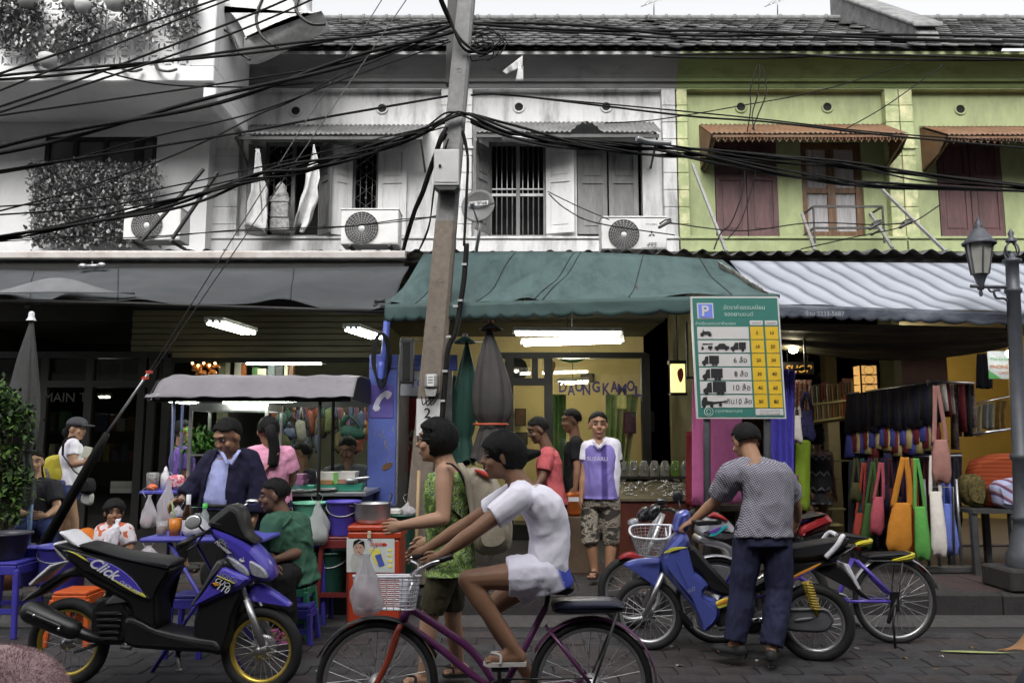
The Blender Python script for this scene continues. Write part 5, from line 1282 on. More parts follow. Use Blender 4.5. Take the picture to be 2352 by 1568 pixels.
 def fingers(s,fb,q):
  if 'wr'+q not in s.J:return
  wr,d,pal,ac=s.hand_frame(q);k=s.k;c=s.curl
  for i,L in enumerate((.066,.075,.070,.054)):
   o=wr+d*.085*k+ac*((i-1.5)*.019*k);sp=ac*((i-1.5)*.05)
   pts=[o-d*.03*k];ang=.15+c*.3;p=o
   for f_ in(.45,.32,.23):
    pts.append(p);dd=(d+sp)*math.cos(ang)+pal*math.sin(ang);p=p+dd*L*f_*k;ang+=c*1.1
   pts.append(p);fb.tube(pts,[.0095*k,.0098*k,.0088*k,.008*k,.005*k],6)
  fwd=ac if ac.dot(Vector((0,0,1)))>0 or ac.dot(s.face)>.3 else-ac
  o=wr+d*.025*k+fwd*.026*k
  fb.tube([o-fwd*.012*k,o+fwd*.014*k+d*.016*k,o+fwd*.022*k+d*.044*k+pal*.012*k,o+fwd*.016*k+d*.066*k+pal*.022*k],[.012*k,.0115*k,.0098*k,.006*k],6)
 def eyes(s):
  hc,k=s.J['head'],s.k*1.1;A=(s.side,s.look,s.up)
  for q in(-1,1):
   c=hc+s.up*.012*k+s.side*(.032*k*q)+s.look*.079*k
   e=part('eye',MB().sph(c,.0125*k,.012*k,.0062*k,10,8,ax=A),M_eyew,s.t)
   part('iris',MB().sph(c+s.look*.0075*k,.0058*k,.005*k,.0055*k,8,6,ax=A),M_iris,e)
   part('eyebrow',MB().tube([hc+s.up*.036*k+s.side*(.012*k*q)+s.look*.094*k,hc+s.up*.042*k+s.side*(.034*k*q)+s.look*.090*k,hc+s.up*.034*k+s.side*(.056*k*q)+s.look*.070*k],[.0035*k,.0045*k,.0025*k],6),M_brow,s.t)
  part('mouth',MB().sph(hc-s.up*.066*k+s.look*.090*k,.023*k,.009*k,.0085*k,10,6,ax=A),M_lip,s.t)
 def hair(s,style='short',m=None,extra=None):
  hc,k=s.J['head'],s.k*1.1;A=(s.side,s.look,s.up);c=hc+s.up*.026*k-s.look*.010*k
  low={'short':-.42,'bob':-.95,'tied':-.45,'fringe':-.75}[style]
  hl={'short':.62,'bob':.52,'tied':.55,'fringe':.36}[style]
  def fn(d):
   x,y,z=d;r=1.0
   sid=abs(x)
   infront=y>(.12 if z<.1 else-.02+.1*sid)
   if style=='bob':infront=y>(.32 if z<.1 else.15)
   line=hl-.35*sid*(1 if style!='bob' else.6)
   if infront and z<line:r=.80
   if z<low and not(style=='bob' and y<.2):r=.72
   n_=noise.noise(Vector((x*5,y*5,z*3))*1.2)*.035+noise.noise(Vector((x*22,y*22,z*4)))*.018
   if style=='bob' and z<.1 and r>.9:r+=.12*min(1,.1-z)
   return r+(n_ if r>.9 else 0)
  b=MB();th=.012 if style in('short','tied')else.024
  b.sph(c,(.078+th)*k,(.098+th)*k,(.090+th)*k,48,32,ax=A,fn=fn)
  N_=49*0+48;tips=[]
  for _ in range(900 if s.k>.9 else 500):
   i=R.randrange(len(b.v));v=Vector(b.v[i]);d=v-c;l=Vector((d.dot(s.side)/(.078+th),d.dot(s.look)/(.098+th),d.dot(s.up)/(.090+th)))/k
   if l.length<.93:continue
   nr=d.normalized();dn=(-s.up*.9-s.look*.35+Vector((R.gauss(0,.3),R.gauss(0,.3),R.gauss(0,.3))));dn=(dn-nr*dn.dot(nr)).normalized();L_=R.uniform(.02,.05)*(1.5 if style in('bob','fringe')else.8)*k;w_=nr.cross(dn)*.0016
   tips.append((v-nr*.004,dn,nr,L_,w_))
  for v,dn,nr,L_,w_ in tips:b.add([v-w_,v+w_,v+dn*L_+nr*R.uniform(.002,.014)],[(0,1,2)],0,False)
  if extra:extra(s,b)
  o=part('hair',b,m or M_hair,s.t);return o
 def garment(s,name,m,kind,voxel=.0095,th=.016,hem=-.1,sleeve=.55,leg=1.0,amp=.006,wsc=9,seed=0,flare=0.0,opening=0.0,open_to=None,label=None,top=1.0,extra=None,arms='LR',legs='LR'):
  b=MB();k,J=s.k,s.J
  if kind in('shirt','both'):
   s.torso(b,th,hem,top)
   for q in arms:
    if 'sh'+q in J and sleeve>0:
     b.cap(J['neck'].lerp(J['sh'+q],.3)-Vector((0,0,.015))*k,J['sh'+q],(.056+th)*k,(.058+th)*k)
     s.limb(b,('sh'+q,'el'+q,'wr'+q),(.056+flare,.046+flare,.034+flare),th,sleeve)
  if kind in('trousers','both'):
   pel=J['pel'];a=(J['neck']-pel).normalized()
   d=s.hx.cross(a)
   ellip(b,[(pel-a*.10*k,s.hx,d,(.15+th)*k,(.125+th)*k),(pel,s.hx,d,(.168+th*.7)*k,(.125+th*.8+s.fat*.3)*k),(pel+a*.09*k,s.hx,d,(.150+th*.2)*k,(.106+th*.2+s.fat*.9)*k)])
   for q in legs:
    if 'kn'+q in J:s.limb(b,('hp'+q,'kn'+q,'an'+q),(.092,.062+flare,.050+flare),th,leg)
  if extra:extra(s,b)
  me=remesh(b,voxel,3,name)
  if amp:wrinkle(me,amp*k,wsc,seed)
  if opening:
   import bmesh
   bm=bmesh.new();bm.from_mesh(me);fw=s.face;pel,nk=J['pel'],J['neck'];kill=[]
   for f in bm.faces:
    r_=f.calc_center_median()-pel;r_=r_-(nk-pel)*(r_.dot(nk-pel)/(nk-pel).length_squared)
    t_=(f.calc_center_median()-pel).dot(nk-pel)/(nk-pel).length_squared
    if r_.dot(fw)>.02 and abs(r_.dot(s.hx)-.01)<opening*k*(1.25-.45*max(0,t_)):kill.append(f)
   bmesh.ops.delete(bm,geom=kill,context='FACES');bm.to_mesh(me);bm.free()
  o=place_mesh(name,me,m,s.t,label)
  if opening:solidify(o,.012)
  return o
 def shoe(s,q,m,name='shoe',flip=False):
  J,k=s.J,s.k;an,to=J['an'+q],J['to'+q];d=Vector((to.x-an.x,to.y-an.y,0));d=d.normalized()if d.length>.01 else Vector((0,-1,0));n_=Vector((-d.y,d.x,0))
  heel=Vector((an.x,an.y,to.z))-d*.075*k;tip=to+d*.04*k
  if an.z-to.z<.03:heel=an-d*.09+Vector((0,0,-.05))
  b=MB();z=-.012
  L=[(0,.0),(.0,.026),(.3,.034),(.65,.044),(.9,.036),(1.0,.0)]
  out=[heel.lerp(tip,t)+n_*w*k for t,w in L]+[heel.lerp(tip,t)-n_*w*k for t,w in L[::-1][1:-1]]
  b.prism([p+Vector((0,0,-.016*k))for p in out],(0,0,.022*k))
  if not flip:
   c=heel.lerp(tip,.5);A=(d,n_,Vector((0,0,1)))
   b.sph(heel.lerp(tip,.62)+Vector((0,0,.02*k)),.12*k,.047*k,.042*k,14,8,ax=A);b.sph(heel.lerp(tip,.25)+Vector((0,0,.028*k)),.07*k,.042*k,.055*k,12,8,ax=A)
  o=part(name,b,m,s.t)
  if flip:
   c=heel.lerp(tip,.6)
   part('strap',MB().tube(catmull([c+n_*.044*k,c+n_*.03*k+Vector((0,0,.045*k)),c+d*.05*k+Vector((0,0,.05*k)),c-n_*.03*k+Vector((0,0,.045*k)),c-n_*.044*k]),.008*k,6),m,o)
  return o
cl=lambda n,c,**k:mat('cloth '+n,c,k.pop('rough',.85),var=k.pop('var',.15),scale=k.pop('scale',10),bump=k.pop('bump',.25),bscale=k.pop('bscale',14),spec=.2,**k)
M_denim=cl('dark denim',(.022,.024,.055),var=.4,dirt=(.045,.05,.10),damt=.5,dscale=3);M_blkcloth=cl('black',(.012,.012,.013));M_navy=cl('navy',(.014,.013,.034));M_lblue=cl('pale blue shirt',(.33,.36,.62),stretch=(1,1,.4))
M_pink=cl('pink',(.66,.30,.44));M_wht=cl('white',(.78,.76,.86),var=.08);M_coral=cl('coral',(.46,.10,.11));M_gshirt=cl('bottle green',(.038,.098,.065),var=.25);M_rubber=mat('black rubber',(.012,.012,.012),.7,var=.3)
Zc={}
za=crop(800,1150,2.175);zb=crop(1350,850,2.6133);zc=crop(350,800,2.24);zm=crop(1650,1250,2.4758);zl=crop(0,950,2.851)
LFT,RGT,CAMW,AWAY=(-1,0,0),(1,0,0),(0,-1,0),(0,1,0)
#woman walking in the road with a canvas backpack
p=Person('woman with short black hair in a green patterned sleeveless top carrying a beige backpack',5.28,dict(head=(1001,1012),neck=(1026,1072),pel=(1033,1282),shL=(1022,1083,-.15),elL=(1018,1190,-.24),wrL=(925,1206,-.27),haL=(893,1212,-.27),shR=(1038,1083,.17),elR=(1030,1180,.2),wrR=(985,1240,.15),haR=(965,1250,.15),knL=(985,1420,-.02),anL=(975,1540,.0),toL=(938,1568,.0),knR=(1040,1420,.12),anR=(1052,1525,.3),toR=(1030,1547,.3)),1.02,LFT,(.05,0,1),skin=0,fem=True,hcurl=.8)
p.build_body(.010)
p.hair('bob',extra=lambda s,b:b.sph(s.J['head']-s.look*.035+s.up*.01,.095,.105,.115,26,18,ax=(s.side,s.look,s.up),fn=lambda d:(1+.05*noise.noise(Vector(d)*6))if d[1]<.35 else.6))
p.garment('top',pattern('green leaf print',[(0,(.07,.12,.035)),(.35,(.23,.36,.07)),(.5,(.06,.10,.10)),(.6,(.34,.42,.16)),(.75,(.10,.20,.05)),(.9,(.30,.38,.10))],(1,1,1),17,'camo',bump=.3),'shirt',th=.032,hem=-.16,sleeve=0,top=.95,amp=.007)
p.garment('shorts',cl('olive',(.06,.055,.032),var=.4),'trousers',th=.006,leg=.85,flare=.010)
b=MB();hc=p.J['head'];b.tube([hc+p.look*.108+p.up*.012+p.side*-.062,hc+p.look*.08+p.up*.012+p.side*-.092,hc+p.up*.012+p.side*-.098],.002,5);b.tube([hc+p.look*.112+p.up*(.008+.018*math.sin(t))-p.side*(.034+.024*math.cos(t))for t in np.linspace(0,2*PI,15)[:-1]],.002,4,closed=True);part('glasses',b,M_rubber,p.t)
for q in 'LR':p.shoe(q,M_rubber,'sandal',True)
M_canvas=mat('beige canvas',(.33,.29,.22),.85,var=.2,scale=9,bump=.35,bscale=16,dirt=(.20,.17,.13),damt=.6,dscale=3)
bd=5.3
bp=thing('backpack','beige canvas backpack with red print on the walking woman in green','backpack',P(1128,1270,bd))
b=MB();b.puff([za(x,y)for x,y in((1000,300),(1110,290),(1200,330),(1270,470),(1310,620),(1310,730),(1250,785),(1130,790),(1085,740),(1060,560),(1030,420))],bd,.17,.07)
me=remesh(b,.014,4,'bag');wrinkle(me,.008,9,4);place_mesh('bag',me,M_canvas,bp)
b=MB();b.puff([za(x,y)for x,y in((1130,560),(1260,570),(1300,700),(1240,770),(1140,770),(1100,700))],bd-.16,.04,.03);part('pocket',b,M_canvas,bp)
b=MB();b.puff([za(x,y)for x,y in((1085,300),(1120,296),(1190,330),(1170,350))],bd-.165,.02,.01);b.puff([za(x,y)for x,y in((1250,560),(1285,580),(1290,620),(1262,600))],bd-.17,.02,.01)
part('red_print',b,mat('red print',(.42,.04,.03),.7),bp)
b=MB();b.tube(catmull([P(*za(1000,262),bd-.22),P(*za(1040,330),bd-.24),P(*za(1060,450),bd-.2),P(*za(1080,560),bd-.17)]),.035,8,flat=.35);part('strap',b,M_canvas,bp)
b=MB();b.tube(catmull([P(*za(925,258),bd-.23),P(*za(960,270),bd-.26),P(*za(1010,330),bd-.26),P(*za(1050,460),bd-.2),P(*za(1040,600),bd-.17),P(*za(960,540),bd-.22)]),.014,6,flat=.4);part('strap',b,M_blkcloth,bp)
#cyclist
CYD=4.45
p=Person('rider with dark hair in a white shirt and white shorts on the purple bicycle',CYD,dict(head=(1152,1047),neck=(1197,1112),mid=(1258,1196),pel=(1250,1312),shL=(1196,1140,-.16),elL=(1092,1218,-.22),wrL=(1014,1274,-.22),haL=(985,1290,-.22),shR=(1190,1130,.16),elR=(1075,1200,.24),wrR=(975,1263,.25),haR=(945,1276,.25),knL=(1072,1330,-.12),anL=(1178,1484,-.13),toL=(1126,1520,-.13),knR=(1120,1400,.12),anR=(1218,1555,.12),toR=(1166,1600,.12)),.92,(-1,-.12,-.08),(.1,0,1),face=(-1,-.1,-.3),skin=1,fem=True,hcurl=.95)
p.build_body(.010);p.hair('fringe',extra=lambda s,b:(b.sph(s.J['head']-s.look*.05+s.up*.005,.088,.10,.105,22,14,ax=(s.side,s.look,s.up),fn=lambda d:(1+.05*noise.noise(Vector(d)*6))if d[1]<.45 else.6),b.cap(s.J['head']-s.look*.1-s.up*.01,s.J['head']-s.look*.2+s.up*.0,.05,.02)))
p.garment('shirt',cl('ribbed white',(.80,.78,.88),var=.05),'shirt',th=.014,hem=-.12,sleeve=.62,amp=.008,wsc=8,flare=.012)
_d=(p.J['pel']+Vector((.075,0,.0))-WLOC[p.t.name]).dot(Vector((1,0,.35)));_d-=math.floor(_d)
p.garment('shorts',pattern('white shorts with blue hip',[(0,(.76,.74,.86)),(max(.01,_d-.012),(.76,.74,.86)),(_d+.012,(.05,.075,.42)),(min(.99,_d+.16),(.05,.075,.42))],(1,0,.35),1.0,'stripe',soft=0,bump=.3),'trousers',th=.026,leg=.5,flare=.02,amp=.007)
for q in 'LR':p.shoe(q,cl('white sandal',(.5,.48,.46)),'sandal',True)
#man in the purple and white jersey
p=Person('man in a purple and white sports jersey and camouflage shorts standing hand in pocket',8.15,dict(head=(1374,976),neck=(1376,1014),pel=(1378,1138),shR=(1353,1026),elR=(1343,1088,-.05),wrR=(1336,1138,-.08),haR=(1333,1156,-.08),shL=(1407,1022),elL=(1414,1080,.02),wrL=(1402,1126,-.08),haL=(1394,1140,-.1),knR=(1357,1240,-.03),anR=(1366,1312,.0),toR=(1359,1326,-.14),knL=(1404,1240,.0),anL=(1399,1316,-.02),toL=(1390,1333,-.16)),1.0,CAMW,face=(-.25,-1,0),skin=3,fat=.035)
p.build_body(.011);p.hair('short')
def pj(s,b):pass
p.garment('jersey',pattern('purple striped jersey',[(0,(.16,.13,.36)),(.36,(.21,.17,.45)),(.42,(.07,.05,.20)),(.56,(.07,.05,.20)),(.62,(.21,.17,.45)),(1.0,(.16,.13,.36))],(1,0,0),3.4,'stripe',soft=.02,bump=.3),'shirt',th=.022,hem=-.05,sleeve=0,top=.95,amp=.007)
b=MB()
wh=cl('jersey white',(.60,.58,.66),var=.08)
p.garment('sleeve',wh,'none',th=.02,amp=.005,extra=lambda s,b:(s.limb(b,('shL','elL','wrL'),(.072,.062,.05),.016,.62),b.cap(s.J['neck'].lerp(s.J['shL'],.45),s.J['shL'],.07,.075),b.tube([P(1411,1030,8.11),P(1409,1080,8.1),P(1404,1140,8.1)],[.05,.075,.08],10)))
p.garment('sleeve',wh,'none',th=.02,amp=.005,extra=lambda s,b:(s.limb(b,('shR','elR','wrR'),(.068,.06,.05),.016,.55),b.cap(s.J['neck'].lerp(s.J['shR'],.5),s.J['shR'],.06,.07)))
b=MB();e=p.J['shL'].lerp(p.J['elL'],.63);d=(p.J['elL']-p.J['shL']).normalized();b.tube([e-d*.012,e+d*.012],.083,14);part('cuff',b,M_blkcloth,p.t)
b=MB()
for u0,v0,u1,v1 in((1362,1015,1376,1028),(1390,1013,1376,1028)):b.bar(P(u0,v0,8.02),P(u1,v1,7.985),.02,.02)
part('collar',b,wh,p.t)
text('SUBARU',mat('jersey lettering',(.55,.53,.60),.7),p.t,P(1372,1053,7.965),w=.20,name='lettering',depth=.002,roll=-.03)
p.garment('shorts',pattern('camouflage',[(0,(.045,.04,.035)),(.38,(.16,.14,.11)),(.5,(.32,.28,.23)),(.62,(.075,.065,.055)),(.72,(.24,.21,.17))],(1,1,1.8),9,'camo',bump=.3),'trousers',th=.016,leg=1.05,flare=.012,amp=.008,wsc=8)
for q in 'LR':p.shoe(q,M_rubber,'flip_flop',True)
#man in coral polo
p=Person('man in a coral red polo shirt looking down behind the cyclist',8.55,dict(head=(1236,987),neck=(1258,1032),pel=(1268,1150),shL=(1256,1046,-.14),elL=(1246,1096,-.2),wrL=(1226,1122,-.3),haL=(1215,1126,-.32),shR=(1266,1044,.16),elR=(1256,1092,.2),wrR=(1230,1112,.1),haR=(1218,1116,.05),knL=(1262,1228,0),anL=(1268,1296,.05),toL=(1246,1306,.0),knR=(1276,1228,.1),anR=(1284,1292,.2),toR=(1264,1302,.2)),1.0,(-1,-.25,-.35),(0,0,1),face=(-1,-.3,0),skin=2)
p.build_body(.012);p.hair('short');p.garment('polo_shirt',M_coral,'shirt',th=.022,hem=-.08,sleeve=.7,flare=.01);p.garment('trousers',M_blkcloth,'trousers',th=.018,leg=1.97)
for q in 'LR':p.shoe(q,M_rubber)
#man in black
p=Person('man in a black shirt and black trousers between the coral polo and the purple jersey',9.1,dict(head=(1312,966),neck=(1322,1008),pel=(1322,1118),shL=(1322,1020,-.14),elL=(1326,1074,-.2),wrL=(1322,1118,-.22),haL=(1318,1132,-.22),shR=(1326,1018,.16),elR=(1326,1072,.2),wrR=(1316,1112,.2),haR=(1312,1124,.2),knL=(1318,1200),anL=(1322,1270),toL=(1302,1280),knR=(1326,1200,.16),anR=(1330,1266,.2),toR=(1312,1275,.2)),.98,(-1,-.3,-.15),face=(-1,-.2,0),skin=1)
p.build_body(.013);p.hair('short');p.garment('shirt',M_blkcloth,'shirt',th=.02,hem=-.1,sleeve=.7);p.garment('trousers',M_blkcloth,'trousers',th=.018,leg=1.97)
for q in 'LR':p.shoe(q,M_rubber)
#man bending over the blue motorcycle, seen from behind
p=Person('man in a black and white checked shirt and dark jeans bent over the blue motorcycle',5.95,dict(head=(1713,1014,.20),neck=(1731,1060,.06),mid=(1762,1118,.02),pel=(1752,1222,.0),shL=(1683,1088,.05),elL=(1645,1150,.22),wrL=(1592,1196,.3),haL=(1572,1206,.3),shR=(1786,1086,.05),elR=(1826,1156,.2),wrR=(1832,1192,.32),haR=(1828,1204,.34),knL=(1706,1352,.05),anL=(1688,1470,.02),toL=(1676,1492,-.03),knR=(1790,1352,.0),anR=(1772,1482,-.1),toR=(1768,1505,-.16)),1.03,(-.35,.9,-.35),(-.1,.3,1),face=AWAY,skin=3,hcurl=.95)
p.J['toL']=p.J['anL']+Vector((-.08,.05,-.09));p.J['toR']=p.J['anR']+Vector((.05,.10,-.09))
p.build_body(.010);p.hair('short')
p.garment('shirt',pattern('fine check',[(0,(.04,.038,.055)),(.42,(.11,.105,.13)),(.58,(.30,.29,.34)),(1,(.36,.35,.40))],((1,0,.55),(.5,0,-1)),400,'check',bump=.35),'shirt',th=.028,hem=-.08,sleeve=.78,flare=.014,amp=.011,wsc=7)
p.garment('jeans',M_denim,'trousers',th=.015,leg=2.0,flare=.014,amp=.009,wsc=9)
for q in 'LR':p.shoe(q,M_rubber)
#man in the navy jacket
p=Person('man in a navy jacket over a pale blue shirt reaching over the blue table',6.78,dict(head=(523,1002,-.08),neck=(532,1046),pel=(520,1166),shR=(491,1058),elR=(450,1120,-.03),wrR=(420,1144,-.12),haR=(398,1158,-.15),shL=(567,1056),elL=(594,1120,.0),wrL=(584,1188,-.06),haL=(580,1206,-.08),knR=(505,1300),anR=(505,1415),toR=(495,1430,-.1),knL=(545,1300),anL=(550,1415),toL=(555,1430,-.1)),1.09,(-.35,-.8,-.45),face=(-.2,-1,0),skin=3,fat=.045,hcurl=.6)
p.build_body(.011);p.hair('short')
p.garment('shirt',M_lblue,'shirt',th=.016,hem=-.02,sleeve=.5,amp=.008,wsc=8)
p.garment('jacket',M_navy,'shirt',th=.028,hem=-.16,sleeve=1.86,flare=.006,amp=.010,wsc=7,opening=.085)
p.garment('trousers',M_blkcloth,'trousers',th=.02,leg=1.97)
part('belt',MB().tube([p.J['pel']+Vector((.185*math.cos(t),.165*math.sin(t)-.015,.03))for t in np.linspace(0,2*PI,25)[:-1]],.018,6,closed=True),M_rubber,p.t)
b=MB()
for q in(-1,1):b.tube(catmull([P(528+22*q,1034,6.68),P(528+14*q,1046,6.59),P(526+4*q,1066,6.57)]),.016,6,flat=.5)
part('collar',b,M_lblue,p.t)
for q in 'LR':p.shoe(q,M_rubber)
#woman in pink with a long ponytail
def pony(s,b):
 h=s.J['head'];b.tube(catmull([h-s.look*.09+s.up*.02,h-s.look*.155-s.up*.02,h-s.look*.15-s.up*.16+s.side*.03,h-s.look*.14-s.up*.32+s.side*.02]),[.035]+[.048]*17+[.02],10)
p=Person('woman in a pink shirt with a long black ponytail turned to the food cart',7.18,dict(head=(616,990),neck=(622,1030),pel=(620,1152),shL=(585,1044),elL=(572,1092,.05),wrL=(578,1130,.2),haL=(584,1140,.26),shR=(654,1044),elR=(672,1096,.05),wrR=(655,1132,.18),haR=(645,1140,.24),knL=(605,1270),anL=(603,1380),toL=(598,1395,.1),knR=(640,1270),anR=(640,1380),toR=(645,1395,.1)),.97,(-.45,.9,-.05),face=(.12,1,0),skin=1,fem=True)
p.build_body(.012);p.hair('tied',extra=pony)
p.garment('shirt',M_pink,'shirt',th=.026,hem=-.12,sleeve=.78,flare=.016,amp=.009);p.garment('trousers',M_denim,'trousers',th=.018,leg=1.97)
b=MB();b.tube(catmull([P(640,1040,7.04),P(622,1062,7.025),P(604,1088,7.025),P(592,1106,7.05)]),.018,6,flat=.4);part('sash',b,pattern('floral strap',[(0,(.5,.2,.1)),(.45,(.5,.35,.3)),(.55,(.3,.3,.1)),(.7,(.6,.3,.3))],(1,1,1),40,'camo'),p.t)
for q in 'LR':p.shoe(q,M_rubber)
#seated man in green
p=Person('thin man with cropped hair in a loose green shirt sitting on the green stool',6.38,dict(head=(630,1137),neck=(652,1188),mid=(672,1240),pel=(680,1312),shL=(632,1205,-.12),elL=(616,1275,-.18),wrL=(628,1300,-.3),haL=(632,1310,-.33),shR=(680,1205,.1),elR=(686,1268,-.12),wrR=(640,1282,-.3),haR=(622,1286,-.33),hpL=(664,1318,-.12),hpR=(690,1318,.08),knL=(616,1318,-.28),anL=(634,1440,-.22),toL=(625,1465,-.35),knR=(650,1322,-.3),anR=(662,1448,-.2),toR=(652,1472,-.32)),.97,(-1,-.3,-.12),(.05,0,1),face=(-.75,-.6,0),skin=2,hcurl=.5)
p.build_body(.011);p.hair('short')
p.garment('shirt',M_gshirt,'shirt',th=.034,hem=-.16,sleeve=.92,flare=.026,amp=.014,wsc=7)
b=MB()
for q in(-1,1):b.tube(catmull([P(652+18*q,1182,6.26),P(648+12*q,1196,6.21),P(646+2*q,1210,6.19)]),.016,6,flat=.5)
part('collar',b,M_gshirt,p.t)
p.garment('trousers',M_blkcloth,'trousers',th=.02,leg=1.9,flare=.01)
for q in 'LR':p.shoe(q,cl('pink slipper',(.45,.10,.28)),'slipper',True)
#child
p=Person('small child in a white shirt with orange spots holding a white cloth to the mouth',7.0,dict(head=(262,1177),neck=(258,1206),pel=(262,1290),shR=(238,1218),elR=(228,1262,-.05),wrR=(250,1236,-.16),haR=(262,1226,-.17),shL=(286,1218),elL=(300,1258,-.05),wrL=(282,1270,-.15),haL=(272,1270,-.16),knR=(245,1300,-.25),anR=(244,1365,-.22),toR=(242,1378,-.3),knL=(283,1300,-.25),anL=(284,1365,-.22),toL=(284,1378,-.3)),.80,(.5,-.85,0),face=(.15,-1,0),skin=3)
p.build_body(.011);p.hair('fringe')
p.garment('shirt',pattern('spotted child shirt',[(0,(.60,.56,.60)),(.62,(.62,.58,.62)),(.66,(.50,.12,.05)),(.78,(.45,.10,.05))],(1,1,1),14,'camo',bump=.3),'shirt',th=.024,hem=-.08,sleeve=.85,flare=.012,amp=.008);p.garment('shorts',M_denim,'trousers',th=.02,leg=.9)
b=MB();b.tube(catmull([P(272,1190,6.83),P(267,1206,6.8),P(258,1234,6.78),P(248,1262,6.78)]),[.02]*6+[.03,.035,.04,.045,.05,.055,.06,.062,.065,.066,.068,.07,.07],12,flat=.45);me=remesh(b,.008,3,'towel');wrinkle(me,.010,22,2,(1.5,1.5,.3))
tw=thing('towel','white hand cloth held to the mouth of the small child','cloth',P(255,1262,6.78));place_mesh('cloth',me,cl('white towel',(.66,.64,.70)),tw)
#woman with cap and yellow bag
p=Person('woman in a grey cap, white tee shirt and denim shorts standing by the dark shop',9.25,dict(head=(176,984),neck=(167,1012),pel=(160,1108),shR=(168,1024,-.13),elR=(168,1066,-.17),wrR=(192,1062,-.2),haR=(202,1056,-.2),shL=(166,1022,.15),elL=(172,1064,.2),wrL=(195,1056,.16),haL=(204,1050,.14),knR=(170,1192,-.03),anR=(168,1262),toR=(186,1273),knL=(148,1190,.14),anL=(136,1255,.2),toL=(152,1266,.2)),.93,(1,-.15,-.05),face=(1,-.1,0),skin=0,fem=True)
p.build_body(.012);p.hair('tied',extra=lambda s,b:b.sph(s.J['head']-s.look*.12-s.up*.05,.05,.05,.06,10,8))
p.garment('tee_shirt',M_wht,'shirt',th=.018,hem=-.05,sleeve=.5);p.garment('shorts',cl('blue denim',(.07,.085,.20),var=.3),'trousers',th=.02,leg=.45,flare=.012)
hc=p.J['head'];b=MB();b.sph(hc+p.up*.045,.104,.119,.092,20,12,ax=(p.side,p.look,p.up),fn=lambda d:1 if d[2]>-.05 else.8)
part('cap',b,mat('grey cap',(.045,.045,.055),.8,var=.3),p.t)
b=MB();b.sph(hc+p.up*.04+p.look*.13,.075,.085,.012,14,6,ax=(p.side,p.look,(p.up+p.look*.25).normalized()));part('cap_peak',b,mat('grey cap',(.045,.045,.055),.8,var=.3),p.t)
for q in 'LR':p.shoe(q,M_rubber)
bp=thing('backpack','bright yellow backpack on the woman in the grey cap','backpack',P(150,1110,9.15))
b=MB();b.puff([zl(x,y)for x,y in((380,880),(440,845),(500,850),(520,940),(545,1000),(530,1060),(450,1095),(400,1070),(370,960))],9.2,.13,.05)
me=remesh(b,.014,3,'bag');wrinkle(me,.006,10,1);M_byel=mat('yellow nylon',(.42,.36,.025),.6,var=.15,bump=.2);place_mesh('bag',me,M_byel,bp)
b=MB();b.puff([zl(x,y)for x,y in((372,960),(392,950),(420,1050),(402,1066))],9.12,.07,.02);part('side_pocket',b,mat('grey mesh pocket',(.25,.22,.2),.8),bp)
b=MB();b.tube(catmull([P(*zl(490,845),9.02),P(*zl(500,740),9.0),P(*zl(555,705),9.05),P(*zl(585,700),9.2)]),.014,6,flat=.5);b.tube(catmull([P(*zl(490,845),9.02),P(*zl(530,900),9.02),P(*zl(580,970),9.05),P(*zl(625,1000),9.1)]),.012,6,flat=.5);part('strap',b,M_blkcloth,bp)
b=MB().boxc(P(*zl(680,822),9.05),.085,.03,.12,rot=__import__('mathutils').Euler((0,.2,.2)).to_matrix());solo('book',b,mat('pale pages',(.48,.48,.40),.7),'pale booklet held by the woman in the grey cap','book',bevel=.004)
hb=thing('shoulder_bag','black shoulder bag with a pale flap beside the woman in the grey cap','bag',P(238,1130,9.0))
b=MB();b.puff([zl(x,y)for x,y in((650,1030),(720,1030),(735,1100),(720,1140),(650,1140),(635,1080))],9.05,.07,.03);part('bag',b,M_blkcloth,hb);b=MB();b.puff([zl(x,y)for x,y in((655,1145),(725,1145),(712,1235),(640,1215))],9.07,.04,.02);part('cloth',b,cl('grey white',(.4,.4,.4)),hb)
#further people in the stalls
def seated(label,D,hu,hv,w,shirt,skin,look,k=.97,style='short',mtr=M_blkcloth):
 s=D and ppm(D);q=lambda du,dz,dd=0:(hu+du*s,hv+dz*s,dd)
 p=Person(label,D,dict(head=(hu,hv),neck=q(.01,.2),pel=q(.02,.68),shL=q(-.19,.26),elL=q(-.25,.5,-.1),wrL=q(-.1,.56,-.3),haL=q(-.03,.56,-.34),shR=q(.2,.26),elR=q(.25,.5,-.1),wrR=q(.12,.58,-.3),haR=q(.04,.58,-.34),knL=q(-.14,.74,-.42),anL=q(-.14,1.16,-.40),toL=q(-.14,1.22,-.52),knR=q(.16,.74,-.42),anR=q(.16,1.16,-.40),toR=q(.16,1.22,-.52)),k,look,face=CAMW,skin=skin,fem=style!='short')
 p.build_body(.013);p.hair(style);p.garment('shirt',shirt,'shirt',th=.024,hem=-.08,sleeve=.7,flare=.01);p.garment('trousers',mtr,'trousers',th=.02,leg=1.9);return p
seated('man with bowed head in a grey collared shirt seated behind the food cart',8.6,798,1030,1,cl('slate',(.06,.065,.07)),2,(-.1,-1,-.5))
seated('woman in a dark top seated in profile behind the food cart',8.7,692,1041,1,cl('dark violet',(.03,.026,.04)),1,(-1,-.25,-.1),.92,'tied')
p=seated('person in blue jeans seated low behind the dark parasol and the bush',8.75,80,1062,1,cl('dim grey top',(.03,.03,.035)),0,(.5,-1,0),.95,'short',cl('blue jeans',(.035,.05,.15)))
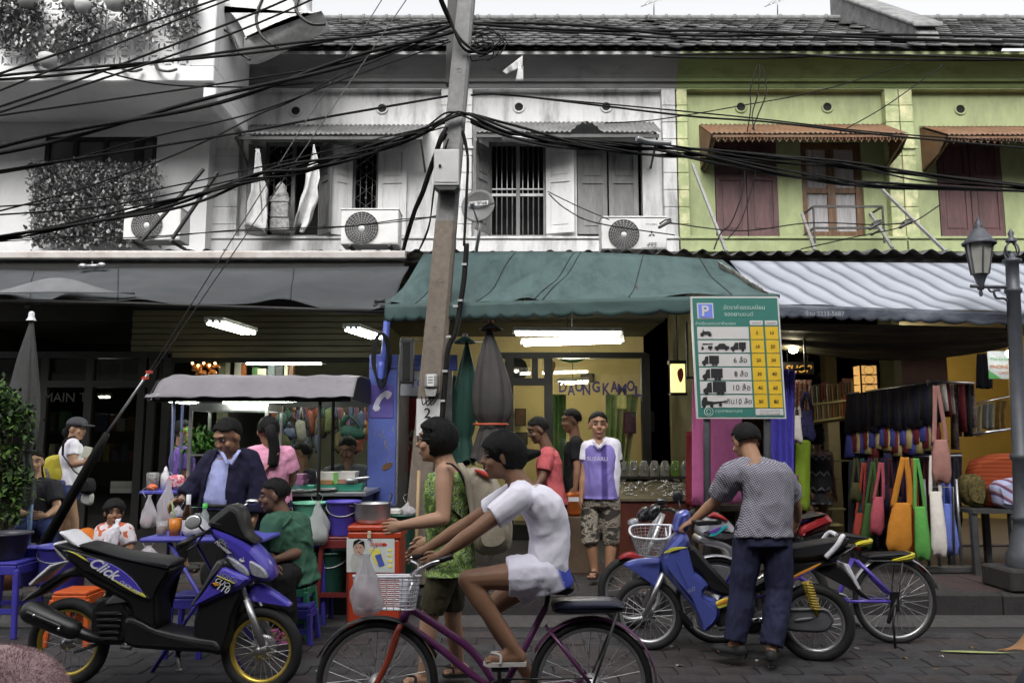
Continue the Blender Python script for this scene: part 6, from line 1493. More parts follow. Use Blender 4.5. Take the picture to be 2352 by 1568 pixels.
def standing(label,D,hu,hv,shirt,skin,look,face,z0,k=.97,style='short',mtr=M_blkcloth,sl=.7):
 s=ppm(D);H_=P(hu,hv,D).z-z0;f=H_/1.58;q=lambda du,dz,dd=0:(hu+du*s,hv+dz*f*s,dd);fx,fy=face[0],face[1]
 p=Person(label,D,dict(head=(hu,hv),neck=q(-.02*fx,.19),pel=q(0,.68),shL=q(-.19*fy*-1,.25,-.19*fx*-1),elL=q(.23*fy,.52,.2*fx),wrL=q(.2*fy+.1*fx,.76,.2*fx+.1*fy),shR=q(-.19*fy,.25,-.19*fx*1),elR=q(-.23*fy,.52,-.2*fx),wrR=q(-.2*fy+.1*fx,.76,-.2*fx),knL=q(.1*fy,1.1,.09*fx),anL=q(.1*fy,1.49,.09*fx),knR=q(-.1*fy,1.1,-.09*fx),anR=q(-.1*fy,1.49,-.09*fx)),k,look,face=face,skin=skin,fem=style!='short')
 for n_ in 'LR':p.J['to'+n_]=p.J['an'+n_]+Vector((fx,fy,0))*.12-Vector((0,0,p.J['an'+n_].z-z0-.02))
 p.build_body(.013);p.hair(style)
 if shirt:p.garment('shirt',shirt,'shirt',th=.022,hem=-.1,sleeve=sl)
 if mtr:p.garment('trousers',mtr,'trousers',th=.02,leg=1.95)
 for n_ in 'LR':p.shoe(n_,M_rubber)
 return p
standing('person in a violet shirt half hidden behind the left post of the food cart',8.9,421,992,cl('violet',(.16,.09,.34)),1,(1,.2,0),RGT,KZ)
p=standing('person in a black sleeveless zigzag dress at the back of the clothing shop',10.2,1876,1003,None,2,(1,.6,0),(.6,.8,0),KZ,.95,'bob',None)
zig=bpy.data.materials.new('zigzag dress');zig.use_nodes=True
def zz_nodes(m):
 n,l=m.node_tree.nodes,m.node_tree.links;b=n['Principled BSDF'];b.inputs['Roughness'].default_value=.9
 tc=n.new('ShaderNodeTexCoord');sp=n.new('ShaderNodeSeparateXYZ');l.new(tc.outputs['Object'],sp.inputs[0])
 pp_=n.new('ShaderNodeMath');pp_.operation='PINGPONG';pp_.inputs[1].default_value=.045;l.new(sp.outputs[0],pp_.inputs[0])
 ad=n.new('ShaderNodeMath');ad.operation='ADD';l.new(pp_.outputs[0],ad.inputs[0]);l.new(sp.outputs[2],ad.inputs[1])
 mu=n.new('ShaderNodeMath');mu.operation='MULTIPLY';mu.inputs[1].default_value=5.2;l.new(ad.outputs[0],mu.inputs[0])
 fr=n.new('ShaderNodeMath');fr.operation='FRACT';l.new(mu.outputs[0],fr.inputs[0])
 r=n.new('ShaderNodeValToRGB');r.color_ramp.interpolation='CONSTANT';r.color_ramp.elements[0].color=(.012,.012,.015,1);r.color_ramp.elements[1].position=.86;r.color_ramp.elements[1].color=(.16,.16,.18,1)
 l.new(fr.outputs[0],r.inputs[0]);l.new(r.outputs[0],b.inputs['Base Color'])
zz_nodes(zig)
p.garment('dress',zig,'shirt',th=.024,hem=-.5,sleeve=0,top=.93,amp=.006)
bpy.data.scenes.remove(TMP)
#two wheelers
M_tyre=mat('tyre rubber',(.009,.009,.009),.75,var=.3,scale=20,bump=.2);M_gold=mat('gold anodised rim',(.62,.46,.09),.3,.75,var=.1);M_alu=mat('brushed aluminium',(.45,.45,.46),.35,.85,var=.15)
M_spoke=mat('steel spoke',(.6,.6,.62),.3,.9);M_blkpl=mat('black plastic',(.007,.007,.008),.42,var=.25);M_blkgl=mat('gloss black',(.012,.012,.014),.2,var=.2,coat=.4)
M_bluep=mat('violet blue paint',(.065,.050,.40),.28,var=.06,coat=.6);M_whtp=mat('white plastic',(.66,.66,.70),.3,var=.05);M_seat=mat('black vinyl seat',(.008,.008,.010),.5,var=.25,bump=.15)
M_yelp=mat('yellow decal',(.55,.52,.06),.4);M_lens=mat('clear lens',(.35,.36,.40),.08,.3,var=.4,scale=18);M_redp=mat('red paint',(.26,.018,.022),.35,var=.1,coat=.4)
def wheel(parent,c,r,tw,ex,mrim,nsp=16,rim_w=.02,name='wheel',fancy=True,rimr=None):
 c=Vector(c);ex=Vector((ex[0],ex[1],0)).normalized();ez=Vector((0,0,1));ey=ez.cross(ex)
 circ=lambda rad,n,off=0:[c+ex*(rad*math.cos(2*PI*k/n))+ez*(rad*math.sin(2*PI*k/n))+ey*off for k in range(n)]
 w=part(name,MB().tube(circ(r-tw,48),tw,10,closed=True),M_tyre,parent)
 rr=rimr or(r-2*tw)
 b=MB();b.lathe([(rr+.006,-rim_w),(rr-.008,-rim_w*.9),(rr-.016,-rim_w*.3),(rr-.016,rim_w*.3),(rr-.008,rim_w*.9),(rr+.006,rim_w)],(0,0,0),48,0,'y')
 b.v=[tuple(c+ex*x+ey*y+ez*z)for x,y,z in b.v];part('rim',b,mrim,w)
 b=MB()
 for k in range(nsp):
  a=2*PI*k/nsp;a2=a+(.55 if k%2 else-.55);sd=1 if(k//2)%2 else-1
  b.tube([c+ex*(.03*math.cos(a2))+ez*(.03*math.sin(a2))+ey*(.028*sd),c+ex*((rr-.012)*math.cos(a))+ez*((rr-.012)*math.sin(a))],.0022,4,caps=False)
 part('spokes',b,M_spoke,w)['kind']='stuff'
 b=MB();b.lathe([(.001,-.05),(.022,-.05),(.024,-.034),(.045,-.03),(.045,-.022),(.02,-.018),(.02,.018),(.045,.022),(.045,.03),(.024,.05),(.001,.05)],(0,0,0),16,0,'y')
 b.v=[tuple(c+ex*x+ey*y+ez*z)for x,y,z in b.v];part('hub',b,M_alu,w)
 return w,ex,ey
Z3=crop(0,1300,2.6133)
DR,DF=5.50,5.36
def DS(u):return DR+(DF-DR)*(u-160)/(605-160)
def z3(pts):return[Z3(x,y)for x,y in pts]
def s3(x,y,off=0.0):
 u,v=Z3(x,y);return P(u,v,DS(u))+Vector((0,off,0))
sc=thing('scooter','blue and black scooter with gold spoked rims parked before the blue table','scooter',s3(1100,1420))
pa,pb_=s3(500,1105),s3(1875,1200);ex=(pb_-pa)
rw,ex_,ey_=wheel(sc,(pa.x,pa.y,.283),.283,.038,ex,M_gold,18);fw,*_=wheel(sc,(pb_.x,pb_.y,.270),.270,.036,ex,M_gold,28)
b=MB();b.lathe([(.045,.046),(.085,.046),(.085,.041),(.045,.041)],(pb_.x,pb_.y,.27),24,0,'y');part('brake_disc',b,M_alu,fw)
def SP(name,pts,half,m,edge=.02,off=0.0,sub=3,taper=0.0,par=None):
 b=MB();b.puff(z3(pts),DS,half,edge,0,sub,off,taper);return part(name,b,m,par or sc)
bodyp=SP('tail_body',[(440,490),(560,500),(700,545),(900,600),(1270,640),(1235,740),(1180,860),(1185,1070),(1100,1060),(1000,1000),(960,900),(800,810),(690,750),(560,610)],.115,M_blkpl,.03)
SP('floorboard',[(950,1000),(1050,1010),(1180,1075),(1460,1135),(1600,1160),(1620,1250),(1450,1240),(1100,1220),(960,1195),(930,1100)],.12,M_blkpl,.03)
SP('leg_shield',[(1460,900),(1560,700),(1640,590),(1720,660),(1790,800),(1720,980),(1640,1250),(1500,1230),(1420,1100)],.105,M_blkpl,.03)
ap=SP('front_apron',[(1635,640),(1720,670),(1830,715),(1780,790),(1640,845),(1440,915),(1500,820),(1575,715)],.135,M_bluep,.03)
SP('apron_trim',[(1600,600),(1640,640),(1575,715),(1500,820),(1440,912),(1420,900),(1500,780)],.128,mat('grey plastic',(.06,.06,.065),.5),.012)
cw=SP('front_cowl',[(1522,385),(1560,372),(1700,410),(1840,495),(1950,620),(1978,715),(1950,752),(1860,742),(1760,690),(1660,570),(1580,490)],.10,M_bluep,.045)
SP('headlight',[(1668,570),(1725,592),(1800,650),(1825,700),(1795,708),(1705,640)],.02,M_lens,.012,-.095,par=cw)
SP('headlight',[(1822,600),(1880,620),(1935,665),(1952,722),(1885,722),(1835,690)],.02,M_lens,.012,-.095,par=cw)
SP('handlebar_cover',[(1520,330),(1600,255),(1680,205),(1760,255),(1800,420),(1850,480),(1700,405),(1540,372)],.10,M_blkpl,.04)
SP('front_fender',[(1650,862),(1750,832),(1830,775),(1905,792),(2000,850),(2090,925),(2060,940),(1975,890),(1880,862),(1790,880),(1700,880)],.05,M_bluep,.03)
SP('rear_fender',[(190,897),(300,800),(470,690),(620,640),(700,730),(540,722),(420,790),(330,850)],.07,M_blkpl,.02)
pl_=SP('licence_plate',[(273,758),(420,628),(432,640),(285,775)],.11,M_whtp,.005,0,1)
SP('tail_light',[(430,490),(470,480),(530,585),(520,602),(470,565)],.10,M_whtp,.02)
SP('grab_bar',[(478,405),(520,400),(575,440),(630,492),(618,510),(560,490)],.10,M_whtp,.018)
SP('seat',[(640,480),(760,505),(900,545),(1100,575),(1272,605),(1278,650),(1240,672),(1000,622),(800,562),(650,510)],.125,M_seat,.04)
SP('side_panel',[(520,520),(680,550),(860,612),(1010,712),(1090,815),(1140,870),(1000,832),(820,740),(640,640)],.012,M_blkgl,.012,-.122)
SP('side_decal',[(700,572),(880,620),(1010,712),(1088,818),(960,770),(830,690),(740,620)],.004,M_bluep,.004,-.138)
SP('side_stripe',[(560,520),(640,548),(720,600),(690,592),(620,552)],.004,M_yelp,.003,-.138);SP('side_stripe',[(860,705),(980,770),(1085,815),(1110,850),(1000,800),(900,740)],.004,M_yelp,.003,-.140)
SP('swing_arm_cover',[(800,900),(900,820),(1010,870),(960,900),(860,910)],.10,mat('grey plastic',(.06,.06,.065),.5),.02)
SP('engine',[(725,880),(900,860),(960,920),(1000,1000),(940,1180),(760,1190),(690,1100)],.09,M_blkpl,.03)
for k in range(5):SP('engine_fin',[(740+6*k,960+44*k),(900-4*k,955+44*k),(930-6*k,975+44*k),(750+5*k,982+44*k)],.012,mat('dark metal',(.035,.035,.037),.4,.5),.006,-.10,1)
b=MB();b.cap(s3(335,945,-.16),s3(610,1070,-.15),.072,.06,16);b.tube([s3(600,1060,-.15),s3(720,1140,-.1),s3(900,1190,-.02)],[.045,.03,.022],10);mf=part('muffler',b,M_blkpl,sc)
b=MB();b.cap(s3(345,935,-.225),s3(560,1030,-.215),.014,.014,8);part('heat_shield',b,mat('dark metal',(.035,.035,.037),.4,.5),mf)
for x,y in((392,953),(562,1045)):part('bolt',MB().sph(s3(x,y,-.235),.010,.006,.010,8,6),M_chrome,mf)
b=MB()
for q in(-1,1):b.tube([s3(1745,700,.085*q),s3(1800,880,.085*q)],.016,10);b.tube([s3(1795,870,.085*q),s3(1912,1205,.085*q)],.022,10)
part('fork',b,M_alu,sc)
b=MB();b.tube([s3(760,780,.06),s3(720,1000,.06)],.022,8);b.tube([s3(765-3*k*0,790+20*k,.06)for k in range(10)],.03,8);part('shock_absorber',b,M_iron,sc)
b=MB()
for q in(-1,1):b.tube([s3(1560,385,.02*q),s3(1530,395,.16*q),s3(1490,420,.26*q)],.014,8);b.tube([s3(1500,412,.24*q),s3(1420,470,.33*q)],.02,10);b.tube([s3(1530,400,.15*q),s3(1500,470,.24*q),s3(1470,500,.30*q)],.007,6)
part('handlebar',b,M_blkpl,sc)
b=MB();b.sph(s3(1470,315,-.20),.058,.014,.046,16,10,ax=(Vector((.9,-.1,.35)).normalized(),Vector((.1,1,0)).normalized(),Vector((-.35,0,.9)).normalized()));m1=part('mirror',b,M_blkpl,sc)
b=MB();b.sph(s3(1470,315,-.210),.052,.010,.040,16,10,ax=(Vector((.9,-.1,.35)).normalized(),Vector((.1,1,0)).normalized(),Vector((-.35,0,.9)).normalized()));part('mirror_glass',b,mat('mirror face',(.8,.8,.82),.12,.6),m1)
b=MB();b.tube(catmull([s3(1500,340,-.19),s3(1540,400,-.15),s3(1570,400,-.08)]),.007,6);part('mirror_stalk',b,M_blkpl,m1)
b=MB();b.sph(s3(1750,205,.16),.045,.03,.02,12,8);b.tube([s3(1740,210,.16),s3(1690,240,.12)],.008,6);part('mirror',b,M_chrome,sc)
b=MB();b.tube([s3(1280,1230,-.02),s3(1310,1310,-.07),s3(1335,1370,-.1)],.014,8);b.tube([s3(1310,1368,-.10),s3(1365,1360,-.12)],.012,6);part('kick_stand',b,M_iron,sc)
b=MB();b.tube([s3(600,1235,-.12),s3(720,1200,-.08),s3(760,1180,-.06)],.012,6);b.tube([s3(940,1190,-.14),s3(1010,1200,-.14)],.014,8);part('foot_peg',b,M_iron,sc)
def stext(s_,x,y,w,off,m,roll=0.0,par=None,shear=.2,bold=0.0):return text(s_,m,par or sc,s3(x,y,off),w=w,roll=roll,name='lettering',shear=shear,bold=bold)
M_silv=mat('silver print',(.45,.45,.50),.35,.5)
stext('HONDA',1695,708,.125,-.142,M_silv,-.42,ap,0);SP('apron_decal',[(1610,698),(1735,755),(1700,800),(1560,765)],.003,M_blkgl,.002,-.142,1,par=ap)
stext('CLICK',1665,748,.12,-.149,M_whtp,-.40,ap,.3,.01);stext('110',1660,785,.08,-.149,M_whtp,-.36,ap,.3,.01)
SP('apron_stripe',[(1612,690),(1738,746),(1736,754),(1610,698)],.003,M_yelp,.002,-.145,1,par=ap);SP('apron_badge',[(1580,745),(1610,742),(1635,762),(1600,768)],.003,mat('orange decal',(.6,.25,.02),.4),.002,-.148,1,par=ap)
stext('Movistar',1640,505,.13,-.103,M_whtp,-.62,cw,.3,.01);stext('CLICK',1650,478,.09,-.103,mat('green yellow print',(.4,.5,.08),.4),-.62,cw,.3,.01)
stext('3',1785,580,.045,-.103,M_whtp,-.6,cw,.3,.05)
stext('Click',838,650,.21,-.152,M_whtp,-.52,bodyp,.5,.02);stext('CLICK 110',1005,775,.14,-.154,M_whtp,-.55,bodyp,.3,.01)
#blue underbone motorcycle and its companions
def mm(x,y):return zm(x,y)
def DM(u):return 6.42+(6.12-6.42)*(u-1487)/(1870-1487)
def m3(x,y,off=0.0):
 u,v=mm(x,y);return P(u,v,DM(u))+Vector((0,off,0))
bk=thing('motorcycle','metallic blue step through motorcycle with a wire front basket held by the bending man','motorcycle',m3(870,1270))
def MP(name,pts,half,m,edge=.02,off=0.0,sub=3,par=None):
 b=MB();b.puff([mm(*p)for p in pts],DM,half,edge,0,sub,off);return part(name,b,m,par or bk)
M_blue2=mat('metallic blue paint',(.075,.10,.38),.3,.25,var=.08,coat=.6);M_orange=mat('orange decal',(.6,.25,.02),.4)
pa,pb_=m3(308,1015),m3(1440,1058);ex=pb_-pa
f2,*_=wheel(bk,(pa.x,pa.y,.272),.272,.032,ex,M_alu,30);r2,*_=wheel(bk,(pb_.x,pb_.y,.272),.280,.040,ex,M_alu,30)
MP('front_fender',[(145,742),(200,702),(300,686),(395,690),(405,770),(372,880),(322,872),(338,795),(255,762)],.055,M_blue2,.03)
aps=MP('leg_shield',[(390,690),(400,645),(470,560),(540,500),(577,590),(512,690),(640,790),(700,855),(672,920),(765,962),(770,1085),(670,1170),(635,1050),(480,860),(405,760)],.13,M_blue2,.035)
MP('handlebar_cowl',[(488,440),(510,385),(570,360),(590,400),(585,480),(540,520),(480,500)],.09,M_blue2,.04)
MP('inner_shield',[(512,690),(590,590),(700,700),(850,860),(930,905),(820,935),(700,895),(640,790)],.10,M_blkpl,.03)
MP('side_cover',[(1240,700),(1300,690),(1560,690),(1500,740),(1430,720),(1250,815),(1000,930),(860,930),(940,880)],.10,M_blkgl,.03)
MP('yellow_decal',[(690,1012),(765,952),(858,930),(862,972),(760,1010)],.01,M_yelp,.006,-.12);MP('orange_decal',[(735,985),(800,945),(858,938),(850,955),(780,978)],.01,M_orange,.005,-.126)
MP('stripe_decal',[(1250,800),(1432,712),(1425,728),(1260,812)],.006,M_orange,.004,-.105);MP('stripe_decal',[(900,945),(1090,910),(1250,820),(1420,735),(1250,840),(1080,935)],.006,mat('violet decal',(.12,.05,.3),.4),.004,-.104)
MP('seat',[(1000,640),(1160,610),(1310,600),(1560,555),(1640,545),(1600,620),(1450,685),(1300,705),(1050,690)],.12,M_seat,.04)
MP('tail',[(1440,700),(1560,640),(1690,585),(1650,640),(1560,700),(1460,730)],.09,M_blkgl,.03)
b=MB()
for q in(-1,1):b.tube(catmull([m3(1470,668,.13*q),m3(1540,590,.14*q),m3(1585,530,.12*q),m3(1612,540,.06*q)]),.018,8)
part('grab_bar',b,M_whtp,bk)
MP('rear_fender',[(1440,770),(1560,715),(1640,780),(1720,880),(1800,955),(1745,945),(1640,845),(1540,790)],.06,M_blkpl,.02);MP('licence_plate',[(1612,722),(1640,720),(1722,880),(1700,885)],.09,M_whtp,.004,0,1)
MP('chain_case',[(1000,1045),(1100,1010),(1300,1000),(1460,1000),(1525,1060),(1520,1120),(1460,1168),(1300,1165),(1200,1150),(1040,1110)],.03,mat('grey chain case',(.13,.13,.14),.4,.4),.02,-.10)
MP('chain_case_trim',[(1240,1005),(1460,1005),(1515,1060),(1500,1066),(1450,1018),(1250,1018)],.01,M_alu,.005,-.135);MP('chain_case_vent',[(1270,1075),(1370,1062),(1372,1074),(1272,1088)],.01,M_alu,.004,-.135)
b=MB();b.tube([m3(1345,830,-.13),m3(1415,1055,-.13)],.012,8);b.tube([m3(1345,830,-.13).lerp(m3(1405,1010,-.13),t/60)+Vector((.034*math.cos(t*1.05),.034*math.sin(t*1.05),0))for t in range(61)],.007,5);part('rear_shock',b,mat('yellow spring',(.40,.28,.03),.4),bk)
MP('engine',[(770,1060),(860,980),(1000,990),(1060,1080),(1040,1180),(880,1170),(770,1140)],.10,mat('dark metal',(.035,.035,.037),.4,.5),.03);b=MB();b.tube([m3(980,1080,-.14),m3(1100,1070,-.14)],.02,8);b.tube(catmull([m3(900,1160,.1),m3(1100,1200,.14),m3(1400,1150,.16),m3(1600,1100,.16)]),.04,10);part('exhaust',b,M_chrome,bk)
b=MB()
for q in(-1,1):b.tube([m3(400,780,.08*q),m3(278,1068,.08*q)],.02,10)
part('fork',b,M_alu,bk)
b=MB()
for q in(-1,1):b.tube([m3(560,440,.04*q),m3(620,425,.2*q),m3(640,420,.26*q)],.014,8);b.tube([m3(600,432,.24*q),m3(690,410,.40*q),m3(700,405,.43*q)],.02,10)
part('handlebar',b,M_blkpl,bk)
b=MB();b.tube([m3(575,400,.2),m3(560,300,.25)],.007,6);b.sph(m3(558,290,.25),.045,.014,.05,12,8);part('mirror',b,M_blkpl,bk)
text('SUZUKI',M_silv,aps,m3(605,870,-.136),w=.13,roll=.42,shear=.2)
MP('front_decal',[(400,632),(460,600),(555,600),(470,622),(410,640)],.004,M_yelp,.003,-.136,par=aps)
b=MB();b.tube([m3(760,1140,-.14),m3(830,1120,-.18)],.014,8);b.tube([m3(600,1090,0),m3(600,1155,-.05)],.012,6);part('foot_peg',b,M_iron,bk)
MP('mud_flap',[(500,1020),(560,1060),(612,1140),(600,1158),(545,1110)],.05,M_blkpl,.01)
bs=part('basket_rim',MB().tube(catmull([m3(182,520,-.16),m3(230,482,.14),m3(470,478,.14),m3(478,490,.1),m3(420,535,-.16),m3(300,540,-.18)],6,True),.009,8,closed=True),M_whtp,bk)
top=catmull([m3(182,520,-.16),m3(230,482,.14),m3(470,478,.14),m3(478,490,.1),m3(420,535,-.16),m3(300,540,-.18)],8,True);bot=catmull([m3(225,648,-.12),m3(260,640,.1),m3(400,632,.1),m3(410,640,.08),m3(380,655,-.12),m3(300,660,-.13)],8,True)
b=MB()
for i in range(48):b.tube([top[i],bot[i]],.0022,4,caps=False)
for k in range(1,8):b.tube([top[i].lerp(bot[i],k/7)for i in range(48)],.0022 if k<7 else.005,4,closed=True)
for i in range(0,24,2):b.tube([bot[i],bot[47-i]],.0022,4,caps=False)
part('basket_mesh',b,mat('wire basket',(.30,.30,.31),.4,.5),bs);b=MB();b.tube([m3(420,530,-.1),m3(450,495,.12)],.006,6);b.tube([m3(330,545,-.17),m3(310,600,-.16)],.006,6);part('basket_stay',b,M_whtp,bs)
#red and silver sport motorcycle behind
DB=7.15
rb=thing('motorcycle','red and silver sport motorcycle standing behind the blue one','motorcycle',P(*zm(700,1000),DB))
def BP(name,pts,half,m,edge=.02,off=0.0,sub=3):
 b=MB();b.puff([zm(*p)for p in pts],DB,half,edge,0,sub,off);return part(name,b,m,rb)
gz_=lambda x,y,o=0:P(*zm(x,y),DB)+Vector((0,o,0))
q1,q2=gz_(205,850),gz_(1300,880)
wheel(rb,(q1.x,DB,.30+.012),.30,.034,(1,0,0),M_alu,20);wheel(rb,(q2.x,DB,.30+.012),.30,.044,(1,0,0),M_alu,20)
BP('front_fender',[(108,692),(170,650),(250,655),(270,690),(240,708),(170,690)],.06,M_redp,.02);BP('fuel_tank',[(640,520),(660,440),(720,370),(800,395),(890,490),(862,545),(740,552)],.14,mat('silver paint',(.33,.33,.36),.35,.4,coat=.4),.06)
BP('tank_panel',[(690,400),(725,368),(790,390),(830,430),(760,420)],.147,M_redp,.03);BP('tank_decal',[(700,520),(800,455),(815,470),(735,525)],.005,mat('turquoise decal',(.02,.3,.32),.4),.003,-.150);BP('tank_decal',[(690,500),(780,460),(740,505)],.005,mat('violet decal',(.12,.05,.3),.4),.003,-.152)
BP('headlight',[(238,395),(300,335),(335,380),(320,430),(260,440)],.10,M_blkgl,.04);BP('headlight_lens',[(180,440),(235,420),(238,470),(190,480)],.08,M_lens,.02)
BP('frame',[(640,530),(700,540),(860,600),(890,690),(880,800),(840,690),(800,620),(640,580)],.12,M_alu,.02);BP('engine',[(660,700),(740,690),(870,720),(880,830),(760,840),(680,780)],.15,M_alu,.04);BP('seat',[(880,500),(1000,470),(1310,410),(1480,380),(1475,395),(1320,430),(1000,540)],.11,M_seat,.03)
BP('tail',[(1330,470),(1400,430),(1470,380),(1520,400),(1542,445),(1480,490),(1380,530),(1330,540)],.10,M_redp,.04);BP('tail_light',[(1490,400),(1530,420),(1535,445),(1500,450)],.08,mat('red lens',(.3,.02,.02),.2),.02);BP('under_tray',[(1330,540),(1440,510),(1530,500),(1520,560),(1350,600)],.08,M_blkpl,.02)
b=MB()
for q in(-1,1):b.tube([gz_(400,380,.1*q),gz_(225,845,.1*q)],.024,10)
part('fork',b,M_alu,rb);b=MB()
for q in(-1,1):b.tube([gz_(400,360,.05*q),gz_(430,340,.25*q)],.013,8);b.tube([gz_(425,345,.24*q),gz_(470,360,.37*q)],.02,8)
part('handlebar',b,M_blkpl,rb);b=MB();b.cap(gz_(330,400),gz_(360,360),.05,.05);b.tube([gz_(380,370,-.1),gz_(385,310,-.12)],.008,6);b.sph(gz_(385,300,-.12),.05,.02,.03,10,8);part('instrument',b,M_blkgl,rb)
BP('exhaust',[(900,900),(1000,880),(1280,820),(1300,850),(1000,930)],.05,M_chrome,.03)
#bicycles
def bike(name,label,dx,cr,cf,r,D,bars,mfr,mfend,fork_m,fork_uv,extra_fend=True):
 t=thing(name,label,'bicycle',(cr.x,D,0))
 w1_,*_=wheel(t,(cr.x,D,r),r,.022,(1,0,0),M_alu,28,.013);w2_,*_=wheel(t,(cf.x,D,r),r,.022,(1,0,0),M_alu,28,.013)
 return t
pr,pf_=P(1358,1551,4.45),P(866,1551,4.45);RW=.325
by=bike('bicycle','magenta ladies bicycle with a red fork and white front basket being ridden',0,pr,pf_,RW,CYD,None,None,None,None,None)
def cu(u,v,o=0.0):return P(u,v,CYD)+Vector((0,o,0))
M_mag=mat('dark magenta paint',(.115,.022,.10),.35,var=.1,coat=.4);M_redf=mat('red fork paint',(.36,.055,.025),.35,coat=.4)
bb=cu(1150,1560);rc,fc=Vector((pr.x,CYD,RW)),Vector((pf_.x,CYD,RW));bb.z=.27
b=MB();hd0,hd1=cu(938,1392),cu(924,1428);stt=cu(1254,1392)
b.tube([hd0-Vector((0,0,0)),hd1],.024,10);b.tube(catmull([hd0+Vector((.01,0,-.01)),cu(1010,1440),cu(1090,1500),bb]),.020,10);b.tube(catmull([hd1,cu(1000,1480),cu(1080,1545),bb]),.019,10);b.tube([bb,stt],.018,10)
for q in(-1,1):b.tube([bb+Vector((0,.04*q,0)),rc+Vector((0,.06*q,0))],.011,8);b.tube([stt+Vector((0,.02*q,-.1)),rc+Vector((0,.06*q,0))],.010,8)
part('frame',b,M_mag,by)
b=MB()
for q in(-1,1):b.tube(catmull([hd1+Vector((0,.0,-.01)),hd1+Vector((-.02,.05*q,-.04)),fc.lerp(hd1,.4)+Vector((.01,.055*q,0)),fc+Vector((0,.055*q,0))]),[.017]*19,8)
part('fork',b,M_redf,by)
b=MB();s0=cu(950,1330);b.tube([hd0,s0],.013,8)
for q,us in((-1,((985,1296),(1010,1288))),(1,((940,1283),(975,1272)))):
 b.tube(catmull([s0,s0+Vector((.01,.14*q,.05)),P(*us[0],CYD+.24*q),P(*us[1],CYD+.25*q)]),.011,8)
part('handlebar',b,M_chrome,by)
b=MB()
for q,us in((-1,((990,1293),(1040,1276))),(1,((948,1279),(990,1266)))):b.tube([P(*us[0],CYD+.24*q),P(*us[1],CYD+.25*q)],.016,8)
part('grip',b,M_blkpl,by)
b=MB()
def arc(c,r,a0,a1,w,n=20):return[(c.x+r*math.cos(math.radians(a)),c.z+r*math.sin(math.radians(a)))for a in np.linspace(a0,a1,n)]
def fender(t,c,r,a0,a1,m,D,w=.032):
 b=MB();pts=arc(c,r,a0,a1,w)
 b.grid(lambda s_,q:Vector((pts[int(s_*19+.01)][0],D+(q-.5)*2*w,pts[int(s_*19+.01)][1]-.014*(2*q-1)**2)),19,6)
 o=part('mudguard',b,m,t);solidify(o,.003);return o
fender(by,rc,RW+.02,-15,150,M_mag,CYD);fender(by,fc,RW+.02,25,155,M_blkpl,CYD)
b=MB();sad=cu(1262,1352);b.tube([stt,sad],.013,8);b.puff([(1220,1340),(1290,1330),(1318,1345),(1300,1362),(1240,1356)],CYD,.075,.03);part('saddle',b,M_seat,by)
b=MB();b.puff([(1268,1388),(1290,1376),(1400,1374),(1428,1384),(1424,1396),(1330,1403),(1275,1400)],CYD,.085,.02);part('rear_pad',b,mat('navy vinyl pad',(.018,.02,.04),.4),by)
b=MB()
for q in(-1,1):b.tube([P(1275,1404,CYD+.07*q),P(1430,1402,CYD+.07*q)],.008,6);b.tube([P(1420,1402,CYD+.07*q),rc+Vector((0,.065*q,0))],.007,6)
part('rack',b,M_iron,by)
b=MB();b.lathe([(.085,-.004),(.092,0),(.085,.004),(.06,.003),(.06,-.003),(.085,-.004)],(bb.x,CYD-.055,bb.z),24,0,'y');b.tube([bb+Vector((0,-.06,0)),bb+Vector((-.01,-.075,.165))],.012,6);b.tube([bb+Vector((0,.06,0)),bb+Vector((.01,.075,-.165))],.012,6);b.tube([bb+Vector((.0,-.055,.09)),rc+Vector((0,-.055,.04))],.005,5);b.tube([bb+Vector((.0,-.055,-.09)),rc+Vector((0,-.055,-.04))],.005,5);part('crank',b,M_iron,by)
for q,z_ in((-1,.165),(1,-.165)):part('pedal',MB().boxc(bb+Vector((0,.12*q,z_)),.09,.08,.022),M_blkpl,by,bevel=.004)
bt=catmull([P(*za(405,935),CYD-.15),P(*za(405,925),CYD+.15),P(*za(725,925),CYD+.15),P(*za(725,935),CYD-.15)],8,True);bo=catmull([P(*za(425,1128),CYD-.12),P(*za(425,1118),CYD+.12),P(*za(700,1122),CYD+.12),P(*za(700,1132),CYD-.12)],8,True)
bq=part('basket',MB().tube(bt,.008,6,closed=True),M_whtp,by);b=MB();n=len(bt)
for i in range(n):b.tube([bt[i],bo[i]],.003,4,caps=False)
for k in range(1,9):b.tube([bt[i].lerp(bo[i],k/8)for i in range(n)],.0035,4,closed=True)
for i in range(0,n//2):b.tube([bo[i],bo[n-1-i]],.003,4,caps=False)
part('basket_mesh',b,M_whtp,bq);b=MB();b.grid(lambda s_,q:P(*za(640+80*s_,935+190*q),CYD+.05),4,4);o=part('basket_liner',b,mat('white basket panel',(.52,.51,.60),.5),bq);solidify(o,.004)
b=MB();b.tube([cu(948,1370),P(*za(660,1130),CYD)],.008,6);b.tube([cu(940,1345),P(*za(720,960),CYD)],.008,6);part('basket_stay',b,M_iron,bq)
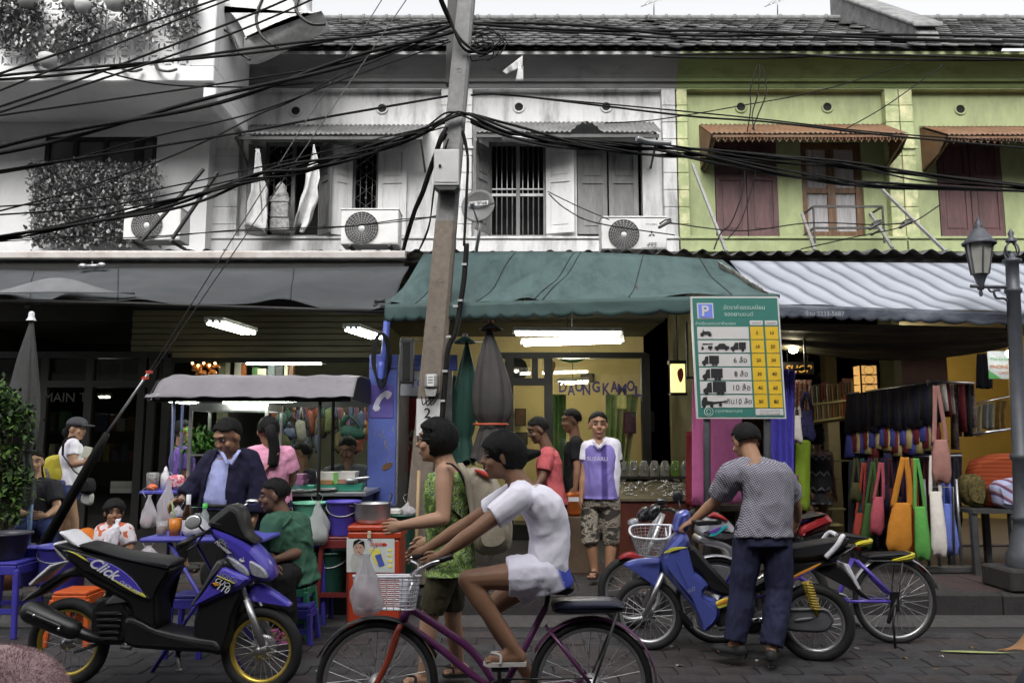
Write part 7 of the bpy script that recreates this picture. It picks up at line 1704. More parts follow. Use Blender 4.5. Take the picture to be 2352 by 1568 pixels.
#violet bicycle with the yellow saddle behind
DP=6.62
c1=P(*zm(1985,980),DP);c2=P(*zm(780,980),DP)
RP=.335
bp2=bike('bicycle','violet bicycle with yellow trimmed saddle and silver mudguards standing at the right',0,Vector((c1.x,DP,RP)),Vector((c2.x,DP,RP)),RP,DP,None,None,None,None,None)
def vg(x,y,o=0.0):return P(*zm(x,y),DP)+Vector((0,o,0))
M_vio=mat('violet paint',(.075,.045,.36),.3,coat=.5);c1=Vector((c1.x,DP,RP));c2=Vector((c2.x,DP,RP))
b=MB();b.tube([vg(1700,690),vg(1620,900),vg(1600,980)],.018,8);b.tube([vg(1610,720),vg(1000,560)],.018,8);b.tube([vg(1600,975),vg(990,620)],.018,8);b.tube([vg(1000,520),vg(985,640)],.022,8)
for q in(-1,1):b.tube([vg(1720,700,.03*q),c1+Vector((0,.06*q,0))],.014,8);b.tube([vg(1600,975,.04*q),c1+Vector((0,.06*q,0))],.012,8);b.tube([vg(985,640,.03*q),c2+Vector((0,.05*q,0))],.013,8)
part('frame',b,M_vio,bp2)
fender(bp2,c1,RP+.02,15,168,mat('silver mudguard',(.50,.50,.54),.3,.6),DP);fender(bp2,c2,RP+.02,20,150,mat('silver mudguard',(.50,.50,.54),.3,.6),DP)
b=MB();b.puff([zm(x,y)for x,y in((1600,525),(1640,517),(1790,545),(1720,575),(1660,600),(1610,560))],DP,.07,.03);b.tube([vg(1690,600),vg(1700,700)],.014,8);sd_=part('saddle',b,M_seat,bp2)
b=MB();b.puff([zm(x,y)for x,y in((1686,600),(1710,570),(1800,550),(1816,570),(1795,596),(1715,608))],DP,.085,.03);M_ys=mat('yellow saddle trim',(.58,.50,.04),.35,coat=.3);part('saddle_trim',b,M_ys,sd_)
b=MB();b.puff([zm(x,y)for x,y in((1780,668),(1830,655),(2000,648),(2080,645),(2060,675),(1950,690),(1800,690))],DP,.08,.02);pd=part('rear_pad',b,M_seat,bp2);b=MB();b.puff([zm(x,y)for x,y in((1935,698),(1985,672),(2070,645),(2095,652),(2085,690),(2010,704))],DP,.088,.02);part('pad_trim',b,M_ys,pd)
b=MB()
for q in(-1,1):b.tube([vg(1780,700,.07*q),vg(2080,700,.07*q)],.007,6);b.tube([vg(2010,700,.07*q),c1+Vector((0,.06*q,0))],.006,6);b.tube([vg(2170,830,.05*q),c1+Vector((0,.06*q,0))],.004,5)
part('rack',b,M_iron,bp2)
b=MB();b.tube([c1+Vector((-.02,-.07,.02)),vg(1935,1110,-.10),vg(1925,1270,-.16)],.010,6);b.boxc(c1+Vector((-.03,-.06,.0)),.06,.03,.15);b.cap(c1+Vector((-.03,-.07,-.02)),c1+Vector((-.09,-.07,-.15)),.02,.016);part('kick_stand',b,M_blkpl,bp2)
b=MB();b.puff([zm(x,y)for x,y in((2145,752),(2160,745),(2195,775),(2190,785))],DP,.025,.01);part('reflector',b,mat('red lens',(.3,.02,.02),.2),bp2)
b=MB();bb2=vg(1600,985);b.lathe([(.07,-.004),(.08,0),(.07,.004)],bb2+Vector((0,-.05,0)),20,0,'y');b.tube([bb2+Vector((0,-.05,0)),bb2+Vector((.06,-.07,-.15))],.012,6);part('crank',b,M_alu,bp2);part('pedal',MB().boxc(bb2+Vector((.06,-.12,-.15)),.09,.07,.02),M_blkpl,bp2)
b=MB();b.tube(catmull([vg(1000,520),vg(1000,430),vg(1050,400,-.2),vg(1100,420,-.27)]),.011,8);b.tube(catmull([vg(1000,520),vg(1000,430),vg(1050,400,.2),vg(1100,420,.27)]),.011,8);part('handlebar',b,M_chrome,bp2)
#goods on the pavement and in the road
def G(u,v,z=0.0):return P(u,v,DG(v,z))
M_bluepl=mat('blue plastic',(.050,.045,.33),.4,var=.1);M_mint=mat('mint plastic',(.16,.50,.34),.4,var=.08);M_dkgrn=mat('dark green plastic',(.015,.075,.055),.45,var=.15);M_blkpl2=mat('black tub plastic',(.018,.018,.03),.4,var=.15);M_orpl=mat('orange plastic',(.55,.10,.02),.4,var=.1)
M_grnpl=mat('green plastic',(.035,.20,.11),.4,var=.12);M_redpl=mat('red brown plastic',(.14,.02,.02),.4,var=.15)
def bucket(label,u0,u1,vt,vb,D,m,z=None,name='bucket',cat='bucket',group=None,tap=.78,handle=True):
 c=P((u0+u1)/2,vb,D);R1=(u1-u0)/2/ppm(D);h=P(0,vt,D).z-c.z
 t=thing(name,label,cat,c,group);r0=R1*tap
 b=MB();b.lathe([(.001,.0),(r0,.0),(r0+.004,.01),(R1-.012,h*.86),(R1-.006,h*.88),(R1-.004,h-.02),(R1+.006,h-.018),(R1+.008,h),(R1-.004,h),(R1-.016,h*.86),(r0-.008,.015),(.001,.012)],c,32)
 part('tub',b,m,t)
 if handle:b=MB();b.tube([c+Vector((R1*1.01*math.cos(a),R1*1.01*math.sin(a)*.9,h-.03-.35*R1*math.sin(a)**2*0-.10*math.sin(-a)))for a in np.linspace(PI,2*PI,13)],.005,5);part('handle',b,M_steel,t)
 return t,c,h
def stool(label,c,w,h,m,group='plastic stools at the food stall',dep=None):
 c=Vector(c);t=thing('stool',label,'stool',c,group);d=dep or w;hw,hd=w/2,d/2
 b=MB();b.box(c.x-hw*.8,c.x+hw*.8,c.y-hd*.8,c.y+hd*.8,c.z+h-.03,c.z+h);part('seat',b,m,t,bevel=.012,seg=2)
 b=MB();k=.82
 for sx_,sy_,along in((0,-1,1),(0,1,1),(-1,0,0),(1,0,0)):
  if along:b.box(c.x-hw*.78,c.x+hw*.78,c.y+sy_*hd*k-.008,c.y+sy_*hd*k+.008,c.z+h-.10,c.z+h-.03)
  else:b.box(c.x+sx_*hw*k-.008,c.x+sx_*hw*k+.008,c.y-hd*.78,c.y+hd*.78,c.z+h-.10,c.z+h-.03)
 part('apron',b,m,t,bevel=.004)
 for sx_ in(-1,1):
  for sy_ in(-1,1):b=MB();b.bar((c.x+sx_*hw*.97,c.y+sy_*hd*.97,c.z),(c.x+sx_*hw*.78,c.y+sy_*hd*.78,c.z+h-.06),.042,.042);part('leg',b,m,t,bevel=.008)
 b=MB();z=c.z+h*.36
 for sy_ in(-1,1):b.box(c.x-hw*.84,c.x+hw*.84,c.y+sy_*hd*.9-.008,c.y+sy_*hd*.9+.008,z-.02,z+.02)
 part('stretcher',b,m,t);return t
stool('blue plastic stool carrying the black tub at the left edge',P(14,1402,6.95).xy.to_3d()+Vector((0,0,.0)),.40,P(0,1284,6.95).z,M_bluepl)
bucket('wide black tub on the blue stool at the left edge',-45,63,1222,1282,6.95,M_blkpl2,name='tub',cat='tub',tap=.7,handle=False)
bucket('blue bucket right behind the black tub at the left edge',44,100,1254,1342,7.2,M_bluepl,group='buckets')
bucket('wide blue bucket behind the tail of the scooter',88,196,1250,1352,7.1,M_bluepl,group='buckets')
stool('orange stool seen through the rear wheel of the scooter',G(175,1476),.34,.42,M_orpl)
stool('blue stool standing between the legs of the blue table behind the scooter seat',G(432,1505),.26,.46,M_bluepl)
stool('green plastic stool under the seated man in green',G(672,1462),.34,P(0,1334,DG(1462)).z-0,M_grnpl)
stool('blue stool hidden under the green one at the seated man',G(676,1478)+Vector((.02,.05,0)),.26,.30,M_bluepl)
stool('red brown stool carrying the violet blue bucket beside the cooler',P(774,1352,7.3).xy.to_3d(),.30,P(0,1228,7.3).z,M_redpl)
stool('blue stool with an open side right behind the seated man in green',P(716,1340,7.35).xy.to_3d(),.30,P(0,1226,7.35).z,M_bluepl)
bucket('mint green bucket behind the seated man in green',672,748,1152,1226,7.35,M_mint,group='buckets')
bucket('violet blue bucket on the red brown stool',750,826,1149,1228,7.3,mat('violet plastic',(.075,.055,.40),.4,var=.08),group='buckets')
bucket('dark green bucket standing at the kerb below the violet blue one',719,798,1264,1362,7.35,M_dkgrn,group='buckets')
for u,D,lab,h in((262,7.0,'small stool under the child in the spotted shirt',.32),(98,8.75,'dark stool under the person in blue jeans at the left',.40),(798,8.6,'dark stool under the man with bowed head behind the cart',.50),(692,8.7,'dark stool under the woman in the dark top behind the cart',.50)):
 c=P(u+4,1200,D);stool(lab,(c.x,c.y+.02,KZ if D>7.7 else 0),.32,{262:.34,98:.48,798:.62,692:.56}[u]-(0 if D<7.7 else.05),mat('dark stool plastic',(.02,.02,.05),.5))
M_bagw=film('thin white bag film',(.55,.53,.57),.42);M_bagc=film('clear bag film',(.55,.58,.58),.5)
def bag(label,u,vt,vb,D,w,m=M_bagw,contents=None,name='plastic_bag',group='plastic bags',seed=0,loops=True):
 top,bot=P(u,vt,D),P(u,vb,D);h=top.z-bot.z;r=w/2/ppm(D);t=thing(name,label,'plastic bag',bot,group)
 prof=[(.001,.02),(.5,.0),(.8,.06),(.95,.16),(.98,.27),(.92,.38),(.78,.5),(.6,.62),(.42,.74),(.27,.84),(.16,.92),(.2,1.0)]
 b=MB();n=36;vs=[]
 for j,(q,z)in enumerate(prof):
  for k in range(n):
   a=2*PI*k/n;f=1+.42*noise.noise(Vector((math.cos(a)*1.6,math.sin(a)*1.6,z*3+seed*3.1)))+.16*math.sin(a*7+seed+5*z)*(z if z>.3 else.25)+.12*noise.noise(Vector((math.cos(a)*5,math.sin(a)*5,z*9+seed)))
   vs.append(bot+Vector((math.cos(a)*r*q*f,math.sin(a)*r*q*f*.7,z*h)))
 fs=[(j*n+k,j*n+(k+1)%n,(j+1)*n+(k+1)%n,(j+1)*n+k)for j in range(len(prof)-1)for k in range(n)]
 b.add(vs,fs,0,True);part('bag',b,m,t)
 if contents:b=MB();[b.sph(bot+Vector((R.uniform(-.4,.4)*r,R.uniform(-.2,.2)*r,h*R.uniform(.12,.36))),r*R.uniform(.25,.4),None,None,8,6)for _ in range(6)];part('contents',b,contents,t)
 if loops:
  b=MB()
  for q in(-1,1):b.tube(catmull([top+Vector((q*.02,0,-.02)),top+Vector((q*.05,0,.04)),top+Vector((q*.01,0,.07))]),.006,5,flat=.4)
  part('handle',b,m,t)
 return t
M_pinkc=mat('pinkish groceries',(.45,.22,.25),.6,var=.5);M_grey=mat('grey green groceries',(.20,.24,.18),.6,var=.6,scale=25)
bag('knotted white bag hanging at the left end of the cart shelf',340,1136,1212,7.2,40,contents=M_pinkc,seed=1)
bag('large white bag hanging next to the left post of the food cart',382,1100,1216,7.1,46,contents=M_pinkc,seed=5)
bag('small white bag hanging at the hand of the man in the navy jacket',408,1160,1186,6.2,30,seed=8)
bag('clear bag of vegetables hanging in front of the mint green bucket',728,1150,1250,7.15,56,M_bagc,M_grey,seed=3)
bag('white bag lying under the blue table behind the scooter seat',340,1252,1290,6.9,54,seed=4)
bag('large thin shopping bag hanging on the front basket of the magenta bicycle',838,1272,1412,4.22,76,M_bagw,M_pinkc,seed=7)
bag('white bag tied shut on the dark green crate beside the pot',938,1150,1184,7.9,36,seed=9)
#blue folding table with its things
TD=6.02;tz=P(0,1234,TD-.2).z
tb=thing('folding_table','blue folding table behind the scooter set with drinks','table',P(470,1440,TD));xa,xb=P(325,1234,TD-.2).x,P(612,1234,TD-.2).x
part('tabletop',MB().box(xa,xb,TD-.24,TD+.26,tz-.03,tz),mat('blue table top',(.085,.085,.42),.4,var=.1),tb,bevel=.012,seg=2)
for s_ in(-1,1):
 b=MB();y=TD+.2*s_;b.tube([(xa+.12,y,0),(xb-.2,y,tz-.035)],.014,8);part('leg',b,M_bluepl,tb);b=MB();b.tube([(xb-.12,y,0),(xa+.2,y,tz-.035)],.014,8);part('leg',b,M_bluepl,tb)
def on(u,D=TD-.06):return Vector((P(u,1234,D).x,D,tz))
M_or=mat('orange cup',(.62,.20,.015),.35,var=.05);c=on(401);t=thing('cup','bright orange plastic cup with a green straw on the blue table','cup',c);part('cup',MB().lathe([(.001,.004),(.038,.0),(.044,.12),(.041,.12),(.036,.006)],c,20),M_or,t);part('straw',MB().tube([c+Vector((.01,0,.01)),c+Vector((-.035,0,.245))],.0055,6),mat('green straw',(.30,.45,.10),.4),t)
c=on(371);t=thing('glass','short glass of amber drink left of the orange cup','glass',c);part('glass',MB().lathe([(.001,0),(.036,0),(.040,.10),(.037,.10),(.033,.008)],c,18),film('drinking glass',(.7,.7,.7),.8),t);part('drink',MB().lathe([(.001,.008),(.033,.008),(.035,.062),(.001,.062)],c,16),mat('amber drink',(.22,.13,.02),.2),t)
c=on(429);t=thing('bottle','brown beer bottle with a white neck label right of the orange cup','bottle',c);part('bottle',MB().lathe([(.001,0),(.036,.0),(.037,.15),(.030,.185),(.015,.225),(.014,.285),(.001,.285)],c,18),mat('brown bottle glass',(.035,.015,.008),.12,spec=.6),t);part('label',MB().lathe([(.0378,.035),(.0378,.11)],c,18,a0=PI,a1=2*PI),M_whtp,t);part('neck_foil',MB().lathe([(.017,.215),(.0165,.29),(.001,.291)],c,14),M_whtp,t)
c=on(452,TD+.06);t=thing('chopstick_holder','mint green chopstick holder with a wire frame behind the bottle','holder',c);part('cup',MB().lathe([(.001,0),(.035,0),(.038,.09),(.034,.09),(.03,.006)],c,16),mat('mint enamel',(.14,.34,.28),.4),t);part('frame',MB().tube([c+Vector((-.05,0,0)),c+Vector((-.05,0,.19)),c+Vector((.05,0,.19)),c+Vector((.05,0,0))],.006,6),mat('mint enamel',(.14,.34,.28),.4),t)
c=on(468,TD+.04);t=thing('bottle','clear bottle with a green cap on the blue table','bottle',c);part('bottle',MB().lathe([(.001,0),(.032,0),(.032,.13),(.014,.17),(.013,.19)],c,16),film('clear bottle',(.6,.65,.6),.6),t);part('cap',MB().lathe([(.018,.185),(.018,.22),(.001,.221)],c,14),mat('green cap',(.08,.5,.08),.4),t)
bag('white bag of food slumped on the blue table beside the handlebar',452,1178,1232,TD-.1,62,M_bagw,M_grey,seed=12,loops=False)
#food cart
CT=thing('food_cart','food cart with grey canvas roof, glass case and counter under the grey awning','food cart',P(620,1330,8.1))
zr0,zr1=P(0,905,7.45).z,P(0,862,7.8).z;x0,x1=P(336,900,7.45).x,P(812,900,7.45).x
M_tarp=mat('grey cart canvas',(.20,.19,.21),.8,var=.25,scale=6,bump=.35,bscale=12,dirt=(.10,.095,.10),damt=.6,dscale=3)
prof=[(7.42,zr0-.03),(7.45,zr0),(7.62,zr0+.16),(7.8,zr1),(8.3,zr1-.0),(8.6,zr0+.1),(8.72,zr0-.04)]
b=MB();n=len(prof)-1
def rf(s_,t):
 k=t*n;i=min(int(k),n-1);f=k-i;y=prof[i][0]+(prof[i+1][0]-prof[i][0])*f;z=prof[i][1]+(prof[i+1][1]-prof[i][1])*f
 e=max(0,.05-s_)/.05;e2=max(0,s_-.97)/.03
 return Vector((x0+(x1-x0)*s_,y,z-.10*e**1.5*(z>zr0)+.018*noise.noise(Vector((s_*12,t*5,2)))))
b.grid(rf,60,24);o=part('canvas_roof',b,M_tarp,CT);solidify(o,.008)
for x in(x0+.02,x1-.01):b=MB();b.prism([(x,y,z-.02)for y,z in prof],(.012,0,0));part('roof_end',b,M_dark,CT)
b=MB();b.box(x0+.05,x1-.03,7.46,7.49,zr0-.07,zr0-.012).box(x0+.05,x1-.03,8.66,8.69,zr0-.07,zr0-.012);part('roof_rail',b,M_dark,CT)
for u,D in((400,7.5),(735,7.5),(766,8.4),(420,8.6)):
 zb_=KZ+.02;part('post',MB().tube([P(u,905,D),Vector((P(u-(4 if u<500 else 0),1100,D).x,D,zb_))],.017,8),M_wire if u>430 else mat('dark blue post',(.02,.03,.09),.5),CT)
zc_=P(0,1130,7.55).z;xa,xb=P(418,1130,7.55).x,P(840,1130,7.55).x
part('counter',MB().box(xa,xb,7.56,8.55,zc_-.04,zc_),M_alu,CT,bevel=.006);part('cart_body',MB().box(xa+.05,xb-.05,7.64,8.5,KZ+.28,zc_-.041),mat('dented dark steel',(.025,.025,.025),.45,.5,var=.4),CT)
for x in(xa+.35,xb-.35):b=MB();b.lathe([(.001,-.03),(.15,-.03),(.17,-.02),(.17,.02),(.15,.03),(.001,.03)],(x,7.62,KZ+.17),20,0,'y');part('wheel',b,M_tyre,CT)
part('side_shelf',MB().box(P(325,1124,7.4).x,xa+.02,7.36,7.75,P(0,1126,7.4).z-.03,P(0,1126,7.4).z),mat('blue table top',(.085,.085,.42),.4),CT,bevel=.006)
b=MB();gx0,gx1,gy0,gy1,gz0,gz1=P(430,1100,7.6).x,P(606,1100,7.6).x,7.62,8.1,zc_+.001,P(0,926,7.62).z
for x in(gx0,gx1):
 for y in(gy0,gy1):b.box(x-.014,x+.014,y-.014,y+.014,gz0,gz1)
for y in(gy0,gy1):b.box(gx0,gx1,y-.013,y+.013,gz1-.07,gz1+.001).box(gx0,gx1,y-.013,y+.013,gz0,gz0+.03).box(gx0,gx1,y-.01,y+.01,gz0+.33,gz0+.345)
for x in(gx0,gx1):b.box(x-.013,x+.013,gy0,gy1,gz1-.069,gz1).box(x-.012,x+.012,gy0,gy1,gz0,gz0+.03)
gcs=part('glass_case',b,M_alu,CT);part('pane',MB().box(gx0+.015,gx1-.015,gy0-.002,gy0+.002,gz0+.03,gz1-.07),glass('case glass',(.9,.93,.9),.92),gcs);part('shelf',MB().box(gx0+.015,gx1-.015,gy0+.02,gy1,gz0+.33,gz0+.336),M_alu,gcs)
ML4,ML5=leafmat('fresh green leaf',(.09,.20,.03)),leafmat('deep green leaf',(.03,.09,.015))
for lab,u,z in(('bunch of green vegetables on the lower floor of the glass case',480,gz0+.02),('bunch of green herbs hanging in the upper part of the glass case',468,gz0+.38)):
 c=P(u,1000,7.85);c.z=z;b=MB();leaves(b,380,lambda:c+Vector((R.gauss(0,.09),R.gauss(0,.06),abs(R.gauss(0,.09)))),.07,[0,1],.5);t=thing('vegetables',lab,'vegetables',c,'vegetables in the glass case');part('foliage',b,[ML4,ML5],t)
b=MB();c=P(566,1060,7.85);c.z=gz0+.02;b.lathe([(.001,0),(.09,0),(.12,.05),(.12,.12),(.02,.17),(.001,.2)],c,20);solo('steel_pot',b,M_chrome,'round steel pot with a lid inside the glass case beside the navy jacket','pot')
batten(P(362,916,7.45),P(454,926,7.9),'lit tube with pale end cap under the left end of the cart roof',M_tubeg,1,body=False,hang=.06);batten(P(506,921,7.5),P(704,917,7.5),'long lit tube under the middle of the cart roof',M_tubeg,1,body=False,r=.022,hang=.06)
sz_=P(0,1126,7.4).z
c=Vector((P(379,1120,7.5).x,7.5,sz_));t=thing('bottle','white squeeze bottle standing on the side shelf of the cart','bottle',c);part('bottle',MB().lathe([(.001,0),(.042,0),(.044,.12),(.02,.17),(.014,.2),(.001,.215)],c,16),M_whtp,t)
c=Vector((P(350,1120,7.45).x,7.45,sz_));t=thing('jar','clear jar of dark sweets above the left end of the side shelf','jar',c);part('jar',MB().lathe([(.001,0),(.055,0),(.055,.15),(.048,.16)],c,18),mat('mottled jar',(.25,.25,.25),.15,var=.9,scale=28),t);part('orange_bag',MB().sph(c+Vector((.03,-.07,.03)),.05,.03,.03,10,6),M_orpl,t)
c=Vector((P(405,1120,7.55).x,7.55,sz_));b=MB();b.puff([(388,1098),(400,1090),(418,1092),(424,1108),(420,1122),(392,1122)],7.5,.06,.03);solo('snack_packet',b,pattern('pink packet',[(0,(.5,.08,.14)),(.5,(.55,.45,.45)),(.8,(.5,.12,.16))],(1,1,1),22,'camo',.4),'pink and white packet pile beside the glass case','packet')
M_tubm=[mat('white tub',(.55,.54,.50),.4),mat('green tray',(.03,.22,.15),.4),mat('mauve tub',(.26,.10,.22),.4),mat('teal tray',(.02,.09,.09),.4),mat('lime plastic',(.15,.42,.10),.4)]
def tub(label,u0,u1,v0,v1,D,m,name='food_tub',cat='tub',fill=None):
 c=P((u0+u1)/2,v1,D);w=(u1-u0)/ppm(D);h=P(0,v0,D).z-c.z;t=thing(name,label,cat,c,'tubs on the cart counter');hw,hd=w/2,.10;k=.84
 b=MB();vs=[(c.x+sx*hw*q,c.y+sy*hd*q,z)for q,z in((k,c.z),(1,c.z+h),(.94,c.z+h),(k*.92,c.z+.01))for sx,sy in((-1,-1),(1,-1),(1,1),(-1,1))]
 b.add(vs,[(3,2,1,0)]+[(j*4+i,j*4+(i+1)%4,j*4+4+(i+1)%4,j*4+4+i)for j in range(3)for i in range(4)]+[(12,13,14,15)]);part('tub',b,m,t)
 if fill:part('filling',MB().box(c.x-hw*.87,c.x+hw*.87,c.y-hd*1.02,c.y+hd*.85,c.z+.005,c.z+h*.38),fill,t)
 return t
tub('green oval tray under the left white condiment tub',726,776,1112,1126,7.7,M_tubm[1],'tray','tray');tub('green oval tray under the right white condiment tub',776,836,1110,1126,7.7,M_tubm[1],'tray','tray')
tub('left white condiment tub on the cart counter',731,772,1083,1112,7.7,M_tubm[0],fill=mat('brown condiment',(.22,.12,.04),.6));tub('right white condiment tub on the cart counter',778,820,1082,1110,7.7,M_tubm[0],fill=mat('pinkish condiment',(.30,.15,.11),.6));tub('lime green holder between the white condiment tubs',770,780,1084,1110,7.68,M_tubm[4])
tub('upper mauve tub stacked left of the condiments',662,702,1088,1100,7.9,M_tubm[2]);tub('lower mauve tub stacked left of the condiments',660,704,1100,1112,7.9,M_tubm[2]);tub('teal tray under the mauve tubs',656,708,1112,1126,7.9,M_tubm[3],'tray','tray');tub('small green dish with white lids beside the cart post',700,728,1114,1126,7.65,M_tubm[1],'dish','dish')
b=MB();b.cap(P(800,1100,7.62),P(846,1096,7.62),.012,.012);b.sph(P(806,1102,7.62),.06,.06,.025,12,6);solo('ladle',b,M_alu,'aluminium ladle lying across the right condiment tub','ladle')
for i in range(4):b=MB();c0=P(690+12*i+28*(i>1),1124,7.62);b.boxc((c0.x,c0.y-.03,zc_+.012+.006*i),.16,.10,.012);solo('paper_stack',b,mat('newsprint',(.35,.34,.33),.8,var=.4,scale=20),['leftmost','second','third','rightmost'][i]+' stack of wrapping paper along the front of the cart counter','paper','wrapping paper on the counter')
#red cooler with its poster, pot and crate
KD=7.0;kx0,kx1=P(796,1300,KD).x,P(922,1300,KD).x;kz0,kz1=P(0,1352,KD).z,P(0,1206,KD).z
M_red=mat('red cooler plastic',(.36,.04,.014),.35,var=.1);co=thing('cool_box','red cool box with a poster on its front at the kerb','cool box',((kx0+kx1)/2,KD+.2,.0))
part('body',MB().box(kx0+.015,kx1-.015,KD,KD+.4,0.02,kz1-.115),M_red,co,bevel=.02,seg=2);part('lid',MB().box(kx0,kx1,KD-.015,KD+.415,kz1-.05,kz1),M_red,co,bevel=.015,seg=2);part('lid_rim',MB().box(kx0+.004,kx1-.004,KD-.01,KD+.41,kz1-.112,kz1-.055),M_red,co,bevel=.012,seg=2)
K=lambda x,y:P(*za(x,y),KD-.004)
pc=lambda pts,m,nm,y,par:part(nm,MB().prism([P(*za(*p),KD)+Vector((0,y,0))for p in pts],(0,.003,0)),m,par)
po=pc([(327,702),(612,706),(612,908),(327,905)],mat('poster paper',(.50,.53,.52),.5,var=.12,scale=4),'poster',-.006,co)
ell=lambda cx,cy,rx,ry,n=16:[(cx+rx*math.cos(t),cy+ry*math.sin(t))for t in np.linspace(0,2*PI,n+1)[:-1]]
pc([(360,905),(345,850),(360,800),(385,785),(420,800),(440,860),(440,905)],mat('poster shirt',(.42,.42,.40),.6),'printed_figure',-.009,po);pc(ell(398,765,30,42),mat('poster skin',(.48,.30,.22),.6),'printed_face',-.012,po);pc([(364,762),(370,722),(400,708),(432,722),(436,770),(424,742),(398,732),(376,740)],M_hair,'printed_hair',-.015,po)
for dx in(-11,11):pc(ell(398+dx,758,5,3,8),M_hair,'printed_eye',-.015,po)
pc(ell(398,786,9,3,8),M_lip,'printed_mouth',-.015,po)
pc([(460,770),(520,765),(555,850),(500,862)],mat('poster yellow',(.62,.55,.10),.5),'printed_packet',-.009,po);pc([(495,805),(530,795),(552,860),(520,872)],mat('poster blue',(.05,.08,.35),.5),'printed_packet',-.012,po)
for i in range(4):pc(ell(585,775+32*i,15,8,10),mat('poster yellow',(.62,.55,.10),.5),'printed_dot',-.009,po)
text('Super',mat('poster red',(.5,.03,.02),.5),po,K(510,738)+Vector((0,-.01,0)),w=.13,shear=.2,bold=.01);pc(ell(552,742,16,9,10),mat('poster red',(.5,.03,.02),.5),'printed_badge',-.009,po)
part('latch',MB().box(P(*za(452,700),KD).x,P(*za(474,700),KD).x,KD-.03,KD-.016,P(*za(460,705),KD).z,P(*za(460,660),KD).z),mat('cream latch',(.48,.42,.30),.5),co,bevel=.004)
pd_=KD+.2;c=P(856,1204,pd_);c.z=kz1+.001;rp_=40/ppm(pd_);ph=.17;t=thing('cooking_pot','dented aluminium cooking pot standing on the red cool box','pot',c)
part('pot',MB().lathe([(.001,0),(rp_*.86,0),(rp_*.96,.012),(rp_,.05),(rp_,ph-.01),(rp_*1.06,ph),(rp_*1.04,ph+.004),(rp_*.97,ph-.01),(rp_*.95,.02),(.001,.015)],c,28),M_alu,t)
for q in(-1,1):part('handle',MB().tube(catmull([c+Vector((q*rp_,-.03,ph-.03)),c+Vector((q*(rp_+.05),-.03,ph-.02)),c+Vector((q*(rp_+.05),.03,ph-.02)),c+Vector((q*rp_,.03,ph-.03))]),.008,6),M_blkpl,t)
b=MB();b.tube(catmull([c+Vector((rp_*.6,0,.05)),c+Vector((rp_*.95,0,ph+.02)),c+Vector((rp_*1.05,0,ph+.07)),c+Vector((rp_*.95,0,ph+.09))]),.008,6);part('ladle',b,M_iron,t)
bucket('dark green round bin with white tubs on its rim behind the cool box',888,952,1180,1352,7.85,M_dkgrn,group='buckets',tap=.9);b=MB();b.box(P(893,1180,7.8).x,P(922,1180,7.8).x,7.72,7.85,P(0,1180,7.8).z,P(0,1172,7.8).z+.02);solo('food_tub',b,M_tubm[0],'flat white tub on the rim of the dark green bin','tub','tubs on the cart counter',bevel=.01)
b=MB();b.tube([P(953,1345,7.75),P(962,1080,7.75)],.016,8);solo('bamboo_stick',b,mat('bamboo',(.35,.24,.12),.6,var=.3,stretch=(1,1,.2)),'pale bamboo stick standing against the concrete pole','stick')
#phone kiosk
PDk=8.35;M_kblue=mat('kiosk blue paint',(.085,.12,.40),.45,var=.1,scale=4,dirt=(.05,.07,.22),damt=.5,dscale=3)
kk=thing('phone_kiosk','blue public phone kiosk with a white handset symbol left of the pole','phone kiosk',P(880,1300,PDk));x0,x1=P(846,950,PDk).x,P(911,950,PDk).x;zt_=P(0,814,PDk).z
part('side_panel',MB().box(x0,x1,PDk,PDk+.05,KZ,zt_),M_kblue,kk,bevel=.008);part('panel_edge',MB().box(x1+.002,x1+.022,PDk,PDk+.9,KZ,zt_-.002),M_steel,kk)
part('header',MB().box(x1+.023,P(1050,830,PDk).x,PDk+.02,PDk+.07,P(0,850,PDk).z,zt_),M_kblue,kk,bevel=.006);part('name_panel',MB().box(x1+.03,P(1030,830,PDk).x,PDk+.03,PDk+.05,P(0,908,PDk).z,P(0,852,PDk).z),mat('pale kiosk panel',(.30,.31,.34),.5),kk)
part('back_post',MB().box(P(1020,900,PDk).x,P(1038,900,PDk).x,PDk+.02,PDk+.08,KZ,P(0,851,PDk).z),M_steel,kk)
text('TOT',mat('kiosk dark letters',(.03,.04,.14),.5),kk,P(958,832,PDk+.015),h=.07);text('TOT',M_kblue,kk,P(968,880,PDk+.025),h=.09,bold=.02)
part('seam',MB().box(x0+.002,x1-.002,PDk-.004,PDk+.002,P(0,847,PDk).z,P(0,845,PDk).z),M_dark,kk)
pr_=part('phone_sign',MB().box(P(851,900,PDk).x,P(905,900,PDk).x,PDk-.008,PDk-.001,P(0,960,PDk).z,P(0,884,PDk).z),mat('violet sign',(.085,.065,.27),.5),kk,bevel=.006)
hp_=crop(1000,650,3.136);q=lambda x,y:P(*hp_(x,y),PDk-.014)
b=MB();b.prism([q(x,y)for x,y in((172,1320),(200,1316),(232,1335),(222,1365),(196,1392),(176,1378),(172,1366),(140,1400),(118,1445),(130,1462),(118,1488),(88,1494),(66,1470),(78,1430),(100,1385),(135,1345))],(0,.005,0));part('handset_symbol',b,mat('white symbol',(.50,.50,.60),.5),pr_)
b=MB()
for k in range(16):
 u,v=R.uniform(856,902),R.uniform(975,1060);b.bar(P(u,v,PDk-.003),P(u+R.uniform(-9,9),v+R.uniform(3,14),PDk-.003),.006,.004)
part('scratches',b,mat('scratched gold',(.32,.25,.10),.6),kk)['kind']='stuff'
b=MB();b.puff([(882,1066),(900,1062),(898,1072),(886,1080),(878,1078)],PDk-.003,.004,.003);part('rust_patch',b,mat('rust patch',(.12,.06,.02),.8),kk)
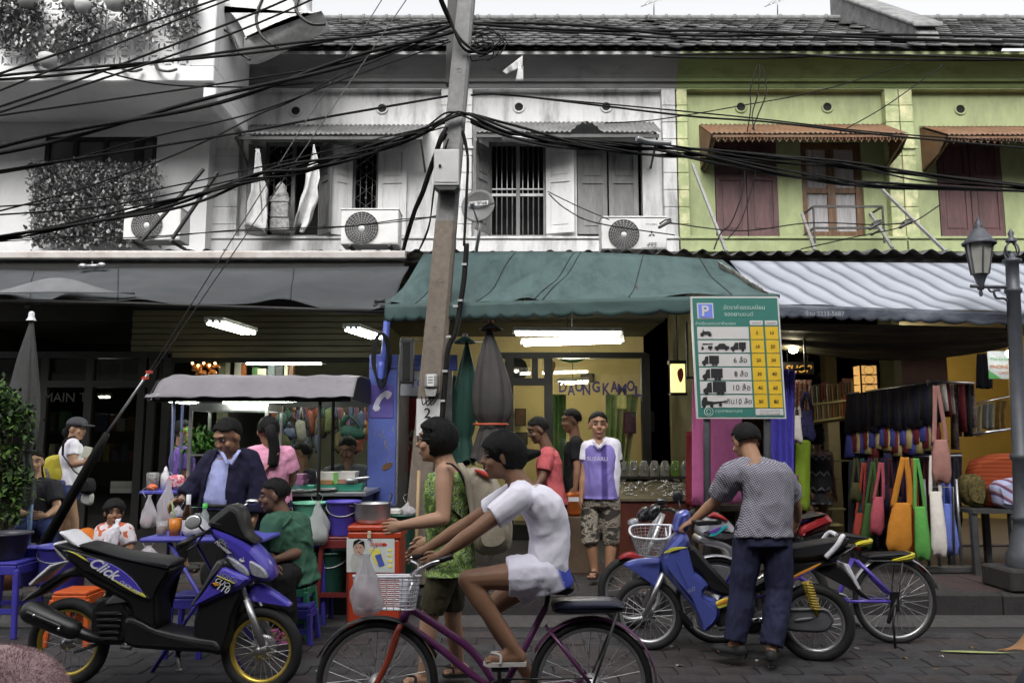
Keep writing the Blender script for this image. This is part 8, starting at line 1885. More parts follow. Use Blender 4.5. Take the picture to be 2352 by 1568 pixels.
b=MB();b.tube([P(889,738,8.25),P(884,800,8.25),P(874,872,8.25)],.035,10);b.cap(P(874,840,8.22),P(872,872,8.22),.048,.045);solo('blue_conduit',b,mat('bright blue pipe',(.10,.14,.52),.35),'bright blue pipe coming down from the green awning corner to the kiosk','pipe',loc=P(874,872,8.25))
b=MB()
for k in range(5):b.tube([P(876+(22-2*k)*math.cos(t),818+(54+2*k)*math.sin(t)+3*k,8.18-.01*k)for t in np.linspace(0,2*PI,25)[:-1]],.008,5,closed=True)
solo('cable_coil',b,M_wire,'coil of black cable hung over the blue pipe on the kiosk','cable coil')
hz=thing('hose_stand_in','dark grey ribbed stand-in for a hose bundle hanging on a rod between the kiosk and the pole','fixture',P(935,885,8.1));b=MB();b.box(P(917,830,8.1).x,P(950,830,8.1).x,8.1,8.2,P(0,880,8.1).z,P(0,775,8.1).z);part('case',b,mat('grey ribbed case',(.055,.055,.056),.5,.3),hz,bevel=.02,seg=2);b=MB();b.box(P(925,830,8.1).x,P(942,830,8.1).x,8.09,8.1,P(0,872,8.1).z,P(0,785,8.1).z);part('grille',b,M_black,hz);part('rod',MB().tube([P(945,782,8.12),P(1110,785,8.6)],.007,6),M_steel,hz)  # ribbed case and grille stand in for a bundled black hose
fz=thing('drinks_fridge','red drinks fridge front with slanted white script behind the pole','fridge',P(960,1300,9.2));part('case',MB().box(P(914,1000,9.2).x,P(1050,1000,9.2).x,9.2,9.8,KZ,P(0,862,9.2).z),mat('dark fridge',(.02,.03,.035),.35),fz,bevel=.02);part('red_panel',MB().box(P(918,1000,9.2).x,P(1044,1000,9.2).x,9.18,9.197,P(0,1085,9.2).z,P(0,915,9.2).z),mat('fridge red',(.26,.025,.018),.4),fz)
text('Coca-Cola',mat('cream script',(.42,.45,.36),.5),fz,P(952,985,9.17),w=.80,roll=1.05,shear=.35,bold=.02)
#folded parasols
def parasol(label,u,vt,vb,wmax,D,m,tip,tie=None,foot=None,cap=None,seed=0):
 top,bot=P(u,vt,D),P(u,vb,D);H=top.z-bot.z;t=thing('parasol',label,'parasol',Vector((bot.x,D,KZ)),'folded parasols');r=wmax/2/ppm(D)
 prof=[(0,.10),(.1,.32),(.25,.62),(.42,.9),(.55,1.0),(.66,.93),(.74,.60 if tie else.9),(.8,.72),(.92,.92),(1.0,1.0)];n=64;b=MB();vs=[]
 L=40
 for j in range(L+1):
  tt=j/L;i=max(k for k in range(len(prof))if prof[k][0]<=tt+1e-9);i=min(i,len(prof)-2);f=(tt-prof[i][0])/(prof[i+1][0]-prof[i][0]);q=prof[i][1]*(1-f)+prof[i+1][1]*f
  for k in range(n):
   a=2*PI*k/n;fold=.15*abs(math.sin(a*4+.5*math.sin(tt*3+seed)))*min(1,tt*5)+.07*noise.noise(Vector((math.cos(a)*3,math.sin(a)*3,tt*3+seed)))
   vs.append(top+Vector((math.cos(a),math.sin(a)*.75,0))*(r*q*(.88+fold))+Vector((.02*math.sin(tt*4+seed),0,-H*tt+(.03*math.sin(a*4)if tt>.95 else 0))))
 b.add(vs,[(j*n+k,j*n+(k+1)%n,(j+1)*n+(k+1)%n,(j+1)*n+k)for j in range(L)for k in range(n)],0,True);part('canopy',b,m,t)
 part('tip',MB().lathe([(.001,.07),(.02,.065),(.028,.05),(.03,.02),(.034,.0),(.05,-.03)],top+Vector((0,0,.01)),12),tip,t)
 part('pole',MB().tube([bot+Vector((0,0,.1)),(bot.x,D,KZ)],.022,8),foot or M_steel,t)
 if cap:b=MB();b.lathe([(.03,.02),(.11,-.03),(.12,-.045)],top+Vector((0,0,.02)),12);o=part('top_flap',b,cap,t);solidify(o,.004)
 if tie:zt2=top.z-H*.73;part('tie',MB().tube([(top.x+r*.80*math.cos(a),D+r*.62*math.sin(a),zt2)for a in np.linspace(0,2*PI,25)[:-1]],.010,5,closed=True),tie,t)
 part('base',MB().lathe([(.001,.06),(.05,.055),(.2,.04),(.22,0)],(bot.x,D,KZ),18),M_kerb,t);return t
parasol('teal green folded parasol with white tip right of the pole',1068,782,1062,62,8.45,mat('teal parasol cloth',(.012,.062,.046),.7,var=.2,bump=.2),M_whtp,cap=mat('light teal cloth',(.06,.16,.15),.7),seed=1)
parasol('grey brown folded parasol with coral tip and orange tie',1128,752,1058,98,8.15,mat('grey brown parasol cloth',(.042,.038,.038),.8,var=.25,scale=8,bump=.3,dirt=(.025,.022,.022),damt=.5),mat('coral tip',(.45,.13,.10),.5),mat('orange tie',(.5,.09,.03),.6),cap=M_dark,seed=5)
parasol('dark grey folded parasol with white tip and blue foot at the left',72,732,1150,74,8.3,mat('dark grey parasol cloth',(.035,.036,.036),.8,var=.25,bump=.3),M_whtp,M_dark,foot=mat('light blue pipe',(.14,.22,.42),.4),seed=9)
ML6,ML7,ML8=leafmat('bush leaf',(.035,.075,.012)),leafmat('dark bush leaf',(.010,.025,.007)),leafmat('bright bush leaf',(.09,.17,.03))
bz=thing('potted_bush','leafy green potted bush at the left edge before the dark parasol','plant',P(15,1290,7.9));blobs=[(R.uniform(-60,62),R.uniform(890,1200),R.uniform(10,24))for _ in range(42)];blobs=[q for q in blobs if q[0]<25+38*math.sin((q[1]-870)/110)+20]
def fb_():
 q=R.choice(blobs);return P(q[0]+R.gauss(0,q[2]*.6),q[1]+R.gauss(0,q[2]*.6),7.9+R.gauss(0,.14))
b=MB();leaves(b,3600,fb_,.065,[0,0,1,1,2],.55);part('foliage',b,[ML6,ML7,ML8],bz);b=MB()
for q in blobs[:14]:b.tube(catmull([P(12,1265,7.9),P(8+q[0]*.3,1150,7.9),P(q[0],q[1],7.9)]),.012,5)
part('stem',b,mat('bush stem',(.05,.035,.02),.8),bz);part('pot',MB().lathe([(.001,0),(.16,0),(.2,.26),(.18,.26),(.15,.2),(.001,.2)],(P(12,1290,7.9).x,7.9,KZ),18),mat('clay pot',(.16,.06,.03),.8),bz)
b=MB();b.puff([(178,1226),(195,1212),(215,1222),(240,1246),(232,1262),(190,1250)],7.3,.10,.05);me_=b;solo('orange_cloth',b,cl('orange towel',(.50,.13,.015),bump=.5),'bunched orange cloth behind the grab bar of the scooter','cloth',loc=P(205,1262,7.3))
b=MB();c=P(222,1380,7.3);st2=stool('orange stool under the bunched orange cloth',(P(208,1262,7.3).x,7.32,0),.34,P(0,1256,7.3).z,M_orpl)
#stock in the shops
def cloth_panel(name,label,u0,u1,v0,v1,D,m,cat='cloth',waves=5,amp=.03,group=None,taper=0.0):
 b=MB();b.grid(lambda s_,t:P(u0+(u1-u0)*(s_*(1-taper*t)+taper*t*.5),v0+(v1-v0)*t,D)+Vector((0,amp*math.sin(s_*waves*2*PI+1.5*math.sin(t*2.5))*(.35+.65*t),.008*math.sin(s_*17)*t)),max(10,waves*8),10)
 o=solo(name,b,m,label,cat,group,loc=P((u0+u1)/2,v1,D));solidify(o,.005);return o
M_pk=cl('hot pink',(.60,.16,.36),var=.1);cloth_panel('hanging_cloth','long hot pink cloth hanging left of the left sign post',1590,1636,872,1160,8.75,M_pk,waves=1,amp=.02,group='cloths hanging behind the sign');cloth_panel('hanging_cloth','wide pink cloth hanging between the sign posts',1634,1704,920,1156,8.6,cl('mid pink',(.52,.15,.33),var=.1),waves=1,amp=.015,group='cloths hanging behind the sign');cloth_panel('hanging_cloth','dark red cloth edge hanging at the far left of the pink cloths',1576,1600,990,1165,8.9,cl('dark red',(.16,.02,.025)),waves=1,group='cloths hanging behind the sign');cloth_panel('hanging_cloth','violet blue pleated cloth hanging right of the right sign post',1768,1826,850,1130,8.9,cl('ultramarine',(.075,.065,.40),var=.2),waves=4,amp=.035,group='cloths hanging behind the sign')
cloth_panel('hanging_cloth','lime green trousers hanging behind the bending man',1828,1862,1010,1172,9.2,cl('lime',(.16,.24,.02)),waves=1,group='cloths hanging behind the sign');cloth_panel('hanging_cloth','purple cloth hanging right of the bending man',1818,1834,1090,1180,9.1,cl('purple',(.12,.03,.12)),waves=1,group='cloths hanging behind the sign')
b=MB();b.bar(P(1575,868,8.8),P(1860,846,9.0),.03,.03);[b.bar(P(u,v,8.85),Vector((P(u,v,8.85).x,8.85,2.9)),.02,.02)for u,v in((1580,868),(1850,848))];solo('hanging_rail',b,M_iron,'dark rail holding the pink and blue cloths behind the sign','rail');part_tbl=None
b=MB();b.box(P(1600,1165,8.9).x,P(1720,1165,8.9).x,8.85,9.3,P(0,1172,8.9).z,P(0,1160,8.9).z);[b.box(P(u,1165,8.9).x-.02,P(u,1165,8.9).x+.02,y,y+.04,KZ,P(0,1172,8.9).z)for u in(1606,1714)for y in(8.87,9.25)];solo('bench',b,mat('dark bench',(.04,.03,.025),.6),'low dark bench under the pink cloths','bench')
jd=9.6;jt=thing('display_table','jewellery display table with tilted glass top right of the man in the purple jersey','display table',P(1500,1290,jd));ja,jb=P(1420,1150,jd).x,P(1592,1150,jd).x;jz=P(0,1138,jd).z
part('cabinet',MB().box(ja,jb,jd,jd+.9,KZ,jz-.03),mat('red brown cabinet',(.09,.022,.012),.45,var=.3,stretch=(3,1,.5)),jt,bevel=.008);b=MB();b.prism([(ja-.02,jd-.03,jz-.028),(ja-.02,jd+.9,jz+.20),(ja-.02,jd+.9,jz+.17),(ja-.02,jd-.03,jz-.06)],(jb-ja+.04,0,0));part('display_top',b,mat('beige velvet',(.12,.10,.06),.7,var=.3),jt)
M_silver=mat('silver ware',(.60,.60,.58),.25,.9,var=.3);b=MB()
for k in range(170):
 x=R.uniform(ja+.03,jb-.03);tt=R.random();c=Vector((x,jd+.9*tt,jz-.01+.225*tt+.012));rr=R.uniform(.012,.03);b.tube([c+Vector((rr*math.cos(a),rr*math.sin(a)*.8,.008*math.sin(a+k)))for a in np.linspace(0,2*PI,9)[:-1]],.005,4,closed=True)
part('bracelets',b,M_silver,jt)['kind']='stuff'
shn='jewellery display stands'
for i in range(7):
 u=1432+i*24;c=P(u,1092-(i%2)*8,10.3);z0_=jz+.19;t=thing('jewellery_stand',['first','second','third','fourth','fifth','sixth','seventh'][i]+' clear jewellery stand from the left at the back of the display table','display stand',(c.x,10.3,z0_),shn);part('bust',MB().prism([(c.x+x_,10.3,z0_+z_)for x_,z_ in((-.055,.0),(.055,.0),(.065,.12),(.03,.2),(-.03,.2),(-.065,.12))],(0,.03,0)),[mat('grey stand',(.30,.31,.29),.25),mat('lime stand',(.16,.30,.05),.3)][i==5],t,bevel=.008);b=MB();b.tube(catmull([(c.x-.035,10.285,z0_+.19),(c.x-.02,10.28,z0_+.1),(c.x+.02,10.28,z0_+.1),(c.x+.035,10.285,z0_+.19)]),.006,5);b.sph((c.x,10.275,z0_+.09),.014,None,None,8,6);part('necklace',b,M_silver,t)
b=MB();b.box(P(1420,1090,10.35).x,P(1592,1090,10.35).x,10.2,10.5,jz+.165,jz+.19);solo('display_shelf',b,M_drk,'dark narrow shelf carrying the jewellery stands','shelf')
b=MB();b.puff([(1298,1134),(1318,1128),(1342,1132),(1348,1160),(1344,1182),(1300,1184),(1294,1158)],8.9,.05,.03);t=thing('snack_bag','shiny orange snack bag on a box left of the man in the purple jersey','snack bag',P(1320,1184,8.9));part('bag',b,mat('orange foil',(.40,.10,.02),.25,.3,var=.4,scale=9),t);part('print',MB().boxc(P(1318,1146,8.845),.12,.006,.05),M_whtp,t)
b=MB();b.box(P(1290,1200,8.9).x,P(1352,1200,8.9).x,8.75,9.1,KZ,P(0,1184,8.9).z-.002);solo('carton',b,mat('brown carton',(.12,.08,.05),.8),'dim carton under the orange snack bag','carton',bevel=.005)
c=P(1559,868,9.3);t=thing('wall_lantern','lit box lantern with a red and yellow picture left of the parking sign','lantern',c);hw,hh=15/ppm(9.3),33/ppm(9.3);part('frame',MB().box(c.x-hw-.02,c.x+hw+.02,9.3,9.42,c.z-hh-.03,c.z-hh).box(c.x-hw-.03,c.x+hw+.03,9.29,9.43,c.z+hh,c.z+hh+.04),M_dark,t)
part('lit_panel',MB().box(c.x-hw,c.x+hw,9.31,9.41,c.z-hh,c.z+hh),mat('lit lantern paper',(.7,.65,.35),.6,var=.35,scale=11,emit=.7,ecol=(.95,.8,.3)),t)
b=MB();b.puff([(1556,852),(1566,845),(1570,862),(1564,878),(1558,870)],9.30,.008,.005);part('picture',b,mat('lantern red',(.35,.05,.03),.6),t);part('hook',MB().tube([c+Vector((0,.05,hh+.03)),c+Vector((0,.06,.9))],.01,5),M_iron,t)
c=P(1834,846,9.5);t=thing('shop_board','black hanging board reading SHOP in gold letters right of the parking sign','sign',c);part('board',MB().box(c.x-.19,c.x+.19,9.5,9.54,c.z-.075,c.z+.085),mat('black board',(.010,.008,.006),.4),t,bevel=.02,seg=2);text('SHOP',mat('gold letters',(.85,.45,.10),.5),t,(c.x,9.495,c.z-.005),w=.32,shear=.25,bold=.015);part('chain',MB().tube([(c.x-.12,9.52,c.z+.08),(c.x-.12,9.52,c.z+.5)],.006,5).tube([(c.x+.12,9.52,c.z+.08),(c.x+.12,9.52,c.z+.5)],.006,5),M_iron,t)
bkm=[mat('book %d'%i,c_,.6)for i,c_ in enumerate([(.30,.14,.04),(.42,.30,.12),(.16,.06,.03),(.48,.42,.28),(.10,.09,.05),(.22,.20,.08),(.30,.06,.03)])]
for row,(a,c,h,nb_,lab)in enumerate(((P(1824,934,11.0),P(1976,914,9.7),.26,26,'upper'),(P(1850,970,10.8),P(1962,954,9.8),.26,18,'lower'))):
 b=MB();b.bar(a+Vector((0,.1,-.02)),c+Vector((0,.1,-.02)),.26,.025,up=Vector((0,0,1)));solo('book_shelf',b,mat('pale shelf edge',(.42,.34,.14),.6),lab+' shelf of the bookcase running back into the yellow clothing shop','shelf','bookshelves in the yellow shop')
 d=(c-a)/nb_
 for i in range(nb_):
  p_=a+d*(i+.5);hh_=h*R.uniform(.72,1.0);b=MB();b.bar(p_+Vector((0,.04,0)),p_+Vector((0,.04,hh_)),d.length*.42,.16,up=d.normalized().cross(Vector((0,0,1))));solo('book',b,R.choice(bkm),'book standing upright in the row on the '+lab+' shelf of the yellow shop','book','books on the '+lab+' shelf')
b=MB();bx=MB();[bx.bar(Vector((p_.x,p_.y+.25,KZ)),Vector((p_.x,p_.y+.25,2.1)),.05,.05)for p_ in(P(1824,934,11.0),P(1976,914,9.7))];solo('bookcase_post',bx,M_iron,'dark uprights carrying the two bookshelves in the yellow shop','shelf frame')
for i,(u,v,D)in enumerate(((1870,1060,11),(1920,1058,10.8),(1890,1100,10.9),(1906,1168,10.6),(1898,1204,10.5))):
 b=MB();b.bar(P(u-30,v,D),P(u+30,v-1,D),.2,.02,up=Vector((0,0,1)));solo('low_shelf',b,mat('pale shelf edge',(.42,.34,.14),.6),['upper left','upper right','middle','second lowest','lowest'][i]+' small shelf board behind the zigzag dress','shelf','small shelves in the yellow shop')
c=P(1994,905,9.55);t=thing('paper_lantern','tall three tier square paper lantern with dark frame on the bookshelf','lantern',c);s_=19/ppm(9.55);hh=66/ppm(9.55)/3;MP_=mat('amber paper',(.62,.38,.12),.7,var=.15,scale=8,emit=.35,ecol=(.9,.5,.15))
for i in range(3):part('paper_box',MB().box(c.x-s_,c.x+s_,9.5,9.5+2*s_,c.z+hh*i+.012,c.z+hh*(i+1)-.004),MP_,t);b=MB();zc2=c.z+hh*(i+.5);b.tube([(c.x+.06*math.cos(a),9.497,zc2+.05*math.sin(a))for a in np.linspace(0,2*PI,17)[:-1]],.003,4,closed=True);part('printed_ring',b,mat('ring print',(.35,.18,.05),.7),t)
b=MB()
for x in(-s_,s_):b.box(c.x+x-.008,c.x+x+.008,9.49,9.505,c.z,c.z+3*hh)
for i in range(4):b.box(c.x-s_-.008,c.x+s_+.008,9.488,9.506,c.z+hh*i-.006,c.z+hh*i+.008)
part('frame',b,M_dark,t)
RD=8.8;rk=thing('garment_rack','steel garment rack full of dark clothes and bright bags before the yellow shop','garment rack',P(2150,1306,RD));gx_=lambda u:P(u,1100,RD).x
b=MB();b.bar((gx_(2086),RD-.02,KZ+.04),(gx_(2218),RD-.02,KZ+.04),.10,.07);part('base',b,M_iron,rk,bevel=.01)
for u in(2122,2146,2196):part('upright',MB().tube([(gx_(u),RD,KZ+.06),(gx_(u),RD,P(0,1100 if u!=2146 else 872,RD).z)],.016,8),M_steel,rk)
ra,rbb,rc2=P(1948,905,9.7),P(2152,876,RD),P(2236,880,9.2);b=MB();b.tube([ra,rbb],.014,8);b.tube([rbb,rc2],.014,8);b.tube([P(1990,1052,9.5),P(2210,1046,RD)],.014,8);b.tube([P(2142,1118,RD-.1),P(2188,1118,RD-.1),P(2192,1290,RD-.1)],.012,8);part('rail',b,M_steel,rk)
dk=[cl('ink',(.010,.010,.016)),cl('midnight',(.012,.012,.03)),cl('charcoal',(.022,.020,.022))];brt=[cl('indigo',(.045,.05,.22)),cl('plum',(.10,.03,.11)),cl('sand',(.32,.26,.12)),cl('rust',(.28,.08,.02)),cl('olive drab',(.12,.13,.05)),cl('wine',(.11,.015,.02)),cl('aqua',(.06,.20,.24)),cl('silver grey',(.35,.35,.36))]
ORD='first second third fourth fifth sixth seventh eighth ninth tenth eleventh twelfth thirteenth fourteenth fifteenth sixteenth seventeenth eighteenth nineteenth twentieth twenty-first twenty-second twenty-third twenty-fourth twenty-fifth twenty-sixth'.split();NM='indigo plum sand rust olive wine aqua silver'.split()
for i in range(26):
 tt=(i+.5)/26;p_=ra.lerp(rbb,tt);u=1948+204*tt;v=905-29*tt;D=9.7+(RD-9.7)*tt;w=13;col=brt[(i*5+i//3)%8];L=R.uniform(130,165)
 t=thing('hanging_garment',ORD[i]+' garment from the left in the upper row of the rack, dark above '+NM[(i*5+i//3)%8],'garment',P(u,v+L,D-.1),'garments in the upper row of the rack')
 for nm,v0,v1,m in(('upper_part',v+2,v+L*.62,dk[i%3]),('lower_part',v+L*.62,v+L,col if i>-1 else dk[i%3])):
  b=MB();k=R.uniform(-.04,.04)
  b.tube([P(u,v0,D-.06)+Vector((0,0,0)),P(u+1+20*k,(v0+v1)/2,D-.08),P(u+20*k,v1,D-.09)],[w*.42/ppm(D),w*.62/ppm(D),w*.68/ppm(D)],10,flat=2.4);part(nm,b,m,t)
for i,(u,m,L)in enumerate(((2166,cl('cream stripe',(.55,.52,.48)),62),(2174,cl('dark red',(.16,.02,.025)),75),(2182,cl('cream stripe',(.55,.52,.48)),68),(2196,brt[1],120),(2208,brt[5],110),(2220,dk[2],120),(2230,cl('floral',(.22,.17,.16),var=.9,scale=30),100),(2190,cl('floral',(.22,.17,.16),var=.9,scale=30),150))):
 b=MB();D=RD+.08*(i%4);b.tube([P(u,882,D),P(u+2,882+L*.5,D),P(u+4,882+L,D)],[4.2/ppm(D),5.2/ppm(D),6/ppm(D)],8,flat=2.6);solo('hanging_scarf',b,m,['left cream','dark red','right cream','plum','wine red','charcoal','patterned outer','patterned long'][i]+' strip hanging at the right end of the garment rack','scarf','scarves at the right end of the rack',loc=P(u,882+L,D))
cloth_panel('hanging_cloth','long black cloth hanging low at the left of the bright bags',1950,2040,1056,1262,9.3,dk[0],waves=5,amp=.04);cloth_panel('hanging_cloth','long black skirt hanging behind the bright bags',2030,2210,1040,1220,9.15,dk[1],waves=8,amp=.04)
cloth_panel('hanging_cloth','black wall of clothes hanging behind the upper row of the rack',1960,2150,905,1060,9.75,dk[0],waves=9,amp=.05)  # extra black sheet, put in to darken the bright yellow wall behind
def tote(label,ut,vt,u,vb,w,D,m,split=.45):
 t=thing('cloth_bag',label,'bag',P(u,vb,D),'cloth shoulder bags on the rack');top=P(ut,vt,D);bot=P(u,vb,D);W_=w/2/ppm(D);H_=top.z-bot.z;d=Vector((top.x-bot.x,0,H_))
 b=MB();n=20;prof=[(0,.50,.3),(.02,.8,.6),(.10,1.0,1.0),(.28,.92,.8),(split,.72,.45),(split+.02,.70,.2)];vs=[]
 for z,q,dd in prof:
  for k in range(n):
   a=2*PI*k/n;wob=1+.07*math.sin(a*3+z*9+u);vs.append(bot+d*z+Vector((math.cos(a)*W_*q*wob,math.sin(a)*.055*dd*wob,.02*math.sin(a*2)*(z<.1))))
 b.add(vs,[(j*n+k,j*n+(k+1)%n,(j+1)*n+(k+1)%n,(j+1)*n+k)for j in range(len(prof)-1)for k in range(n)]+[tuple(range(n))[::-1],tuple(range((len(prof)-1)*n,len(prof)*n))],0,True);part('bag',b,m,t)
 for q in(-1,1):b=MB();b.tube(catmull([bot+d*split*.96+Vector((q*W_*.66,0,0)),bot+d*(split+.25)+Vector((q*W_*.42,-.01,0)),top+Vector((q*.012,0,0))]),W_*.24,8,flat=.35);part('strap',b,m,t)
tote('large mustard orange cloth bag hanging lowest on the rack',2078,1050,2064,1268,58,8.6,cl('mustard',(.40,.16,.02)),.5);tote('red orange cloth bag hanging between the mustard and green bags',2098,1052,2104,1280,22,8.72,cl('red orange',(.32,.05,.012)),.5);tote('bright green cloth bag hanging left of the white one',2104,1052,2122,1284,36,8.6,cl('leaf green',(.085,.28,.06)),.5);tote('white cloth bag hanging at the right of the green one',2142,1046,2160,1276,36,8.58,cl('off white',(.60,.56,.52)),.62);tote('light blue cloth bag half behind the rack upright',2166,1050,2188,1272,32,8.78,cl('cornflower',(.14,.19,.56)),.5);tote('deep blue cloth bag behind the white one',2152,1046,2174,1170,24,8.9,cl('royal',(.03,.05,.22)),.4);tote('dark green cloth bag hanging left of the mustard one',2006,1060,1990,1258,30,8.95,cl('forest',(.035,.075,.02)),.5);tote('dusty red cloth pouch hanging left of the mustard bag',2024,1062,2012,1226,32,8.8,cl('dusty red',(.30,.06,.08)),.5);tote('dark red cloth bag lowest at the left of the rack',1985,1062,1968,1262,26,9.05,cl('brick',(.20,.03,.02)),.4)
for i in range(15):
 u=1962+i*16.5+R.uniform(-5,5);tote('narrow dark cloth bag hanging behind the bright ones on the rack',u,1052,u+R.uniform(-8,8),1190+R.uniform(-40,85),R.uniform(16,28),9.0+R.uniform(-.08,.12),(dk+[cl('deep plum',(.04,.012,.04)),cl('deep olive',(.035,.035,.012)),cl('deep wine',(.05,.008,.01)),cl('deep teal',(.01,.035,.035))])[R.randrange(7)],R.uniform(.4,.6))
for i in range(12):
 u=1838+i*10.5+R.uniform(-4,4);v=R.choice((822,846,878))+R.uniform(-8,8);D=12.6+R.uniform(-.3,.4);w=R.uniform(10,20);h=R.uniform(14,30);b=MB();b.box(P(u-w/2,v,D).x,P(u+w/2,v,D).x,D,D+.1,P(0,v,D).z,P(0,v-h,D).z);solo('wall_ornament',b,M_goods[(i*7)%10],'small framed souvenir on the lit wall deep in the yellow shop','souvenir','souvenirs deep in the yellow shop',bevel=.008)
tote('pale pink drawstring bag hanging in front of the rack upright',2150,885,2166,1108,44,8.55,cl('pale pink',(.30,.15,.13)),.42)
tote('white cap shaped bag hanging right of the violet blue cloth',1830,940,1832,1016,24,9.0,cl('off white',(.60,.56,.52)),.8);tote('dark patterned bag hanging below the SHOP board',1850,900,1856,1010,36,9.2,cl('navy print',(.03,.03,.09),var=.8,scale=30),.6)
for i,(u,w)in enumerate(((1826,12),(1836,12),(1846,14),(1858,12))):cloth_panel('hanging_scarf',['first','second','third','fourth'][i]+' patterned scarf from the left hanging under the SHOP board',u-w/2,u+w/2,872,948+8*(i%2),9.4+.06*i,pattern('scarf print %d'%i,[(0,(.08,.03,.02)),(.4,(.3,.12,.08)),(.55,(.05,.04,.05)),(.75,(.35,.28,.25))],(1,1,1),34+6*i,'camo'),'scarf',1,.02,'scarves under the SHOP board')
bd_=8.7;bz_=P(0,1168,bd_).z;t=thing('bench','grey metal bench carrying the woven cushions at the right edge','bench',P(2290,1300,bd_));part('top',MB().box(P(2222,1168,bd_).x,P(2420,1168,bd_).x,bd_-.1,bd_+.5,bz_-.04,bz_),M_iron,t);[part('leg',MB().box(P(u,1200,bd_).x-.03,P(u,1200,bd_).x+.03,y,y+.06,KZ,bz_-.041),M_iron,t)for u in(2230,2318)for y in(bd_-.08,bd_+.4)]
def cush(label,pts,D,half,m):
 b=MB();b.puff(pts,D,half,.05);c_=[P(u,v,D)for u,v in pts];solo('cushion',b,m,label,'cushion','woven cushions on the bench',loc=P(pts[-1][0],max(v for u,v in pts),D))
cush('large red orange woven cushion at the back of the bench',[(2236,1056),(2400,1050),(2400,1160),(2256,1160)],8.95,.12,pattern('red orange weave',[(0,(.24,.04,.01)),(.5,(.34,.07,.02)),(.6,(.14,.02,.01)),(1,(.28,.055,.012))],(0,.2,1),22,'stripe',soft=.03));cush('blue and white patterned cushion in front of the red orange one',[(2288,1104),(2400,1098),(2400,1164),(2300,1166),(2282,1140)],8.72,.09,pattern('blue white weave',[(0,(.40,.42,.62)),(.4,(.45,.46,.66)),(.5,(.04,.04,.18)),(.75,(.30,.10,.05)),(.85,(.4,.42,.6))],(.6,0,1),9,'stripe',soft=.05));cush('dark patterned cushion at the left end of the bench',[(2205,1098),(2244,1090),(2262,1130),(2250,1164),(2210,1150)],8.9,.10,cl('gold print',(.10,.08,.03),var=.95,scale=34))
cloth_panel('hanging_garment','black long jacket hanging high on the yellow wall at the right',2244,2282,812,892,11.2,dk[0],'garment',2);cloth_panel('hanging_garment','cream dress hanging on the rail at the right of the yellow shop',2222,2256,930,1002,10.4,cl('cream dress',(.36,.31,.20)),'garment',3);cloth_panel('hanging_garment','grey top hanging beside the cream dress',2258,2284,926,985,10.4,cl('grey top',(.20,.21,.20)),'garment',2);cloth_panel('hanging_garment','brown patterned top hanging at the right end of the rail',2288,2312,920,990,10.4,cl('brown top',(.16,.10,.03),var=.6),'garment',2)
b=MB();b.tube([P(2200,935,10.5),P(2330,908,10.3)],.012,6);b.tube([P(2215,1000,10.1),P(2320,985,10.0)],.02,8);solo('clothes_rail',b,M_chrome,'bright clothes rails at the back right of the yellow shop','rail')
t=thing('poster','white poster with green and orange printing by the street lamp','poster',P(2300,868,9.9));c=P(2296,840,9.9);part('sheet',MB().box(P(2270,840,9.9).x,P(2326,840,9.9).x,9.9,9.91,P(0,870,9.9).z,P(0,806,9.9).z),mat('poster white',(.55,.58,.53),.6),t);b=MB();b.prism([P(2271,869,9.895),P(2300,869,9.895),P(2271,850,9.895)],(0,.003,0));part('green_corner',b,mat('poster green',(.10,.42,.10),.6),t);text('Phu Green',mat('poster green',(.10,.42,.10),.6),t,P(2298,824,9.89),w=.24);text('PHONE',mat('poster orange',(.6,.2,.05),.6),t,P(2296,842,9.89),w=.22);text('CARD',mat('poster orange',(.6,.2,.05),.6),t,P(2306,855,9.89),w=.14)
b=MB();b.box(P(2056,850,11.6).x,P(2176,850,11.6).x,11.6,11.7,P(0,890,11.6).z,P(0,808,11.6).z);solo('door_panel',b,mat('red brown door',(.06,.022,.012),.5),'dark red brown panel over the garment rack','panel')
b=MB();b.box(P(1896,850,11.9).x,P(1922,850,11.9).x,11.9,12.1,KZ,3.3);solo('pale_column',b,M_wallyel2,'pale yellow square column behind the bookshelves','column')
for i,(u,v)in enumerate(((2030,862),(2040,880),(2060,872),(2034,846))):b=MB();b.sph(P(u,v,11.3),.07,.05,.09,10,8,fn=lambda d:1+.3*noise.noise(Vector(d)*3));solo('wall_ornament',b,M_goods[(i*3)%10],['upper','lower','right','topmost'][i]+' small carved ornament on the wall by the paper lantern','ornament','ornaments on the yellow wall')
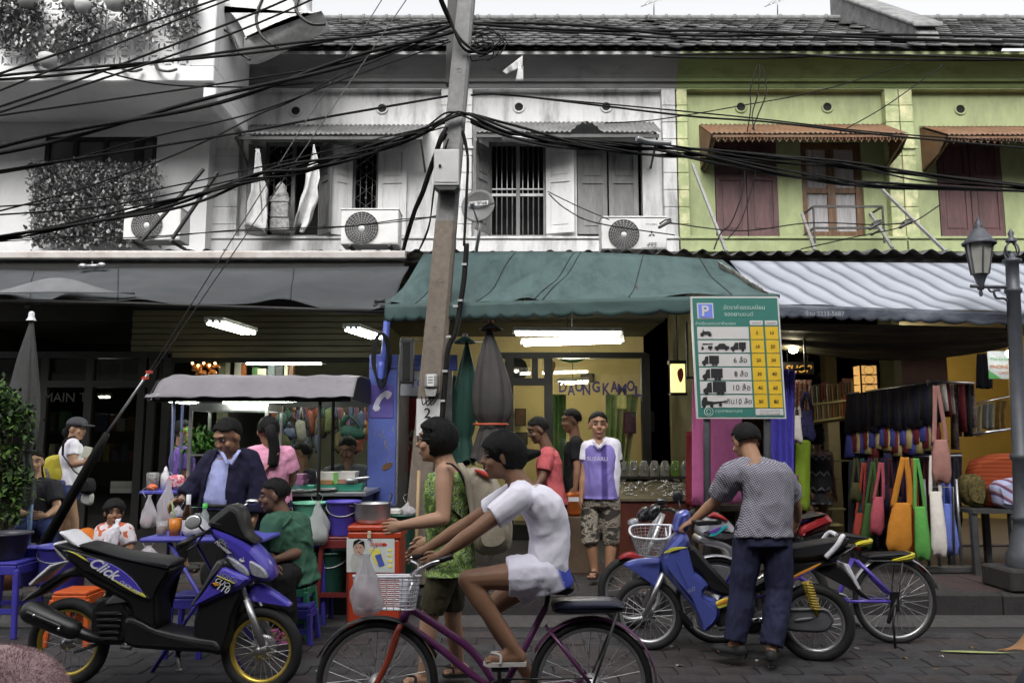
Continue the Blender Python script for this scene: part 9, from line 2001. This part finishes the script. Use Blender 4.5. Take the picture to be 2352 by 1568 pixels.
#bags and goods hanging in the stall behind the cart
hb_cols=[(.06,.03,.08),(.02,.03,.06),(.06,.07,.02),(.18,.17,.14),(.16,.04,.02),(.02,.05,.04),(.09,.03,.03),(.02,.02,.02),(.10,.08,.03),(.04,.05,.09)]
xm=[mat('stall bag %d'%i,c_,.8,var=.5,scale=14)for i,c_ in enumerate(hb_cols)];rails=((940,11.0),(985,10.4),(925,12.2))
for i in range(64):
 u=636+(i%21)*10.2+R.uniform(-5,5);row=i//21%2;D=(10.9,10.3)[row]+R.uniform(-.2,.25);v0=902+R.random()**1.6*70;L=R.uniform(28,95);w=R.uniform(9,27)
 t=thing('hanging_bag','small cloth bag hanging among others in the lit stall behind the cart','bag',P(u,v0+L,D),'bags hanging in the stall');b=MB();b.tube([P(u,v0+L*.4,D),P(u+R.uniform(-3,3),v0+L*.5,D),P(u+R.uniform(-4,4),v0+L*.9,D),P(u+R.uniform(-5,5),v0+L,D)],[w*R.uniform(.15,.4)/ppm(D),w*.5/ppm(D),w*R.uniform(.4,.56)/ppm(D),w*R.uniform(.1,.5)/ppm(D)],9,flat=R.uniform(.3,.8));part('bag',b,xm[(i*7+row)%10],t);b=MB()
 for q in(-1,1):b.tube([P(u+q*w*.22,v0+L*.42,D),P(u,v0,D)],.008,5)
 part('strap',b,xm[(i*7+row)%10],t)
b=MB();b.tube([P(640,902,10.95),P(850,902,10.95)],.014,6);b.tube([P(640,932,10.3),P(850,932,10.3)],.014,6);solo('hanging_rail',b,M_iron,'rails holding the bags in the lit stall behind the cart','rail')
tote('teal net bag hanging beside the phone kiosk over the seated man',800,955,812,1006,58,9.9,cl('teal net',(.012,.042,.032),var=.6,scale=30),.55)
for i,(u,w,h,c_)in enumerate(((545,16,40,(.5,.48,.4)),(556,8,38,(.4,.12,.03)),(585,14,30,(.05,.12,.03)),(600,20,26,(.55,.50,.35)),(622,16,38,(.10,.12,.12)),(640,18,36,(.03,.03,.03)),(656,8,38,(.35,.33,.25)),(668,10,38,(.12,.05,.02)))):
 D=12.3;b=MB();b.box(P(u-w/2,870,D).x,P(u+w/2,870,D).x,D,D+.12,P(0,872,D).z,P(0,872-h,D).z);solo('stall_box',b,mat('stall box %d'%i,c_,.7,var=.3),['leftmost white','orange','green','cream','grey','black','pale','brown'][i]+' packet on the high shelf of the lit stall','packet','packets on the high shelf',bevel=.006)
b=MB();b.box(P(520,870,12.3).x,P(690,870,12.3).x,12.25,12.6,P(0,875,12.3).z,P(0,872.2,12.3).z);solo('high_shelf',b,M_ceil,'high shelf with packets over the cart roof in the lit stall','shelf')
t=thing('festive_lamp','gold and orange festive ornament with tiny lights over the cart roof','ornament',P(475,862,11.6));b=MB()
for k in range(22):b.sph(P(R.uniform(444,510),R.uniform(838,860),11.6+R.uniform(-.05,.05)),R.uniform(.02,.05),None,None,7,5)
part('ornament',b,mat('gold orange ornament',(.5,.20,.05),.3,.3,var=.7,scale=20),t)['kind']='stuff';b=MB();[b.sph(P(442+13*k,834+5*(k%2),11.5),.018,None,None,6,4)for k in range(5)];part('lights',b,mat('tiny warm light',(1,.6,.2),.5,emit=6,ecol=(1,.6,.2)),t)['kind']='stuff'
b=MB();b.box(P(440,866,11.6).x,P(514,866,11.6).x,11.55,11.72,P(0,868,11.6).z,P(0,862,11.6).z);solo('ornament_shelf',b,M_drk,'small dark shelf under the festive ornament','shelf')
for i in range(22):
 u=100+(i%11)*20+R.uniform(-4,4);v=(990,1060)[i//11];D=13.4;h=R.uniform(22,46);w=R.uniform(12,22);b=MB();b.box(P(u-w/2,v,D).x,P(u+w/2,v,D).x,D,D+.2,P(0,v,D).z,P(0,v-h,D).z);solo('shelf_goods',b,M_goods[(i*3+i//11)%10],'dim packet on the '+('upper' if i<11 else 'lower')+' shelf inside the dark glazed shop','packet','packets inside the dark shop',bevel=.01)
for v,lab in((990,'upper'),(1060,'lower')):b=MB();b.box(P(80,v,13.4).x,P(335,v,13.4).x,13.35,13.7,P(0,v+4,13.4).z,P(0,v+.3,13.4).z);solo('shop_shelf',b,M_dark,lab+' dim shelf inside the dark glazed shop','shelf')
b=MB();b.box(P(232,850,13.6).x,P(282,850,13.6).x,13.6,13.63,P(0,878,13.6).z,P(0,826,13.6).z);t=solo('wall_poster',b,mat('grey poster',(.12,.12,.13),.6,var=.4),'grey poster with a round dark emblem inside the dark shop','poster');b=MB();b.lathe([(.001,-.01),(.13,-.01),(.13,0)],P(258,850,13.59),20,0,'y');part('emblem',b,mat('dark red emblem',(.05,.015,.012),.6),t)
#foreground edges
fz_=thing('pink_stand_in','chair back covered by a fuzzy pink towel at the bottom left corner','chair',P(-30,1700,2.75));c=P(-14,1606,2.75);b=MB();b.sph(c,.235,.14,.165,32,20,fn=lambda d:1+.05*noise.noise(Vector(d)*3));M_fz=mat('fuzzy pink terry',(.44,.30,.31),.95,var=.25,scale=60,bump=.6);part('towel',b,M_fz,fz_)  # invented chair and towel stand in for a near person's pink fabric
b=MB()
for k in range(5200):
 a,q=R.uniform(0,2*PI),R.uniform(.05,.98);d=Vector((math.sqrt(1-q*q)*math.cos(a),math.sqrt(1-q*q)*math.sin(a),q));p0=c+Vector((d.x*.235,d.y*.14,d.z*.165));n_=(d+Vector((R.gauss(0,.4),R.gauss(0,.4),R.gauss(0,.4)))).normalized();s_=Vector((R.gauss(0,1),R.gauss(0,1),R.gauss(0,1))).normalized()*.0018;b.add([p0-s_,p0+s_,p0+n_*.014],[(0,1,2)])
part('pile',b,M_fz,fz_)['kind']='stuff'
b=MB();[b.bar((c.x+x_,c.y+y_,0),(c.x+x_,c.y+y_,c.z if y_<.1 else.45),.035,.035)for x_ in(-.18,.18)for y_ in(0,-.36)];b.box(c.x-.2,c.x+.2,c.y-.38,c.y+.02,.43,.46);part('leg',b,M_bluepl,fz_)
t=thing('navy_stand_in','dark navy padded chair back cut by the bottom right corner','chair',P(2410,1700,2.75));c=P(2418,1660,2.75);b=MB();b.sph(c,.13,.07,.22,24,16);part('back',b,mat('dark navy stand-in',(.012,.014,.028),.5,var=.3),t);b=MB();[b.bar((c.x+x_,c.y+y_,0),(c.x+x_,c.y+y_,c.z if y_<.1 else.45),.03,.03)for x_ in(-.08,.12)for y_ in(0,-.3)];b.box(c.x-.12,c.x+.16,c.y-.32,c.y+.02,.43,.46);part('leg',b,M_iron,t)  # invented chair stands in for a seated person's jeans leg
zr_=crop(2350,1500,4.2258);b=MB();b.grid(lambda s_,q:P(*zr_(1600+420*s_+150*(1-q)*(1-s_)*1.4,1185-60*s_*0-(230+90*s_)*(1-q)*(.15+.85*s_)+8*math.sin(s_*9)),5.0+.05*math.sin(s_*5)-.12*q),24,10);b.v=[(x,y,z+0)for x,y,z in b.v];zmin=min(v[2]for v in b.v)
o=solo('tan_stand_in',b,mat('tan stand-in sheet',(.36,.19,.09),.7,var=.2,scale=5,bump=.2),'folded tan shape standing in for a passing foot at the right edge','paper');solidify(o,.006)  # folded tan sheet stands in for a walker's sandalled foot
b=MB();c0,c1_=G(2162,1500),G(2345,1505)
b.grid(lambda s_,q:c0.lerp(c1_,s_)+Vector((0,(q-.5)*.055*math.sin(PI*min(1,s_*1.1+.08)),.016+.008*abs(q-.5))),16,4);o=solo('leaf_blade',b,mat('pale leaf blade',(.32,.36,.14),.6,var=.2,scale=5),'long pale green leaf blade lying on the road at the right','leaf');solidify(o,.003)
for k in range(16):
 u,v=R.uniform(100,2300),R.uniform(1425,1560);c=G(u,v);b=MB();s_=R.uniform(.012,.03);b.grid(lambda a,q:c+Vector(((a-.5)*s_*2,(q-.5)*s_*1.4,.013+.006*math.sin(a*5+q*3+k))),3,3);o=solo('litter_scrap',b,R.choice([M_tubm[0],mat('dry leaf',(.16,.10,.04),.8),mat('grey scrap',(.25,.25,.24),.8)]),'tiny scrap of litter lying on the dark paving','litter','litter scraps on the paving',loc=c)
